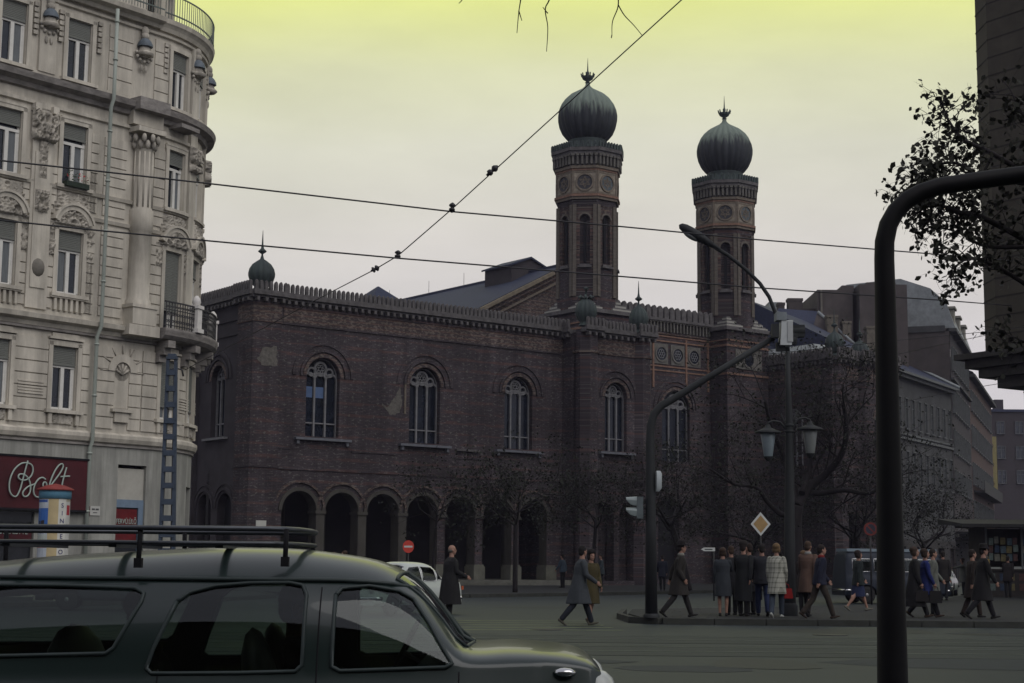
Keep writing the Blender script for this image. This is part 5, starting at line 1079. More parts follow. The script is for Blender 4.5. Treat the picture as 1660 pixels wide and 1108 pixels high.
def lattice():
    Y = 47.5; c = at(271, 900, Y); o = Vector((c.x, Y, .14)); t = empty('lattice_mast', o, 0, 'blue-grey steel lattice tram mast in front of the rounded corner house', 'mast')
    zt = at(278, 583, Y).z - .14; k = at(279, 583, Y).x - c.x
    b = MB(); n = 15
    def P(z, s_, d): u = z / zt; h = .22 * (1 - u) + .115 * u; return (s_ * h + k * u, d, z)
    for s_ in (-1, 1):
        a = P(0, s_, 0); c2 = P(zt, s_, 0)
        b.add([(a[0] - .045, -.1, 0), (a[0] + .045, -.1, 0), (a[0] + .045, .1, 0), (a[0] - .045, .1, 0), (c2[0] - .045, -.06, zt), (c2[0] + .045, -.06, zt), (c2[0] + .045, .06, zt), (c2[0] - .045, .06, zt)], [(0, 1, 5, 4), (1, 2, 6, 5), (2, 3, 7, 6), (3, 0, 4, 7), (4, 5, 6, 7)])
    for i in range(n + 1):
        z = zt * i / n; a = P(z, -1, 0); c2 = P(z, 1, 0); b.box(a[0], c2[0], -.11, .11, z, z + .16)
    b.box(P(zt, -1, 0)[0] - .05, P(zt, 1, 0)[0] + .05, -.1, .1, zt, zt + .08); b.build('lattice_frame', BLUEP, t)
    o = Vector((at(280, 900, Y + 1).x, Y + 1, .14)); t = empty('cable_post', o, 0, 'slender black post with a small double hook beside the blue lattice mast', 'post')
    z2 = at(284, 606, Y + 1).z - .14; b = MB(); dx = at(284, 606, Y + 1).x - o.x; b.tube([(0, 0, 0), (dx * .5, 0, z2 * .5), (dx, 0, z2)], .055, 8); b.build('post', IRON, t)
    b = MB(); b.tube([(dx - .25, 0, z2 - .08), (dx - .2, 0, z2 + .12), (dx - .06, 0, z2 + .15), (dx, 0, z2), (dx + .06, 0, z2 + .15), (dx + .2, 0, z2 + .12), (dx + .25, 0, z2 - .08)], .03, 6); b.build('double_hook', IRON, t)
lattice()
def kiosk():
    Y = 71.; o = Vector((at(1600, 965, Y).x, Y, .14)); t = empty('news_kiosk', o, 0, 'dark newspaper kiosk with wide flat roof and open counter before the ashlar house', 'kiosk')
    X0, X1 = -.6, 5.2; b = MB(); b.box(X0, X1, -.2, 2.6, 3.02, 3.14); b.add([(X0 - .7, -1.1, 2.98), (X1, -1.1, 2.98), (X1, 2.9, 3.2), (X0 - .7, 2.9, 3.2), (X0 - .7, -1.1, 3.12), (X1, -1.1, 3.12), (X1, 2.9, 3.42), (X0 - .7, 2.9, 3.42)], [(0, 1, 2, 3), (4, 5, 6, 7), (0, 1, 5, 4), (1, 2, 6, 5), (2, 3, 7, 6), (3, 0, 4, 7)]); b.build('roof', mat('tar_roof', (.02, .02, .02), .9), t)
    for x in (.0, 1.55, 3.3, 5.0): b = MB(); b.box(x - .04, x + .04, -.15, -.07, 1.2, 3.0); b.build('post', mat('kiosk_post_grey', (.08, .085, .085), .6), t)
    b = MB(); b.box(0, 5.1, 2.4, 2.5, 0, 3.0); b.box(-.05, .0, 0, 2.4, 0, 3.0); b.build('back_wall', mat('kiosk_dark_wood', (.025, .022, .02), .8), t)
    b = MB(); b.box(0, 5.1, -.3, .5, 1.12, 1.2); b.box(.05, 5.05, -.22, .4, 0, 1.12); b.build('counter', mat('kiosk_dark_wood', (.025, .022, .02), .8), t)
    cols = [('pale green', (.085, .11, .10)), ('blue-grey', (.05, .075, .09)), ('cream', (.11, .11, .09)), ('reddish', (.06, .03, .026)), ('yellow', (.10, .085, .04)), ('dark blue', (.02, .033, .06))]; rr = random.Random(8)
    ordn = ['first', 'second', 'third', 'fourth', 'fifth', 'sixth', 'seventh']
    for row, (z, rn) in enumerate(((2.6, 'top'), (2.25, 'middle'), (1.9, 'bottom'))):
        for i in range(6):
            cn, c = cols[(i * 2 + row * 3 + i // 3) % 6]; b = MB(); w2 = rr.uniform(.18, .24); b.box(-w2 / 2, w2 / 2, 0, .006, -.2, 0.1); q = b.build('newspaper', mat('paper_' + cn.replace(' ', '_').replace('-', '_'), c, .8, .4, 9))
            q.location = (o.x + .18 + i * .27 + (.12 if i > 4 else 0) + rr.uniform(-.03, .03), Y - .14, z + rr.uniform(-.04, .04)); q.rotation_euler = (0, rr.uniform(-.06, .06), 0); tag(q, '%s sheet hung %s from the left in the %s row of the kiosk front' % (cn, ordn[i], rn), 'newspaper', 'newspapers hung in the kiosk front')
    for i in range(5):
        b = MB(); hh = rr.uniform(.04, .14); b.box(-.24, .24, -.17, .17, 0, hh); q = b.build('magazine_stack', mat('magazine_pile', (.25, .26, .24), .8, .15, 12, (1, 1, 14))); q.location = (o.x + .35 + i * .52, Y + .05, .14 + 1.2); tag(q, 'pale stack of papers lying %s from the left on the kiosk counter' % ordn[i], 'stack of papers', 'stacks of papers on the kiosk counter')
    for i in range(14):
        cn, c = cols[(i * 5 + i // 7) % 6]; b = MB(); b.box(-.11, .11, -.01, .0, -.15, .15); q = b.build('magazine', mat('paper_' + cn.replace(' ', '_').replace('-', '_'), c)); q.location = (o.x + .2 + (i % 7) * .42, Y - .235, .14 + (.85 if i < 7 else .42)); tag(q, '%s magazine %s from the left in the %s row below the counter' % (cn, ordn[i % 7], 'upper' if i < 7 else 'lower'), 'magazine', 'magazines below the kiosk counter')
    b = MB(); b.box(-.1, .1, -.03, .03, 0, .26); b.tube([(-.06, 0, .26), (-.05, 0, .36), (.05, 0, .36), (.06, 0, .26)], .01, 5); q = b.build('carrier_bag', mat('yellow_bag', (.28, .20, .06), .7)); q.location = (o.x - .05, Y - .35, 1.5); tag(q, 'small yellow carrier bag hanging at the left end of the kiosk counter', 'bag')
kiosk()
def wire(label, pts, r_, name='overhead_wire', sag=0):
    P = [at(x, y, Y) for x, y, Y in pts]; Q = []
    for a, c in zip(P, P[1:]):
        for i in range(8): Q.append(a + (c - a) * i / 8)
    Q.append(P[-1]); o = Q[0]; b = MB(); b.tube([tuple(q - o) for q in Q], r_, 6); w_ = b.build(name, IRON); w_.location = o; tag(w_, label, 'wire'); return w_
wire('upper of the two long dark wires crossing the whole sky', [(-60, 254, 33), (160, 278, 34), (330, 297, 35), (733, 343.5, 37), (1000, 367, 39), (1230, 389, 42), (1535, 414, 47), (1640, 423, 66)], .019)
wire('lower of the two long dark wires crossing the whole sky', [(-60, 351, 33), (160, 374, 34), (340, 391, 35), (645, 419, 37), (1000, 448, 39), (1230, 467, 42), (1540, 488, 47), (1640, 496, 66)], .019)
wire('slanting span wire rising from the arcade roof to the top of the picture', [(1400, -270, 30), (1105, 0, 33), (733, 339, 37), (645, 415, 37.6), (608, 437, 39), (525, 480, 46), (300, 600, 58)], .013, 'span_wire')
wire('thin wire over the far street just under the mansard roof', [(1240, 575, 60), (1456, 552, 58), (1600, 538, 60), (1660, 530, 64)], .012)
wire('thin wire over the far street below the pale slope', [(1450, 655, 58), (1560, 632, 60), (1640, 619, 66)], .012)
wire('thin wire sloping up to the dark cornice of the ashlar house', [(1440, 578, 55), (1520, 560, 58), (1612, 541, 68)], .012)
for px, py, Y, an, ln, lab in ((798, 277, 35.8, 42, .34, 'long black insulator highest on the slanting span wire'), (733, 337, 37, 85, .24, 'black insulator where the span wire meets the upper long wire'), (645, 413, 37.5, 85, .2, 'black insulator where the span wire meets the lower long wire'), (608, 436.5, 39, 28, .22, 'small black insulator lowest on the slanting span wire')):
    c = at(px, py, Y); b = MB(); d = Vector((cos(R(an)), 0, sin(R(an)))) * ln / 2
    b.tube([tuple(-d), tuple(-d * .7), tuple(-d * .6), tuple(-d * .2), tuple(d * .0), tuple(d * .3), tuple(d * .6), tuple(d)], [.025, .03, .075, .07, .03, .08, .075, .02], 10); q = b.build('insulator', IRON); q.location = c; tag(q, lab, 'insulator')
# ------------------------------------------------------------------ cars
def interp(tab, x):
    if x <= tab[0][0]: return tab[0][1]
    for (a, b), (c, d) in zip(tab, tab[1:]):
        if x <= c: u = (x - a) / (c - a); return b + (d - b) * u
    return tab[-1][1]
def smooth_tab(tab, n=6):
    out_ = []
    for i in range(len(tab) - 1):
        p0 = tab[max(i - 1, 0)]; p1 = tab[i]; p2 = tab[i + 1]; p3 = tab[min(i + 2, len(tab) - 1)]
        for k in range(n):
            u = k / n; x = p1[0] + (p2[0] - p1[0]) * u
            m1 = (p2[1] - p0[1]) / max(1e-6, p2[0] - p0[0]) if i else (p2[1] - p1[1]) / (p2[0] - p1[0]); m2 = (p3[1] - p1[1]) / max(1e-6, p3[0] - p1[0]); h = p2[0] - p1[0]
            y = (2 * u ** 3 - 3 * u * u + 1) * p1[1] + (u ** 3 - 2 * u * u + u) * h * m1 + (-2 * u ** 3 + 3 * u * u) * p2[1] + (u ** 3 - u * u) * h * m2
            out_.append((x, y))
    out_.append(tab[-1]); return out_
def inside(p, poly):
    c = False; n = len(poly); j = n - 1
    for i in range(n):
        if (poly[i][1] > p[1]) != (poly[j][1] > p[1]) and p[0] < (poly[j][0] - poly[i][0]) * (p[1] - poly[i][1]) / (poly[j][1] - poly[i][1]) + poly[i][0]: c = not c
        j = i
    return c
GLASS = glass_mat('car_glass', (.75, .88, .82), .60)
CHROME = mat('chrome', (.5, .5, .5), .15, .05, 4, metal=1.)
RUBBER = mat('tyre_rubber', (.012, .012, .012), .8, .2)
class Car:
    def __init__(s, name, loc, rz, label, paint, zt, belt, W, z0=.26, n=3.0, tumble=.14, wheels=(-1.2, 1.2), wr=.31, group=None):
        s.t = empty(name, loc, rz, label, 'car', group); s.zt = smooth_tab(zt); s.belt = belt; s.W = W; s.z0 = z0; s.p = 2 / n; s.tb = tumble; s.paint = paint; s.wheels = wheels; s.wr = wr; s.polys = []; s.x0 = zt[0][0]; s.x1 = zt[-1][0]
    def S(s, x, t, off=0.):
        W = interp(s.W, x); b = interp(s.belt, x); zt = max(interp(s.zt, x), b * .0 + .3); b = min(b, zt - .02)
        if t <= 1:
            z = s.z0 + (b - s.z0) * t; y = W * (1 - .05 * (2 * t - 1) ** 2 - .02 * max(0, t - .8) * 5)
            if t < .12: y -= W * .06 * (1 - t / .12)
        else:
            a = (t - 1) * pi / 2; h = zt - b; y = W * .93 * max(cos(a), 0) ** s.p * (1 - s.tb * sin(a) ** s.p * min(1, h / .4)); z = b + h * sin(a) ** s.p
        return (x, y + off if y > .02 else y, z + off * .3)
    def nml(s, x, t, sd):
        e = .03; x0 = max(s.x0 + .001, x - e); x1 = min(s.x1 - .001, x + e); t0 = max(0, t - .03); t1 = min(1.985, t + .03); t0 = min(t0, 1.93)
        a = Vector(s.S(x1, min(max(t, t0), 1.97))) - Vector(s.S(x0, min(max(t, t0), 1.97))); b = Vector(s.S(x, t1)) - Vector(s.S(x, t0)); n = a.cross(b)
        if t > 1.97: n.y = 0
        n = n.normalized() if n.length > 1e-9 else Vector((0, 0, 1))
        if n.y < -1e-4 or (abs(n.y) < 1e-3 and n.z < 0): n = -n
        return (n.x, n.y * sd, n.z)
    def setn(s, o, b):
        me = o.data
        k = len(me.vertices) - len(b.nrm); me.normals_split_custom_set_from_vertices(b.nrm + [(0, 0, 0)] * k); return o
    def T(s, x, z):
        b = interp(s.belt, x); zt = interp(s.zt, x); b = min(b, zt - .02)
        if z <= b: return max(0, (z - s.z0) / (b - s.z0))
        return 1 + asin(min(1, ((z - b) / (zt - b))) ** (1 / s.p)) / (pi / 2)
    def window(s, pts, name, dense=4):            # pts in x,z
        out_ = []
        for a, c in zip(pts, pts[1:] + pts[:1]):
            for k in range(dense): u = k / dense; x = a[0] + (c[0] - a[0]) * u; z = a[1] + (c[1] - a[1]) * u; out_.append((x, s.T(x, z)))
        s.polys.append((out_, name, False))
    def wind_xt(s, pts, name):
        out_ = []
        for a, c in zip(pts, pts[1:] + pts[:1]):
            for k in range(6): u = k / 6; out_.append((a[0] + (c[0] - a[0]) * u, a[1] + (c[1] - a[1]) * u))
        s.polys.append((out_, name, True))
    def build(s, nx=90):
        holes = []
        for wx in s.wheels:
            hp = [(wx + (s.wr + .06) * cos(pi * i / 16), s.T(wx, max(s.z0 - .0, .0) + 0) if False else (s.wr + (s.wr + .05) * sin(pi * i / 16) - s.z0) / (interp(s.belt, wx) - s.z0)) for i in range(17)]
            holes.append([(hp[0][0], -.05)] + hp + [(hp[-1][0], -.05)])
        xs = [s.x0 + (s.x1 - s.x0) * i / nx for i in range(nx + 1)]; ts = [i / 12 for i in range(12)] + [1 + i / 30 for i in range(31)]
        pv = []; pe = []
        for x in xs:
            for t_ in ts: pv.append(Vector((x, t_ * .8)))
        rings = [p for p, _, _ in s.polys] + holes
        cand = []
        def near(v):
            for r_ in rings:
                for q in r_:
                    if (v.x - q[0]) ** 2 + (v.y - q[1] * .8) ** 2 < (.012) ** 2: return True
            return False
        edge = lambda v: v.x < s.x0 + 1e-6 or v.x > s.x1 - 1e-6 or v.y < 1e-6 or v.y > 1.6 - 1e-6
        pv = [v for v in pv if edge(v) or not near(v)]
        for r_ in rings:
            o = len(pv); pv += [Vector((a, max(0, min(2., b)) * .8)) for a, b in r_]; pe += [(o + i, o + (i + 1) % len(r_)) for i in range(len(r_))]
        V, E, Fc, *_ = geometry.delaunay_2d_cdt(pv, pe, [], 0, 1e-5)
        groups = {}
        for f in Fc:
            c = (sum(V[i].x for i in f) / len(f), sum(V[i].y for i in f) / len(f) / .8); k = 'body'
            for h in holes:
                if inside(c, h): k = None
            for p_, nm, _ in s.polys:
                if inside(c, p_): k = nm
            if k: groups.setdefault(k, []).append(f)
        def mk(fs, off=0., sides=(1, -1)):
            b = MB(); b.nrm = []
            for sd in sides:
                idx = {}; vs = []; ff = []
                for f in fs:
                    g = []
                    for i in f:
                        if i not in idx: idx[i] = len(vs); q = s.S(V[i].x, V[i].y / .8, off); vs.append((q[0], q[1] * sd, q[2])); b.nrm.append(s.nml(V[i].x, V[i].y / .8, sd))
                        g.append(idx[i])
                    ff.append(tuple(g if sd > 0 else g[::-1]))
                b.add(vs, ff, 0, True)
            for i, f in enumerate(b.f):
                p = [Vector(b.v[j]) for j in f[:3]]; g = (p[1] - p[0]).cross(p[2] - p[0]); q = sum((Vector(b.nrm[j]) for j in f), Vector())
                if g.dot(q) < 0: b.f[i] = list(f)[::-1]
            return b
        b = mk(groups['body'])
        for x in (s.x0, s.x1):
            ring = [s.S(x, t_) for t_ in ts]; vs = [(a, c, d) for a, c, d in ring] + [(a, -c, d) for a, c, d in reversed(ring[:-1])]; b.add(vs, [tuple(range(len(vs)))], 0)
        bo = s.setn(b.build('body', s.paint, s.t), b)
        b2 = MB()
        xs2 = xs[2:-2:4]
        for a, c in zip(xs2, xs2[1:]):
            wa = interp(s.W, a) * .8; wc = interp(s.W, c) * .8; b2.add([(a, -wa, s.z0 + .02), (a, wa, s.z0 + .02), (c, wc, s.z0 + .02), (c, -wc, s.z0 + .02)], [(0, 1, 2, 3)])
        b2.build('floor_pan', BLACK, s.t)
        for p_, nm, single in s.polys:
            if single: 
                b_ = mk(groups.get(nm, []), -.004); go = s.setn(b_.build(nm, GLASS, s.t), b_)
            for sd in (1, -1):
                if not single:
                    b_ = mk(groups.get(nm, []), -.004, (sd,)); go = s.setn(b_.build(nm, GLASS, s.t), b_)
                q = MB(); P_ = [s.S(a, c, .003) for a, c in p_]; P_ = [(a, c * sd, d) for a, c, d in P_]; q.tube(P_ + [P_[0]], .011, 5); q.build('window_trim', s.trim if hasattr(s, 'trim') else CHROME, go)
        for wx in s.wheels:
            for sd in (1, -1):
                y = sd * (interp(s.W, wx) - .14); q = MB(); rm = Matrix.Rotation(pi / 2, 3, 'X')
                q.lathe(0, 0, [(s.wr * .6, -.09), (s.wr * .92, -.095), (s.wr, -.06), (s.wr, .06), (s.wr * .92, .095), (s.wr * .6, .09)], 24); q.v = [tuple(rm @ Vector(v) + Vector((wx, y, s.wr))) for v in q.v]; wo = q.build('wheel', RUBBER, s.t)
                q = MB(); q.lathe(0, 0, [(s.wr * .62, -.05), (s.wr * .55, .05 if 0 else -.07), (s.wr * .3, -.04), (s.wr * .25, -.085), (.02, -.1)], 18)
                q.v = [tuple(rm @ Vector((v[0], v[1], v[2] * sd)) * 1 + Vector((wx, y, s.wr))) for v in q.v]; q.v = [(a, y + (y - c) * 1 if False else c, d) for a, c, d in q.v]; q.build('rim', mat('grey_rim', (.2, .2, .2), .4, .1, metal=.5), wo)
                w2 = q
                q = MB(); q.lathe(0, 0, [(s.wr * .62, -.05), (s.wr * .3, -.04), (s.wr * .25, -.085), (.02, -.1)], 18); q.v = [tuple(rm @ Vector((v[0], v[1], -v[2] * sd)) + Vector((wx, y, s.wr))) for v in q.v]; q.build('hub_cap', mat('grey_rim', (.2, .2, .2)), wo)
        return s.t
def bumper(t, x, W, z, sgn, m=CHROME):
    q = MB(); q.tube([(x - sgn * .22, -W, z), (x - sgn * .05, -W * .93, z), (x + sgn * .04, -W * .6, z), (x + sgn * .06, 0, z), (x + sgn * .04, W * .6, z), (x - sgn * .05, W * .93, z), (x - sgn * .22, W, z)], .05, 8); q.build('bumper', m, t)
def seat(t, x, y, z=.32, h=.5, w_=.25, m=None):
    q = MB(); q.ell((x, y, z + .08), (.26, w_, .12), 0, 12); q.ell((x - .26, y, z + .08 + h * .5), (.09, w_, h * .62), 0, 12, Matrix.Rotation(-.18, 3, 'Y')); return q.build('seat', m or mat('dark_leatherette', (.014, .015, .014), .6, .3), t)
# --- near estate car, moving right
CX, CY = -1.65, 8.95
def wpt(px, py): return ((px - 830) / 319. - CX, 1.38 - (py - 914.5) / 319.)
PAINT = mat('dark_grey_green_paint', (.010, .019, .018), .3, .15, .9, spec=.35, coat=.35)
zt = [(-3.72, .62), (-3.66, .86), (-3.5, 1.05), (-3.3, 1.24), (-3.05, 1.335), (-2.8, 1.365), (-2.4, 1.405), (-2.0, 1.43), (-1.6, 1.452), (-1.18, 1.45), (-.925, 1.425), (-.72, 1.39), (-.58, 1.335), (-.46, 1.25), (-.34, 1.11), (-.25, .985), (-.18, .955), (.0, .962), (.2, .952), (.35, .93), (.45, .88), (.5, .78), (.54, .6)]
zt = [(x - CX, z) for x, z in zt]
c = Car('estate_car', (CX, CY, 0), 0, 'dark grey-green estate car with roof rack passing close in front', PAINT, zt, [(-2.1, .80), (0, .84), (1.6, .845), (1.85, .86), (2.2, .83)], [(-2.07, .66), (-1.9, .74), (-1.5, .79), (0, .81), (1.4, .79), (1.8, .76), (2.05, .70), (2.19, .60)], .24, 3.0, .13, (-1.35, 1.45), .31)
c.trim = mat('dull_trim', (.022, .032, .032), .5, .1)
c.window([wpt(*p) for p in [(547, 968), (556, 957), (600, 953), (648, 961), (672, 974), (700, 1012), (725, 1052), (739, 1074), (728, 1080), (561, 1087), (547, 1080)]], 'front_door_glass')
c.window([wpt(*p) for p in [(292, 980), (310, 966), (350, 955), (407, 950), (470, 949), (492, 953), (500, 968), (500, 1078), (490, 1088), (400, 1091), (262, 1093), (253, 1085), (262, 1055)]], 'rear_door_glass')
c.window([wpt(*p) for p in [(-150, 962), (0, 957), (100, 957), (220, 960), (236, 968), (234, 982), (198, 1054), (186, 1063), (0, 1069), (-170, 1072), (-205, 1050), (-190, 985)]], 'quarter_glass')
c.wind_xt([(1.43, 1.62), (1.46, 1.99), (1.09, 1.99), (1.06, 1.66)], 'windscreen'); c.wind_xt([(-1.88, 1.60), (-1.86, 1.99), (-1.66, 1.99), (-1.62, 1.66)], 'rear_screen')
est = c.build(110)
bumper(est, 2.2, .78, .48, 1); bumper(est, -2.1, .78, .48, -1)
for sd in (1, -1):
    q = MB(); q.ell((2.1, sd * .55, .74), (.10, .11, .11), 0, 12); q.build('headlight', mat('headlamp_glass', (.4, .42, .4), .15), est)
    q = MB(); q.ell((1.93, sd * .70, .84), (.06, .04, .025), 0, 10); q.build('side_lamp', CHROME, est)
q = MB(); q.box(2.17, 2.2, -.38, .38, .56, .72); q.build('grille', CHROME, est)
q = MB(); q.box(-.62, 1.0, -.826, -.815, .60, .625); q.build('side_strip', CHROME, est)
for x in (.42, -.48):
    q = MB(); q.tube([(x, -.83, .70), (x + .02, -.86, .70), (x + .14, -.86, .70), (x + .16, -.83, .70)], .012, 6); q.build('door_handle', CHROME, est)
for sd in (-1, 1):
    q = MB(); pts = [(x, sd * (interp(c.W, x) * .93 * .895), 0) for x in [-1.6 + .12 * i for i in range(25)]]
    pts = [c.S(x, c.T(x, min(interp(c.zt, x) - .03, 1.285 - .05 * max(0, (x - .7)) ** 2 * 3 - .1 * max(0, -x - 1.2) ** 2)), .008) for x, _, _ in pts]; q.tube([(a, b * sd, d) for a, b, d in pts], .013, 6); q.build('rain_gutter', c.trim, est)
for x, y in ((.62, .36), (.62, -.36), (-.42, .0)): seat(est, x, y, .38, .52, .25 if y else .62)
q = MB(); q.box(-1.95, -.75, -.62, .62, .4, .62); q.build('load_floor', BLACK, est)
q = MB(); q.box(1.18, 1.42, -.68, .68, .62, .86); q.build('dashboard', BLACK, est)
q = MB(); ang = Matrix.Rotation(.45, 3, 'Y')
pts = [tuple(ang @ Vector((0, .19 * cos(i * pi / 10), .19 * sin(i * pi / 10))) + Vector((1.05, .36, .88))) for i in range(21)]; q.tube(pts, .012, 6); q.tube([(1.05, .36, .88), (1.3, .36, .72)], .015, 6); q.build('steering_wheel', BLACK, est)
q = MB(); q.tube([(1.18, .0, 1.26), (1.16, .0, 1.21)], .008, 5); q.box(1.13, 1.15, -.09, .09, 1.16, 1.215); q.build('rear_mirror', BLACK, est)
for nm_, x_, z1_ in (('front_door_seam', .69, 1.25), ('rear_door_seam', -.10, .84), ('windscreen_side_seam', 1.40, .84)):
    q = MB(); q.tube([c.S(x_ + (.0 if z_ > .84 else 0), c.T(x_, z_), .001)[:1] + (-c.S(x_, c.T(x_, z_), .002)[1],) + c.S(x_, c.T(x_, z_))[2:] for z_ in [.3 + (z1_ - .3) * i / 14 for i in range(15)]], .004, 5); q.build('door_seam', BLACK, est)
# roof rack
rk = MB(); zr = 1.545; e1 = wpt(462, 866)[0]; L_ = [-1.6, e1 + .02]
def rounded(z, y): return [(L_[0], -y, z), (L_[1] - .12, -y, z), (L_[1] - .03, -y + .06, z), (L_[1] + .02, -y + .2, z), (L_[1] + .04, 0, z), (L_[1] + .02, y - .2, z), (L_[1] - .03, y - .06, z), (L_[1] - .12, y, z), (L_[0], y, z), (L_[0] - .03, 0, z), (L_[0], -y, z)]
rk.tube(rounded(zr, .58), .014, 8); rk.tube(rounded(zr - .075, .57), .011, 8); ro = rk.build('roof_rack', mat('dull_rack_steel', (.06, .065, .075), .4, .2, metal=.6), est)
for i in range(4):
    x = L_[0] + .1 + i * .55
    if x < L_[1]: q = MB(); q.box(x - .02, x + .02, -.56, .56, zr - .10, zr - .085); q.build('slat', mat('dull_rack_steel', (.06, .065, .075)), ro)
for x in (L_[0] + .3, wpt(222, 900)[0], L_[1] - .02):
    for sd in (-1, 1): 
        q = MB(); zz = c.S(x, c.T(x, interp(c.zt, x) - .045))[2]; q.tube([(x, sd * .57, zr), (x, sd * .59, zz - .03)], .014, 6); q.box(x - .02, x + .02, sd * .59 - .02, sd * .59 + .02, zz - .05, zz + .0); q.build('rack_foot', BLACK, ro)
# --- pale saloon parked beyond, seen from its rear corner
WHITE = mat('ivory_car_paint', (.34, .37, .34), .3, .08, 1.5, spec=.5, coat=.4)
def saloon(name, loc, rz, label, paint, group=None):
    z = [(-2.04, .55), (-2.0, .80), (-1.92, .89), (-1.5, .93), (-1.22, .95), (-1.05, 1.08), (-.82, 1.30), (-.65, 1.37), (-.3, 1.40), (.2, 1.40), (.42, 1.36), (.62, 1.22), (.85, 1.0), (.95, .93), (1.4, .89), (1.85, .82), (1.98, .74), (2.04, .5)]
    k = Car(name, loc, rz, label, paint, z, [(-2, .84), (0, .85), (2, .78)], [(-2.04, .70), (-1.9, .77), (-1, .80), (1, .80), (1.8, .76), (2.04, .68)], .27, 3.6, .12, (-1.2, 1.28), .3, group)
    k.window([(-.02, .90), (-.02, 1.27), (.40, 1.25), (.52, 1.18), (.72, .91)], 'front_door_glass'); k.window([(-.10, .90), (-.72, .90), (-.70, 1.18), (-.6, 1.25), (-.10, 1.27)], 'rear_door_glass'); k.window([(-.80, .92), (-1.02, .94), (-.82, 1.15), (-.78, 1.15)], 'quarter_glass', 2)
    k.wind_xt([(.88, 1.6), (.88, 1.99), (.5, 1.99), (.5, 1.62)], 'windscreen'); k.wind_xt([(-1.17, 1.6), (-1.17, 1.99), (-.80, 1.99), (-.80, 1.62)], 'rear_screen')
    t = k.build(70); bumper(t, -2.06, .76, .45, -1); bumper(t, 2.04, .76, .45, 1)
    q = MB(); q.box(-2.1, -2.08, -.26, .26, .50, .62); q.build('number_plate', mat('white_enamel', (.42, .42, .38)), t)
    for sd in (1, -1):
        q = MB(); q.box(-2.07, -2.0, sd * .62 - .12, sd * .62 + .12, .66, .76); q.build('tail_light', mat('tail_light_orange', (.35, .08, .03), .3), t)
        q = MB(); q.ell((1.99, sd * .54, .66), (.07, .11, .11), 0, 12); q.build('headlight', mat('headlamp_glass', (.4, .42, .4)), t)
    for y in (.36, -.36): seat(t, .0, y, .38, .5, .24)
    seat(t, -.7, 0, .38, .5, .58); q = MB(); q.box(.6, .85, -.66, .66, .6, .84); q.build('dashboard', BLACK, t)
    return t
saloon('parked_car', (-2.92, 43.8, 0), R(230), 'ivory saloon car parked beyond the estate car, nose to the left', WHITE)
bpy.data.objects['parked_car'].scale = (.82, 1, 1)
saloon('parked_car', (-11.0, 45.5, 0), R(8), 'dark saloon car behind the estate, seen only through its quarter window', mat('dark_blue_car_paint', (.03, .035, .04), .3, .1, coat=.3))
saloon('parked_car', (21.2, 80.5, 0), R(70), 'small pale car far off to the right between the walking people and the kiosk', mat('pale_blue_car_paint', (.16, .22, .24), .35, .1, coat=.3))
# --- minibus behind the walkers at right
VANP = mat('blue_grey_van_paint', (.009, .014, .024), .6, .15)
z = [(-2.1, .6), (-2.07, 1.5), (-2.0, 1.88), (-1.8, 1.97), (0, 2.0), (1.5, 1.97), (1.75, 1.85), (1.95, 1.35), (2.05, 1.1), (2.1, .6)]
k = Car('minibus', (0, 0, 0), 0, 'blue minibus with whitish roof standing behind the thick near pole', VANP, z, [(-2.1, 1.12), (2.1, 1.02)], [(-2.1, .78), (-1.9, .84), (1.8, .84), (2.1, .74)], .3, 5.5, .08, (-1.25, 1.3), .33)
for a in (-1.8, -.95, -.1): k.window([(a, 1.2), (a + .75, 1.2), (a + .75, 1.68), (a, 1.68)], 'side_glass_%s' % {-1.8: 'rear', -.95: 'middle', -.1: 'front'}[a])
k.window([(.8, 1.16), (1.55, 1.14), (1.45, 1.66), (.8, 1.68)], 'cab_glass'); k.wind_xt([(2.0, 1.25), (2.0, 1.98), (1.8, 1.98), (1.8, 1.3)], 'windscreen')
vt = k.build(60); vt.location = (14.6, 62.5, .0); vt.rotation_euler = (0, 0, R(8)); bumper(vt, 2.1, .82, .5, 1); bumper(vt, -2.1, .82, .5, -1)
q = MB(); q.box(-1.95, 1.6, -.62, .62, 1.95, 2.06); q.build('white_roof_panel', mat('white_roof_paint', (.15, .19, .22), .4, .08), vt)
for sd in (1, -1): q = MB(); q.ell((2.07, sd * .6, .8), (.05, .12, .12)); q.build('headlight', mat('headlamp_glass', (.4, .42, .4)), vt)
q = MB(); q.box(-1.7, 1.7, -.6, .6, .5, .9); q.build('bench_seats', BLACK, vt)
# ------------------------------------------------------------------ people
SKIN = mat('skin', (.23, .13, .095), .6, .12, 8); HAIRS = {}
def remesh(b, name, m, parent, vox=.012, smooth_it=0, decim=None):
    o = b.build(name, m, None); md = o.modifiers.new('r', 'REMESH'); md.mode = 'VOXEL'; md.voxel_size = vox; md.use_smooth_shade = True
    if smooth_it: s_ = o.modifiers.new('s', 'SMOOTH'); s_.iterations = smooth_it; s_.factor = .5
    dg = bpy.context.evaluated_depsgraph_get(); dg.update(); me = bpy.data.meshes.new_from_object(o.evaluated_get(dg)); me.materials.clear(); me.materials.append(m)
    for p in me.polygons: p.use_smooth = True
    bpy.data.objects.remove(o); n = bpy.data.objects.new(name, me); COL.objects.link(n); n.parent = parent; return n
def seg(b, a, c, r0, r1, n=10):
    a = Vector(a); c = Vector(c); b.tube([tuple(a), tuple(a + (c - a) * .35), tuple(a + (c - a) * .7), tuple(c)], [r0, r0 * .65 + r1 * .35 + .004, r0 * .3 + r1 * .7, r1], n); b.ell(a, (r0, r0, r0), 0, 10); b.ell(c, (r1, r1, r1), 0, 10)
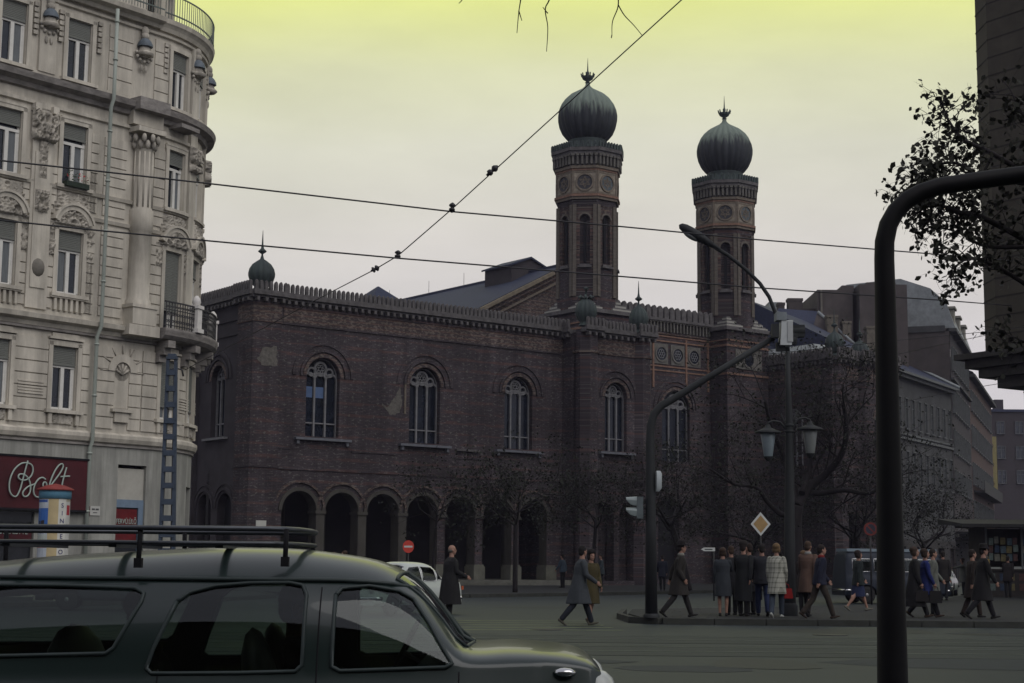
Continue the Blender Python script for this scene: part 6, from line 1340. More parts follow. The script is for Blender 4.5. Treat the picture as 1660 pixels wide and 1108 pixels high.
def cloth(col, var=.2):
    col = tuple(c * .62 for c in col)
    return mat('cloth_%d_%d_%d' % tuple(int(c * 9999) for c in col), col, .92, var, 7, bump=.2)
def person(loc, face, label, h=1.72, pose='walk', ph=1, sex='m', coat=None, coat_len=.55, trousers=None, skirt=None, hair=(.02, .015, .012), hat=None, shoes=(.012, .011, .010), bag=None, arms=(.35, -.35), elbow=(.35, .25), lean=.04, bald=False, scarf=None, group=None, head_turn=0., vox=.011, tights=None, hold=None, check=False, seated=False, hair_long=False, fat=1.0):
    """local frame: +x is where the person faces, z up; ph = which leg is forward (+1 left)"""
    t = empty('person', loc, face, label, 'person', group); k = h / 1.75
    J = {}
    if pose == 'walk': ang = {ph: (.42, .12), -ph: (-.30, .35)}
    elif pose == 'step': ang = {ph: (.24, .10), -ph: (-.16, .25)}
    elif pose == 'sit': ang = {1: (1.35, 1.2), -1: (1.35, 1.2)}
    else: ang = {1: (.03, .03), -1: (-.03, .0)}
    th, sh = .43, .42; zlow = 0
    for s_ in (1, -1):
        a, f = ang[s_]; kx, kz = th * sin(a), -th * cos(a); b2 = a - f; J[s_] = [(0, .09 * s_, 0), (kx, .095 * s_, kz), (kx + sh * sin(b2), .085 * s_, kz - sh * cos(b2)), b2]
        zlow = min(zlow, J[s_][2][2] - .08)
    hz = -zlow if pose != 'sit' else .0
    def V(x, y, z): return Vector((x * k, y * k, (z + hz) * k))
    sx = lean * .55
    chest = (sx, 0, .42); neck = (sx * 1.2, 0, .60); hd = (sx * 1.3 + .01, 0, .745)
    wsh = .185 if sex == 'm' else .165
    body = MB(); E = lambda c, r: body.ell(V(*c), tuple(q * k for q in r), 0, 14)
    E((0, 0, .04), (.115, .165, .13)); E((sx * .4, 0, .2), (.10, .14, .16)); E((sx * .8, 0, .38), (.115, .165, .17)); E((sx, 0, .49), (.09, .17, .07))
    seg(body, V(*neck) - Vector((0, 0, .06 * k)), V(hd[0] - .015, 0, .68), .06 * k, .052 * k)
    ct, st = cos(head_turn), sin(head_turn)
    Hd = lambda x, y, z: V(hd[0] + x * ct - y * st, hd[1] + x * st + y * ct, hd[2] + z); Rt = Matrix.Rotation(head_turn, 3, 'Z')
    eh = lambda c, r: body.ell(Hd(*c), tuple(q * k for q in r), 0, 14, Rt)
    eh((-.01, 0, .03), (.095, .075, .095)); eh((.02, 0, -.03), (.07, .062, .085)); eh((.048, 0, -.085), (.034, .034, .028)); eh((.094, 0, -.012), (.018, .013, .024)); eh((.085, 0, -.055), (.012, .026, .012)); eh((.074, 0, .02), (.02, .05, .014))
    for s_ in (1, -1): eh((-.005, .076 * s_, -.01), (.02, .012, .032)); eh((.06, .03 * s_, -.03), (.02, .02, .02))
    slv = MB(); tr = MB(); shoe = MB(); hands = []
    for s_ in (1, -1):
        hip, kn, an, b2 = J[s_]; lg = .8 if trousers else 1; seg(body, V(*hip), V(*kn), .082 * k * lg, .052 * k * lg); seg(body, V(*kn), V(*an), .054 * k * lg, .034 * k * lg); body.ell(V(kn[0] + (an[0] - kn[0]) * .3 - .02, kn[1], kn[2] + (an[2] - kn[2]) * .3), (.048 * k * lg, .046 * k * lg, .10 * k), 0, 10)
        seg(tr, V(*hip), V(*kn), .098 * k, .072 * k); seg(tr, V(*kn), V(an[0], an[1], an[2] + .03), .072 * k, .062 * k); 
        fa = (b2 * .9 if b2 < -.1 else -.12 if (b2 > .2) else 0); toe = -fa if False else 0
        pit = -b2 * 1.0 if b2 < -.25 else 0      # heel raised behind
        rotf = Matrix.Rotation(.62 if b2 < -.25 else (-.22 if b2 > .2 else 0), 3, 'Y'); ank = V(*an)
        for c_, r_ in (((.03, 0, -.045), (.10, .044, .030)), ((.11, 0, -.05), (.065, .042, .022)), ((-.045, 0, -.04), (.04, .036, .035)), ((.0, 0, -.01), (.045, .036, .045))):
            shoe.ell(ank + rotf @ (Vector(c_) * k), tuple(q * k for q in r_), 0, 12, rotf)
        body.ell(ank + rotf @ (Vector((.06, 0, -.045)) * k), (.09 * k, .034 * k, .022 * k), 0, 10, rotf)
        # arm
        A = arms[0] if s_ > 0 else arms[1]; Eb = elbow[0] if s_ > 0 else elbow[1]
        shp = (sx, wsh * s_, .50); el = (sx + .28 * sin(A), (wsh + .045) * s_, .50 - .28 * cos(A)); A2 = A + Eb; wr = (el[0] + .25 * sin(A2), (wsh + .03) * s_, el[2] - .25 * cos(A2))
        seg(body, V(*shp), V(*el), .048 * k, .036 * k); seg(body, V(*el), V(*wr), .038 * k, .026 * k)
        dh = Vector((sin(A2), 0, -cos(A2))); w0 = V(*wr); up_ = Vector((cos(A2), 0, sin(A2)))
        body.ell(w0 + dh * .05 * k, (.034 * k, .016 * k, .045 * k), 0, 10, Matrix.Rotation(-A2 + 0, 3, 'Y'))
        for i, (o_, L_) in enumerate(((.027, .070), (.009, .080), (-.009, .075), (-.026, .058))):
            p0 = w0 + dh * .085 * k + up_ * o_ * k; p1 = p0 + (dh * .55 * L_ + Vector((0, -s_ * .008, 0))) * k; p2 = p1 + (dh * .32 * L_ + Vector((0, -s_ * .024, 0))) * k
            body.tube([tuple(p0 - dh * .02 * k), tuple(p1), tuple(p2)], [.0095 * k, .0085 * k, .0075 * k], 6)
        p0 = w0 + dh * .03 * k + up_ * .030 * k; body.tube([tuple(p0), tuple(p0 + (dh * .03 + up_ * .022) * k), tuple(p0 + (dh * .062 + up_ * .02 + Vector((0, -s_ * .012, 0))) * k)], [.012 * k, .010 * k, .008 * k], 6)
        hands.append((w0 + dh * .09 * k, s_))
        cs = 1.0 if coat else .85
        seg(slv, V(*shp), V(*el), .072 * k * cs, .060 * k * cs); seg(slv, V(*el), V(wr[0], wr[1], wr[2]), .060 * k * cs, .050 * k * cs)
    bo = remesh(body, 'body', SKIN, t, vox * .8)
    ey = MB()
    for s_ in (1, -1): ey.ell(Hd(.076, .031 * s_, .0), (.010 * k, .012 * k, .008 * k), 0, 8, Rt)
    ey.build('eyes', mat('eye_dark', (.02, .015, .012), .3), bo)
    # coat or jacket
    cc = coat or (.03, .03, .035); top = slv; le = coat_len
    hem = .06 - le
    rings = [(.58, .055, .07), (.56, .072, .105), (.53, .092, .155), (.485, .112, .192 if sex == 'm' else .172), (.40, .13, .188), (.22, .125, .165), (.05, .145, .185)]
    spread = max(0, max(abs(J[1][1][0]), abs(J[-1][1][0]))) if le > .25 else 0
    nst = 4
    for i in range(1, nst + 1):
        u = i / nst; z = .05 + (hem - .05) * u; rings.append((z, .15 + .05 * u * min(1, le * 1.6) + spread * .42 * u * min(1, le * 1.7), .185 + .03 * u))
    vs = []; fs = []; n = 22
    for z, rx, ry in rings:
        off = sx * max(0, z) / .5 if z > 0 else 0
        for j in range(n):
            a = 2 * pi * j / n; fold = 1 + (.035 * sin(a * 5 + h * 9) if z < 0 else 0); gz = fat * (1.08 if z < .5 else 1.0); vs.append(V(off + rx * cos(a) * fold * gz, ry * sin(a) * fold * gz, z))
    for i in range(len(rings) - 1):
        for j in range(n): fs.append((i * n + j, i * n + (j + 1) % n, (i + 1) * n + (j + 1) % n, (i + 1) * n + j))
    fs += [tuple(range(n)), tuple(range((len(rings) - 1) * n, len(rings) * n))[::-1]]
    top.add([tuple(v) for v in vs], fs)
    for s_ in (1, -1): top.ell(V(sx + .055, .045 * s_, .545), (.03 * k, .05 * k, .035 * k), 0, 8)
    if check: cm = check_mat()
    else: cm = cloth(cc)
    remesh(top, 'coat' if le > .25 else 'jacket', cm, t, vox, 2)
    if trousers: remesh(tr, 'trousers', cloth(trousers), t, vox, 1)
    elif tights: remesh(tr, 'stockings', cloth(tights), t, vox, 1) if False else None
    if skirt:
        q = MB(); vs = []; zz = [(.05, .13, .17), (-.15, .17, .19), (-.30, .20 + spread * .3, .20), (-.46, .21 + spread * .42, .21)]
        q.add([tuple(V(rx * cos(2 * pi * j / n) * (1 + .04 * sin(12 * pi * j / n)), ry * sin(2 * pi * j / n), z)) for z, rx, ry in zz for j in range(n)], [(i * n + j, i * n + (j + 1) % n, (i + 1) * n + (j + 1) % n, (i + 1) * n + j) for i in range(3) for j in range(n)], 0, True); q.build('skirt', cloth(skirt), t)
    remesh(shoe, 'shoes', cloth(shoes, .1), t, vox * .9)
    hr = MB()
    if not bald:
        hr.ell(Hd(-.022, 0, .045), (.098 * k, .086 * k, .098 * k), 0, 14, Rt); hr.ell(Hd(-.055, 0, -.01), (.062 * k, .078 * k, .085 * k), 0, 12, Rt)
        if sex == 'f' or hair_long:
            for s_ in (1, -1): hr.ell(Hd(-.02, .07 * s_, -.02), (.06 * k, .032 * k, .085 * k), 0, 10, Rt)
            hr.ell(Hd(-.035, 0, .06), (.11 * k, .098 * k, .09 * k), 0, 12, Rt)
    else:
        hr.ell(Hd(-.045, 0, -.01), (.066 * k, .082 * k, .055 * k), 0, 12, Rt)
    remesh(hr, 'hair', cloth(hair, .35), t, vox)
    if hat:
        q = MB(); base = Hd(-.01, 0, .075); pr = [(.155, -.004), (.16, .004), (.10, .012), (.102, .03), (.098, .09), (.075, .115), (.02, .112)] if hat[1] == 'brim' else [(.105, -.01), (.11, .02), (.10, .07), (.06, .10), (.01, .105)]
        q.lathe(base.x, base.y, [(r_ * k, base.z + z * k) for r_, z in pr], 20); q.build('hat', cloth(hat[0]), t)
    if scarf: q = MB(); q.lathe(V(sx * 1.1, 0, 0).x, 0, [(.07 * k, V(0, 0, .555).z), (.085 * k, V(0, 0, .58).z), (.075 * k, V(0, 0, .625).z), (.06 * k, V(0, 0, .63).z)], 16); q.build('scarf', cloth(scarf), t)
    t['_h'] = 0; del t['_h']
    M_ = Matrix.Translation(Vector(loc)) @ Matrix.Rotation(face, 4, 'Z')
    return t, [M_ @ p for p, _ in hands]
def check_mat():
    if 'checked_wool' in MATS: return MATS['checked_wool']
    m = mat('checked_wool', (.25, .25, .215), .9, .1); t = m.node_tree; b = t.nodes['Principled BSDF']; L = t.links.new; base = b.inputs['Base Color'].links[0].from_socket
    tcn = t.nodes.new('ShaderNodeTexCoord'); sp_ = t.nodes.new('ShaderNodeSeparateXYZ'); L(tcn.outputs['Object'], sp_.inputs[0])
    def mt(op, a, v):
        n = t.nodes.new('ShaderNodeMath'); n.operation = op
        for i, q in enumerate((a, v)):
            if isinstance(q, (int, float)): n.inputs[i].default_value = q
            else: L(q, n.inputs[i])
        return n.outputs[0]
    hor = mt('LESS_THAN', mt('FRACT', mt('MULTIPLY', sp_.outputs[2], 8.5), 0), .28); ver = mt('LESS_THAN', mt('FRACT', mt('MULTIPLY', mt('ADD', sp_.outputs[1], sp_.outputs[0]), 9.5), 0), .28)
    f = mt('MULTIPLY', mt('ADD', hor, ver), .42); mx_ = t.nodes.new('ShaderNodeMix'); mx_.data_type = 'RGBA'; L(f, mx_.inputs[0]); L(base, mx_.inputs[6]); mx_.inputs[7].default_value = (.05, .055, .04, 1); L(mx_.outputs[2], b.inputs['Base Color']); return m
def gp(px, Y, z=.14): p = at(px, 950, Y); return (p.x, Y, z)
DK = (.010, .011, .013)
def bag(p, label, col, w_=.3, h_=.22, d_=.10, name='handbag', rz=0):
    p = Vector(p); t = empty(name, p, rz, label, 'bag'); q = MB(); z0 = -.11 - h_
    q.add([(-w_ / 2, -d_ / 2, z0), (w_ / 2, -d_ / 2, z0), (w_ / 2, d_ / 2, z0), (-w_ / 2, d_ / 2, z0), (-w_ * .42, -d_ * .3, z0 + h_), (w_ * .42, -d_ * .3, z0 + h_), (w_ * .42, d_ * .3, z0 + h_), (-w_ * .42, d_ * .3, z0 + h_)], [(0, 1, 2, 3), (4, 5, 6, 7), (0, 1, 5, 4), (1, 2, 6, 5), (2, 3, 7, 6), (3, 0, 4, 7)])
    q.build('bag_body', cloth(col, .15), t); q = MB(); q.tube([(-w_ * .25, 0, z0 + h_ - .01), (-w_ * .2, 0, -.02), (0, 0, 0), (w_ * .2, 0, -.02), (w_ * .25, 0, z0 + h_ - .01)], .010, 6); q.build('handle', cloth(col), t)
RT, LF, AW, TOW = 0., pi, pi / 2, -pi / 2
person(gp(729, 39.5, 0), R(18), 'stout balding man in a long dark coat standing just beyond the estate car windscreen', 1.76, 'stand', coat=(.014, .014, .015), coat_len=.60, trousers=DK, hair=(.12, .11, .10), bald=True, arms=(.35, .30), elbow=(.9, .8), lean=.06, fat=1.28)
person(gp(938, 37.2, 0), R(8), 'dark-haired man in a grey knee-length coat striding off the pavement tip', 1.80, 'walk', 1, coat=(.050, .058, .066), coat_len=.46, trousers=(.012, .016, .024), hair=(.010, .008, .008), shoes=(.09, .085, .065), arms=(-.25, .25), elbow=(.3, .7), lean=.12, head_turn=.5, fat=1.1)
person(gp(957, 38.2, 0), R(-60), 'woman in a mustard-brown coat and dark beret walking close beside the man in grey', 1.66, 'step', -1, 'f', coat=(.058, .047, .018), coat_len=.48, hat=((.012, .01, .01), 'cap'), hair=(.012, .009, .008), shoes=(.10, .09, .07), arms=(.1, -.2), lean=.05)
person(gp(1100, 39.3), R(3), 'man in a dark brimmed hat and brown-grey overcoat striding past the cranked mast', 1.78, 'walk', 1, coat=(.028, .025, .022), coat_len=.42, trousers=(.022, .021, .021), hat=((.011, .009, .010), 'brim'), arms=(-.55, -.35), elbow=(.25, .9), lean=.10, scarf=(.25, .25, .22))
person(gp(1074, 79, .14), AW, 'small far figure in dark blue standing between the mast and the man in the hat', 1.66, 'stand', coat=(.012, .016, .03), coat_len=.3, trousers=DK, vox=.018)
person(gp(1172, 40.2), R(80), 'woman in a blue-grey coat with bare legs, leftmost of the waiting crowd', 1.62, 'stand', 1, 'f', coat=(.030, .036, .044), coat_len=.46, hair=(.045, .027, .018), arms=(.0, .75), elbow=(.2, .8))
person(gp(1186, 41.2), R(100), 'brown-haired person in a dark coat half hidden behind the woman in blue-grey', 1.68, 'stand', coat=(.014, .015, .018), coat_len=.45, trousers=DK, hair=(.05, .03, .018))
person(gp(1205, 40.3), R(60), 'broad figure in a nearly black long coat with boots in the middle of the crowd', 1.76, 'stand', coat=(.012, .014, .016), coat_len=.62, trousers=(.01, .01, .012), hair=(.02, .014, .012), hat=((.02, .016, .014), 'cap'))
person(gp(1216, 41.4), R(130), 'dark-coated person turned aside behind the broad figure in the crowd', 1.74, 'stand', coat=(.016, .016, .019), coat_len=.4, trousers=DK, hair=(.028, .018, .014))
person(gp(1236, 40.6), AW, 'person in a dark short jacket and blue jeans beside the woman in checks', 1.74, 'step', 1, coat=(.016, .018, .024), coat_len=.18, trousers=(.018, .030, .085), hair=(.014, .011, .010))
_, hs = person(gp(1259, 39.6), R(70), 'blonde woman in a pale checked coat, jeans and white shoes holding a red bag', 1.74, 'step', -1, 'f', coat=(.3, .3, .26), coat_len=.40, trousers=(.045, .06, .085), hair=(.17, .11, .055), shoes=(.50, .52, .48), arms=(.05, .1), elbow=(.1, .25), check=True)
hd_ = max(hs, key=lambda p: p.x); bag(hd_, 'bright red handbag hanging from the hand of the woman in the checked coat', (.30, .012, .010), .33, .24, rz=.2)
person(gp(1303, 43.5), R(60), 'short person with fair hair mostly hidden behind the lamp post', 1.60, 'stand', coat=(.03, .022, .02), coat_len=.4, trousers=DK, hair=(.12, .075, .04), sex='f')
person(gp(1310, 40.6), R(55), 'person in a tan coat with a white collar just right of the lamp post', 1.82, 'step', 1, coat=(.115, .070, .052), coat_len=.40, trousers=(.016, .013, .013), hair=(.07, .045, .03), scarf=(.30, .30, .28))
person(gp(1328, 39.2), R(8), 'man in a navy jacket, red scarf and brown trousers stepping right', 1.76, 'walk', -1, coat=(.012, .015, .034), coat_len=.14, trousers=(.040, .031, .024), hair=(.02, .014, .012), scarf=(.20, .02, .02), shoes=(.035, .022, .016), arms=(.3, -.4), lean=.10)
person(gp(1391, 46.5), R(10), 'woman in a dark green jacket and blue skirt walking right beside the no-stopping sign', 1.70, 'walk', 1, 'f', coat=(.014, .022, .022), coat_len=.2, skirt=(.016, .024, .070), hair=(.022, .014, .012), shoes=(.16, .15, .12), arms=(.3, -.3))
_, hs = person(gp(1482, 40.6), R(-10), 'woman in a long black coat walking right just past the thick near pole', 1.74, 'walk', 1, 'f', coat=(.010, .010, .011), coat_len=.66, hair=(.045, .028, .02), trousers=DK, shoes=(.055, .035, .025), arms=(-.1, .1))
bag(min(hs, key=lambda p: p.y), 'dark shoulder bag held low by the woman in the long black coat', (.012, .010, .010), .34, .26)
_, hs = person(gp(1499, 40.9), R(-5), 'woman in a royal blue coat walking right, rightmost of the close pair', 1.70, 'walk', -1, 'f', coat=(.010, .020, .12), coat_len=.36, trousers=(.010, .010, .014), hair=(.03, .018, .012), shoes=(.055, .035, .025), arms=(-.2, .2))
bag(max(hs, key=lambda p: p.x), 'black bag with a pale top carried by the woman in the royal blue coat', (.014, .014, .014), .32, .30)
person(gp(1512, 42.2), R(-5), 'person in a pale grey coat almost hidden behind the woman in royal blue', 1.66, 'stand', coat=(.14, .15, .13), coat_len=.4, trousers=DK, hair=(.02, .015, .012))
person(gp(1530, 62), AW, 'tall dark figure standing between the small pale car and the royal blue coat', 1.80, 'stand', coat=(.016, .014, .013), coat_len=.3, trousers=DK, vox=.016)
person(gp(1562, 74), LF, 'small far figure in a pale coat with one arm stretched out to the left', 1.62, 'stand', 1, 'f', coat=(.17, .18, .155), coat_len=.35, tights=1, trousers=DK, hair=(.05, .03, .02), arms=(1.3, .1), elbow=(.1, .1), vox=.016)
person(gp(1576, 41.2), R(8), 'person in a dark brown coat close behind the man in the black overcoat', 1.66, 'step', -1, coat=(.022, .016, .013), coat_len=.46, trousers=(.03, .02, .016), hair=(.02, .014, .012))
person(gp(1591, 40.0), R(3), 'man in a black overcoat and hat striding right in front of the kiosk', 1.78, 'walk', 1, coat=(.009, .009, .010), coat_len=.50, trousers=(.010, .010, .013), hat=((.010, .009, .009), 'brim'), arms=(-.3, .3), lean=.10)
person(gp(1634, 69.3), R(60), 'customer in dark clothes leaning at the kiosk counter', 1.70, 'stand', coat=(.016, .013, .013), coat_len=.3, trousers=DK, lean=.2, vox=.018)
person(gp(912, 86, .14), R(150), 'far person in a pale blue jacket standing by the arcade pillars', 1.70, 'stand', coat=(.05, .08, .11), coat_len=.15, trousers=DK, vox=.018)
person(gp(975, 92, .14), R(200), 'far person in grey-blue standing under the porch to the right of the mustard coat', 1.72, 'stand', coat=(.045, .06, .07), coat_len=.3, trousers=DK, vox=.018)
person(gp(541, 62, .0), R(190), 'brown-haired head seen just above the estate car roof, left of a pair', 1.70, 'stand', coat=(.04, .03, .025), coat_len=.3, trousers=DK, hair=(.06, .03, .018), vox=.016)
person(gp(558, 61, .0), R(200), 'dark brown head seen just above the estate car roof, right of a pair', 1.74, 'stand', 1, 'f', coat=(.03, .025, .03), coat_len=.3, trousers=DK, hair=(.05, .028, .016), vox=.016)
# occupants of the estate car
person((CX + .52, 9.3, .40), RT, 'driver of the estate car seen through its front window, in a dark coat', 1.70, 'sit', coat=(.014, .014, .016), coat_len=.02, trousers=DK, arms=(.9, .9), elbow=(.55, .55), vox=.008, lean=-.12)
person((CX - .22, 8.85, .40), R(5), 'passenger on the rear seat of the estate car behind the rear door window', 1.62, 'sit', 1, 'f', coat=(.018, .016, .018), coat_len=.02, trousers=DK, arms=(.4, .4), elbow=(.7, .7), vox=.008, lean=-.15, hair=(.015, .012, .01))
# ------------------------------------------------------------------ trees
class Tree:
    def __init__(s, name, loc, label, seed, m=BARK, tw=TWIG, cat='tree', group=None):
        s.t = empty(name, loc, 0, label, cat, group); s.o = Vector(loc); s.tr = MB(); s.cr = MB(); s.r = random.Random(seed); s.m = m; s.tw = tw; s.n = 0
    def limb(s, pts, r0, r1, n=8):
        P = [Vector(p) for p in pts]; Q = []
        for i in range(len(P) - 1):
            p0, p1, p2, p3 = P[max(i - 1, 0)], P[i], P[i + 1], P[min(i + 2, len(P) - 1)]
            for k in range(5): u = k / 5; Q.append(.5 * ((2 * p1) + (p2 - p0) * u + (2 * p0 - 5 * p1 + 4 * p2 - p3) * u * u + (3 * p1 - p0 - 3 * p2 + p3) * u ** 3))
        Q.append(P[-1]); m_ = len(Q); s.tr.tube([tuple(q) for q in Q], [r0 + (r1 - r0) * i / (m_ - 1) for i in range(m_)], n); return Q
    def grow(s, p, d, L, r_, dep, spread=.7, droop=0., leaf=0., fan=3, maxn=9000, lsz=.05):
        if s.n > maxn: return
        rr = s.r; s.n += 1; pts = [p]; q = Vector(p); dd = Vector(d).normalized(); k = 3 if dep > 0 else 2
        for i in range(k):
            dd = (dd + Vector((rr.uniform(-1, 1), rr.uniform(-1, 1), rr.uniform(-.8, .8) - droop)) * .18).normalized(); q = q + dd * L / k; pts.append(q.copy())
        re = r_ * .6; (s.tr if dep >= 3 else s.cr).tube([tuple(x) for x in pts], [r_ + (re - r_) * i / k for i in range(k + 1)], 5 if dep >= 3 else 3, cap=False)
        if leaf and dep <= 1:
            for x in pts[1:]:
                if rr.random() < leaf: s.leaf(x + Vector((rr.uniform(-.1, .1), rr.uniform(-.1, .1), rr.uniform(-.1, .05))) * min(1, L * 2), lsz)
        if dep <= 0: return
        for i in range(fan + (rr.random() < .4)):
            a = dd.orthogonal().normalized(); a = Matrix.Rotation(rr.uniform(0, 2 * pi), 3, dd) @ a; nd = (dd * (1 - spread * .45) + a * spread * rr.uniform(.6, 1.1)).normalized(); st = pts[rr.choice((1, 2, -1, -1)) if dep > 0 else -1]
            s.grow(st, nd, L * rr.uniform(.58, .85), re * .8, dep - 1, spread, droop, leaf, fan, maxn, lsz)
    def leaf(s, c, sz):
        rr = s.r; a = Vector((rr.uniform(-1, 1), rr.uniform(-1, 1), rr.uniform(-1, 1))).normalized(); b = a.orthogonal().normalized(); b = Matrix.Rotation(rr.uniform(0, 6), 3, a) @ b; z = sz * rr.uniform(.6, 1.2)
        s.cr.add([tuple(c - a * z), tuple(c - a * z * .2 + b * z * .62), tuple(c + a * z * .45 + b * z * .4), tuple(c + a * z), tuple(c + a * z * .4 - b * z * .45), tuple(c - a * z * .3 - b * z * .6)], [(0, 1, 2, 3, 4, 5)], 1)
    def done(s, leafm=LEAF):
        s.tr.build('trunk', s.m, s.t); s.cr.build('crown', [s.tw, leafm], s.t)
def bare(px, Y, h, label, seed, lean=0., r_=.13, stem=.42, L=1.9, leaf=.0, spread=.75, dep=6, fan=3, maxn=12000, zb=.14, lsz=.07, tw=.012):
    c = at(px, 950, Y); T = Tree('bare_tree', (c.x, Y, zb), label, seed, group='bare street trees in front of the synagogue'); hs = h * stem
    Q = T.limb([(0, 0, 0), (lean * .35, 0, hs * .45), (lean, .1, hs)], r_, r_ * .72); top = Q[-1]; rr = T.r; nb = 6
    for i in range(nb):
        a = 2 * pi * i / nb + rr.uniform(-.3, .3); T.grow(top + Vector((0, 0, -.25 * (i % 3))), Vector((cos(a), sin(a), rr.uniform(.35, 1.3))), L, r_ * .45, dep, spread, -.02, leaf, fan, maxn * (i + 1) / nb, lsz)
    T.done(mat('dull_green_leaf', (.010, .013, .007), .8, .5, 2)); return T
bare(835, 71, 8.0, 'slim bare tree with a thin straight trunk in front of the middle arches', 21, 0, .12, .42, 1.55, .1)
bare(1116, 80, 9.5, 'bare tree with a leaning kinked trunk behind the man in the hat', 22, -.9, .2, .36, 2.0, .1)
bare(960, 84, 8.5, 'bare tree standing before the right end of the arcade', 27, .2, .12, .42, 1.6, .1)
bare(1212, 86, 8.2, 'tall bare tree behind the yellow diamond sign', 24, .4, .17, .3, 2.0, .12)
bare(1400, 88, 9, 'dark bare tree between the lamp post and the thick near pole', 25, -.4, .18, .34, 2.1, .1)
bare(1500, 98, 8, 'added bare tree standing in for ground-floor shade just right of the thick near pole', 26, 0, .16, .34, 1.9, .08)  # added tree: its dark twigs stand in for the shade along the ground floors
bare(700, 74, 6.5, 'small thin bare tree before the fourth and fifth arches', 29, .2, .07, .55, 1.2, .08, dep=5)
# the big plane tree with sinuous limbs beside the lamp post
c = at(1294, 950, 66); T = Tree('bare_tree', (c.x, 66, .14), 'big bare tree with thick sinuous limbs rising behind the lamp post', 31, group='bare street trees in front of the synagogue')
def w3(px, py, dy=0): v = at(px, py, 66 + dy) - T.o; return v
Q = T.limb([(0, 0, 0), w3(1290, 900), w3(1288, 850), w3(1292, 820)], .34, .27)
ends = []
for pts, r0 in (([(1292, 822), (1310, 790), (1335, 772), (1365, 735), (1372, 690), (1366, 650)], .22), ([(1290, 825), (1300, 800), (1330, 800), (1370, 795), (1410, 800), (1440, 775)], .17), ([(1288, 830), (1268, 835), (1245, 815), (1225, 790), (1190, 785), (1150, 760)], .13), ([(1290, 820), (1285, 780), (1270, 740), (1250, 690), (1240, 650)], .17), ([(1300, 800), (1312, 760), (1318, 710), (1330, 665)], .14)):
    q = T.limb([w3(a, b_, math.sin(i) * .8) for i, (a, b_) in enumerate(pts)], r0, r0 * .35)
    for i in range(4, len(q), 2):
        d = (q[i] - q[i - 1]).normalized(); a = Vector((T.r.uniform(-1, 1), T.r.uniform(-1, 1), T.r.uniform(-.2, 1))); T.grow(q[i], (d * .5 + a).normalized(), 1.6, r0 * .22, 5, .8, 0, .12, 3, 20000 * (i + 4) / (len(q) + 4), .07)
T.done(mat('dull_green_leaf', (.010, .013, .007)))
# leafy tree whose branches reach in from the right edge
o = Vector((at(1960, 950, 19).x, 19, 0)); T = Tree('leafy_tree', o, 'dark leafy branches reaching in from the right edge against the ashlar house', 41)
def w4(px, py, Y=19): return at(px, py, Y) - o
T.limb([(0, 0, 0), (0, .1, 2.5), (-.2, 0, 4.5), (-.5, 0, 7)], .26, .12)
for k in range(8): T.grow(Vector((-.1 - .05 * k, 0, 4.2 + .4 * k)), Vector((.9, math.sin(k * 2.3), .5 + .1 * k)), 1.5, .05, 5, .7, 0, .35, 3, 1500 * (k + 1), .05)
T.n = 0
LIMBS = [([(1950, 640), (1800, 480), (1680, 400), (1590, 352), (1555, 345), (1530, 335), (1505, 335), (1478, 352)], .06), ([(1945, 560), (1800, 380), (1690, 300), (1610, 250), (1560, 225), (1535, 190), (1528, 172)], .05), ([(1950, 480), (1820, 320), (1700, 230), (1660, 190), (1640, 150)], .05), ([(1950, 700), (1800, 560), (1690, 480), (1610, 430), (1570, 420), (1540, 440)], .05), ([(1950, 760), (1800, 640), (1690, 570), (1640, 545)], .04), ([(1690, 300), (1600, 290), (1550, 265), (1515, 270), (1490, 290)], .03), ([(1680, 400), (1600, 400), (1560, 380), (1530, 370)], .03), ([(1610, 250), (1580, 300), (1545, 300), (1510, 292), (1482, 308)], .02)]
for k, (pts, r0) in enumerate(LIMBS):
    q = T.limb([w4(a, b_, 19 + .4 * math.sin(k * 2 + i)) for i, (a, b_) in enumerate(pts)], r0, .008, 6)
    for i in range(5, len(q)):
        if q[i].x + o.x > at(1720, 300, 19).x: 
            if i % 2: continue
        d = (q[i] - q[i - 1]).normalized()
        for _ in range(2): a = Vector((T.r.uniform(-1, 1), T.r.uniform(-1, 1), T.r.uniform(-1, 1))); T.grow(q[i], (d * .6 + a).normalized(), .25, .008, 2, .8, .05, .62, 2, 99999, .045)
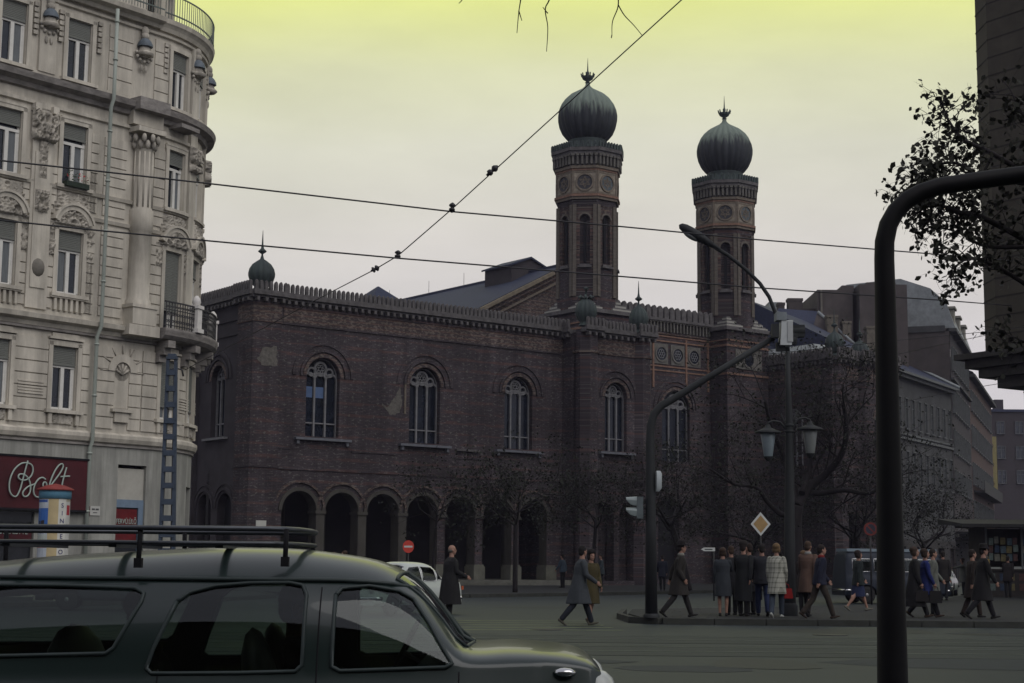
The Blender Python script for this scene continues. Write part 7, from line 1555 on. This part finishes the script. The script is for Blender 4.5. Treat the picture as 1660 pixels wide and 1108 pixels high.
T.done(mat('dark_leaf', (.010, .011, .006), .7, .5, 3))
# bare twigs hanging from a tree above the frame
o = Vector((6.2, 10.0, 0)); T = Tree('bare_tree', o, 'thin bare twigs hanging into the top middle of the sky', 51)
def w5(px, py, Y=9): return at(px, py, Y) - o
T.limb([(0, 0, 0), (.05, 0, 2), (0, 0, 4), (-.3, -.1, 5.6), (-1.5, -.4, 6.4)], .16, .06)
for k in range(4): T.grow(Vector((0, 0, 4.2 + .4 * k)), Vector((.8, math.sin(k * 2), .9)), 1.3, .04, 5, .7, 0, 0, 3, 2500 * (k + 1))
T.limb([(-1.5, -.4, 6.4), (-3.4, -.7, 6.6), w5(1150, -330), w5(1050, -250), w5(930, -220), w5(800, -210)], .05, .015, 6)
for pts in ([(1000, -235), (990, -100), (1000, -20), (1002, 10), (993, 35), (992, 57)], [(1002, 8), (1012, 25), (1028, 42), (1041, 58)], [(900, -215), (905, -100), (893, -10), (884, 15), (888, 45), (886, 84)], [(888, 22), (880, 12)], [(840, -212), (850, -90), (845, -10), (841, 20), (838, 54)], [(760, -205), (758, -80), (752, -10), (744, 6)], [(841, 18), (846, 34)]):
    q = [w5(a, b_, 9) for a, b_ in pts]; T.limb(q, .006 if pts[0][1] < -50 else .004, .002, 5)
T.cr.tube([tuple(w5(992, 57)), tuple(w5(991, 62))], .003, 4); T.done()
# ------------------------------------------------------------------ city haze between camera and far street
def haze():
    b = MB(); b.box(-420, 420, -60, 480, -1.2, 60, seg=1e9); o = b.build('haze', mat('unused_haze', (1, 1, 1)) if False else hm()); tag(o, None, None, kind='stuff')
def hm():
    m = bpy.data.materials.new('smoky_air'); m.use_nodes = True; t = m.node_tree; t.nodes.clear(); o = t.nodes.new('ShaderNodeOutputMaterial'); v = t.nodes.new('ShaderNodeVolumePrincipled')
    v.inputs['Color'].default_value = (.72, .70, .95, 1); v.inputs['Density'].default_value = .0002; v.inputs['Anisotropy'].default_value = 0.1; t.links.new(v.outputs[0], o.inputs['Volume']); return m
haze()
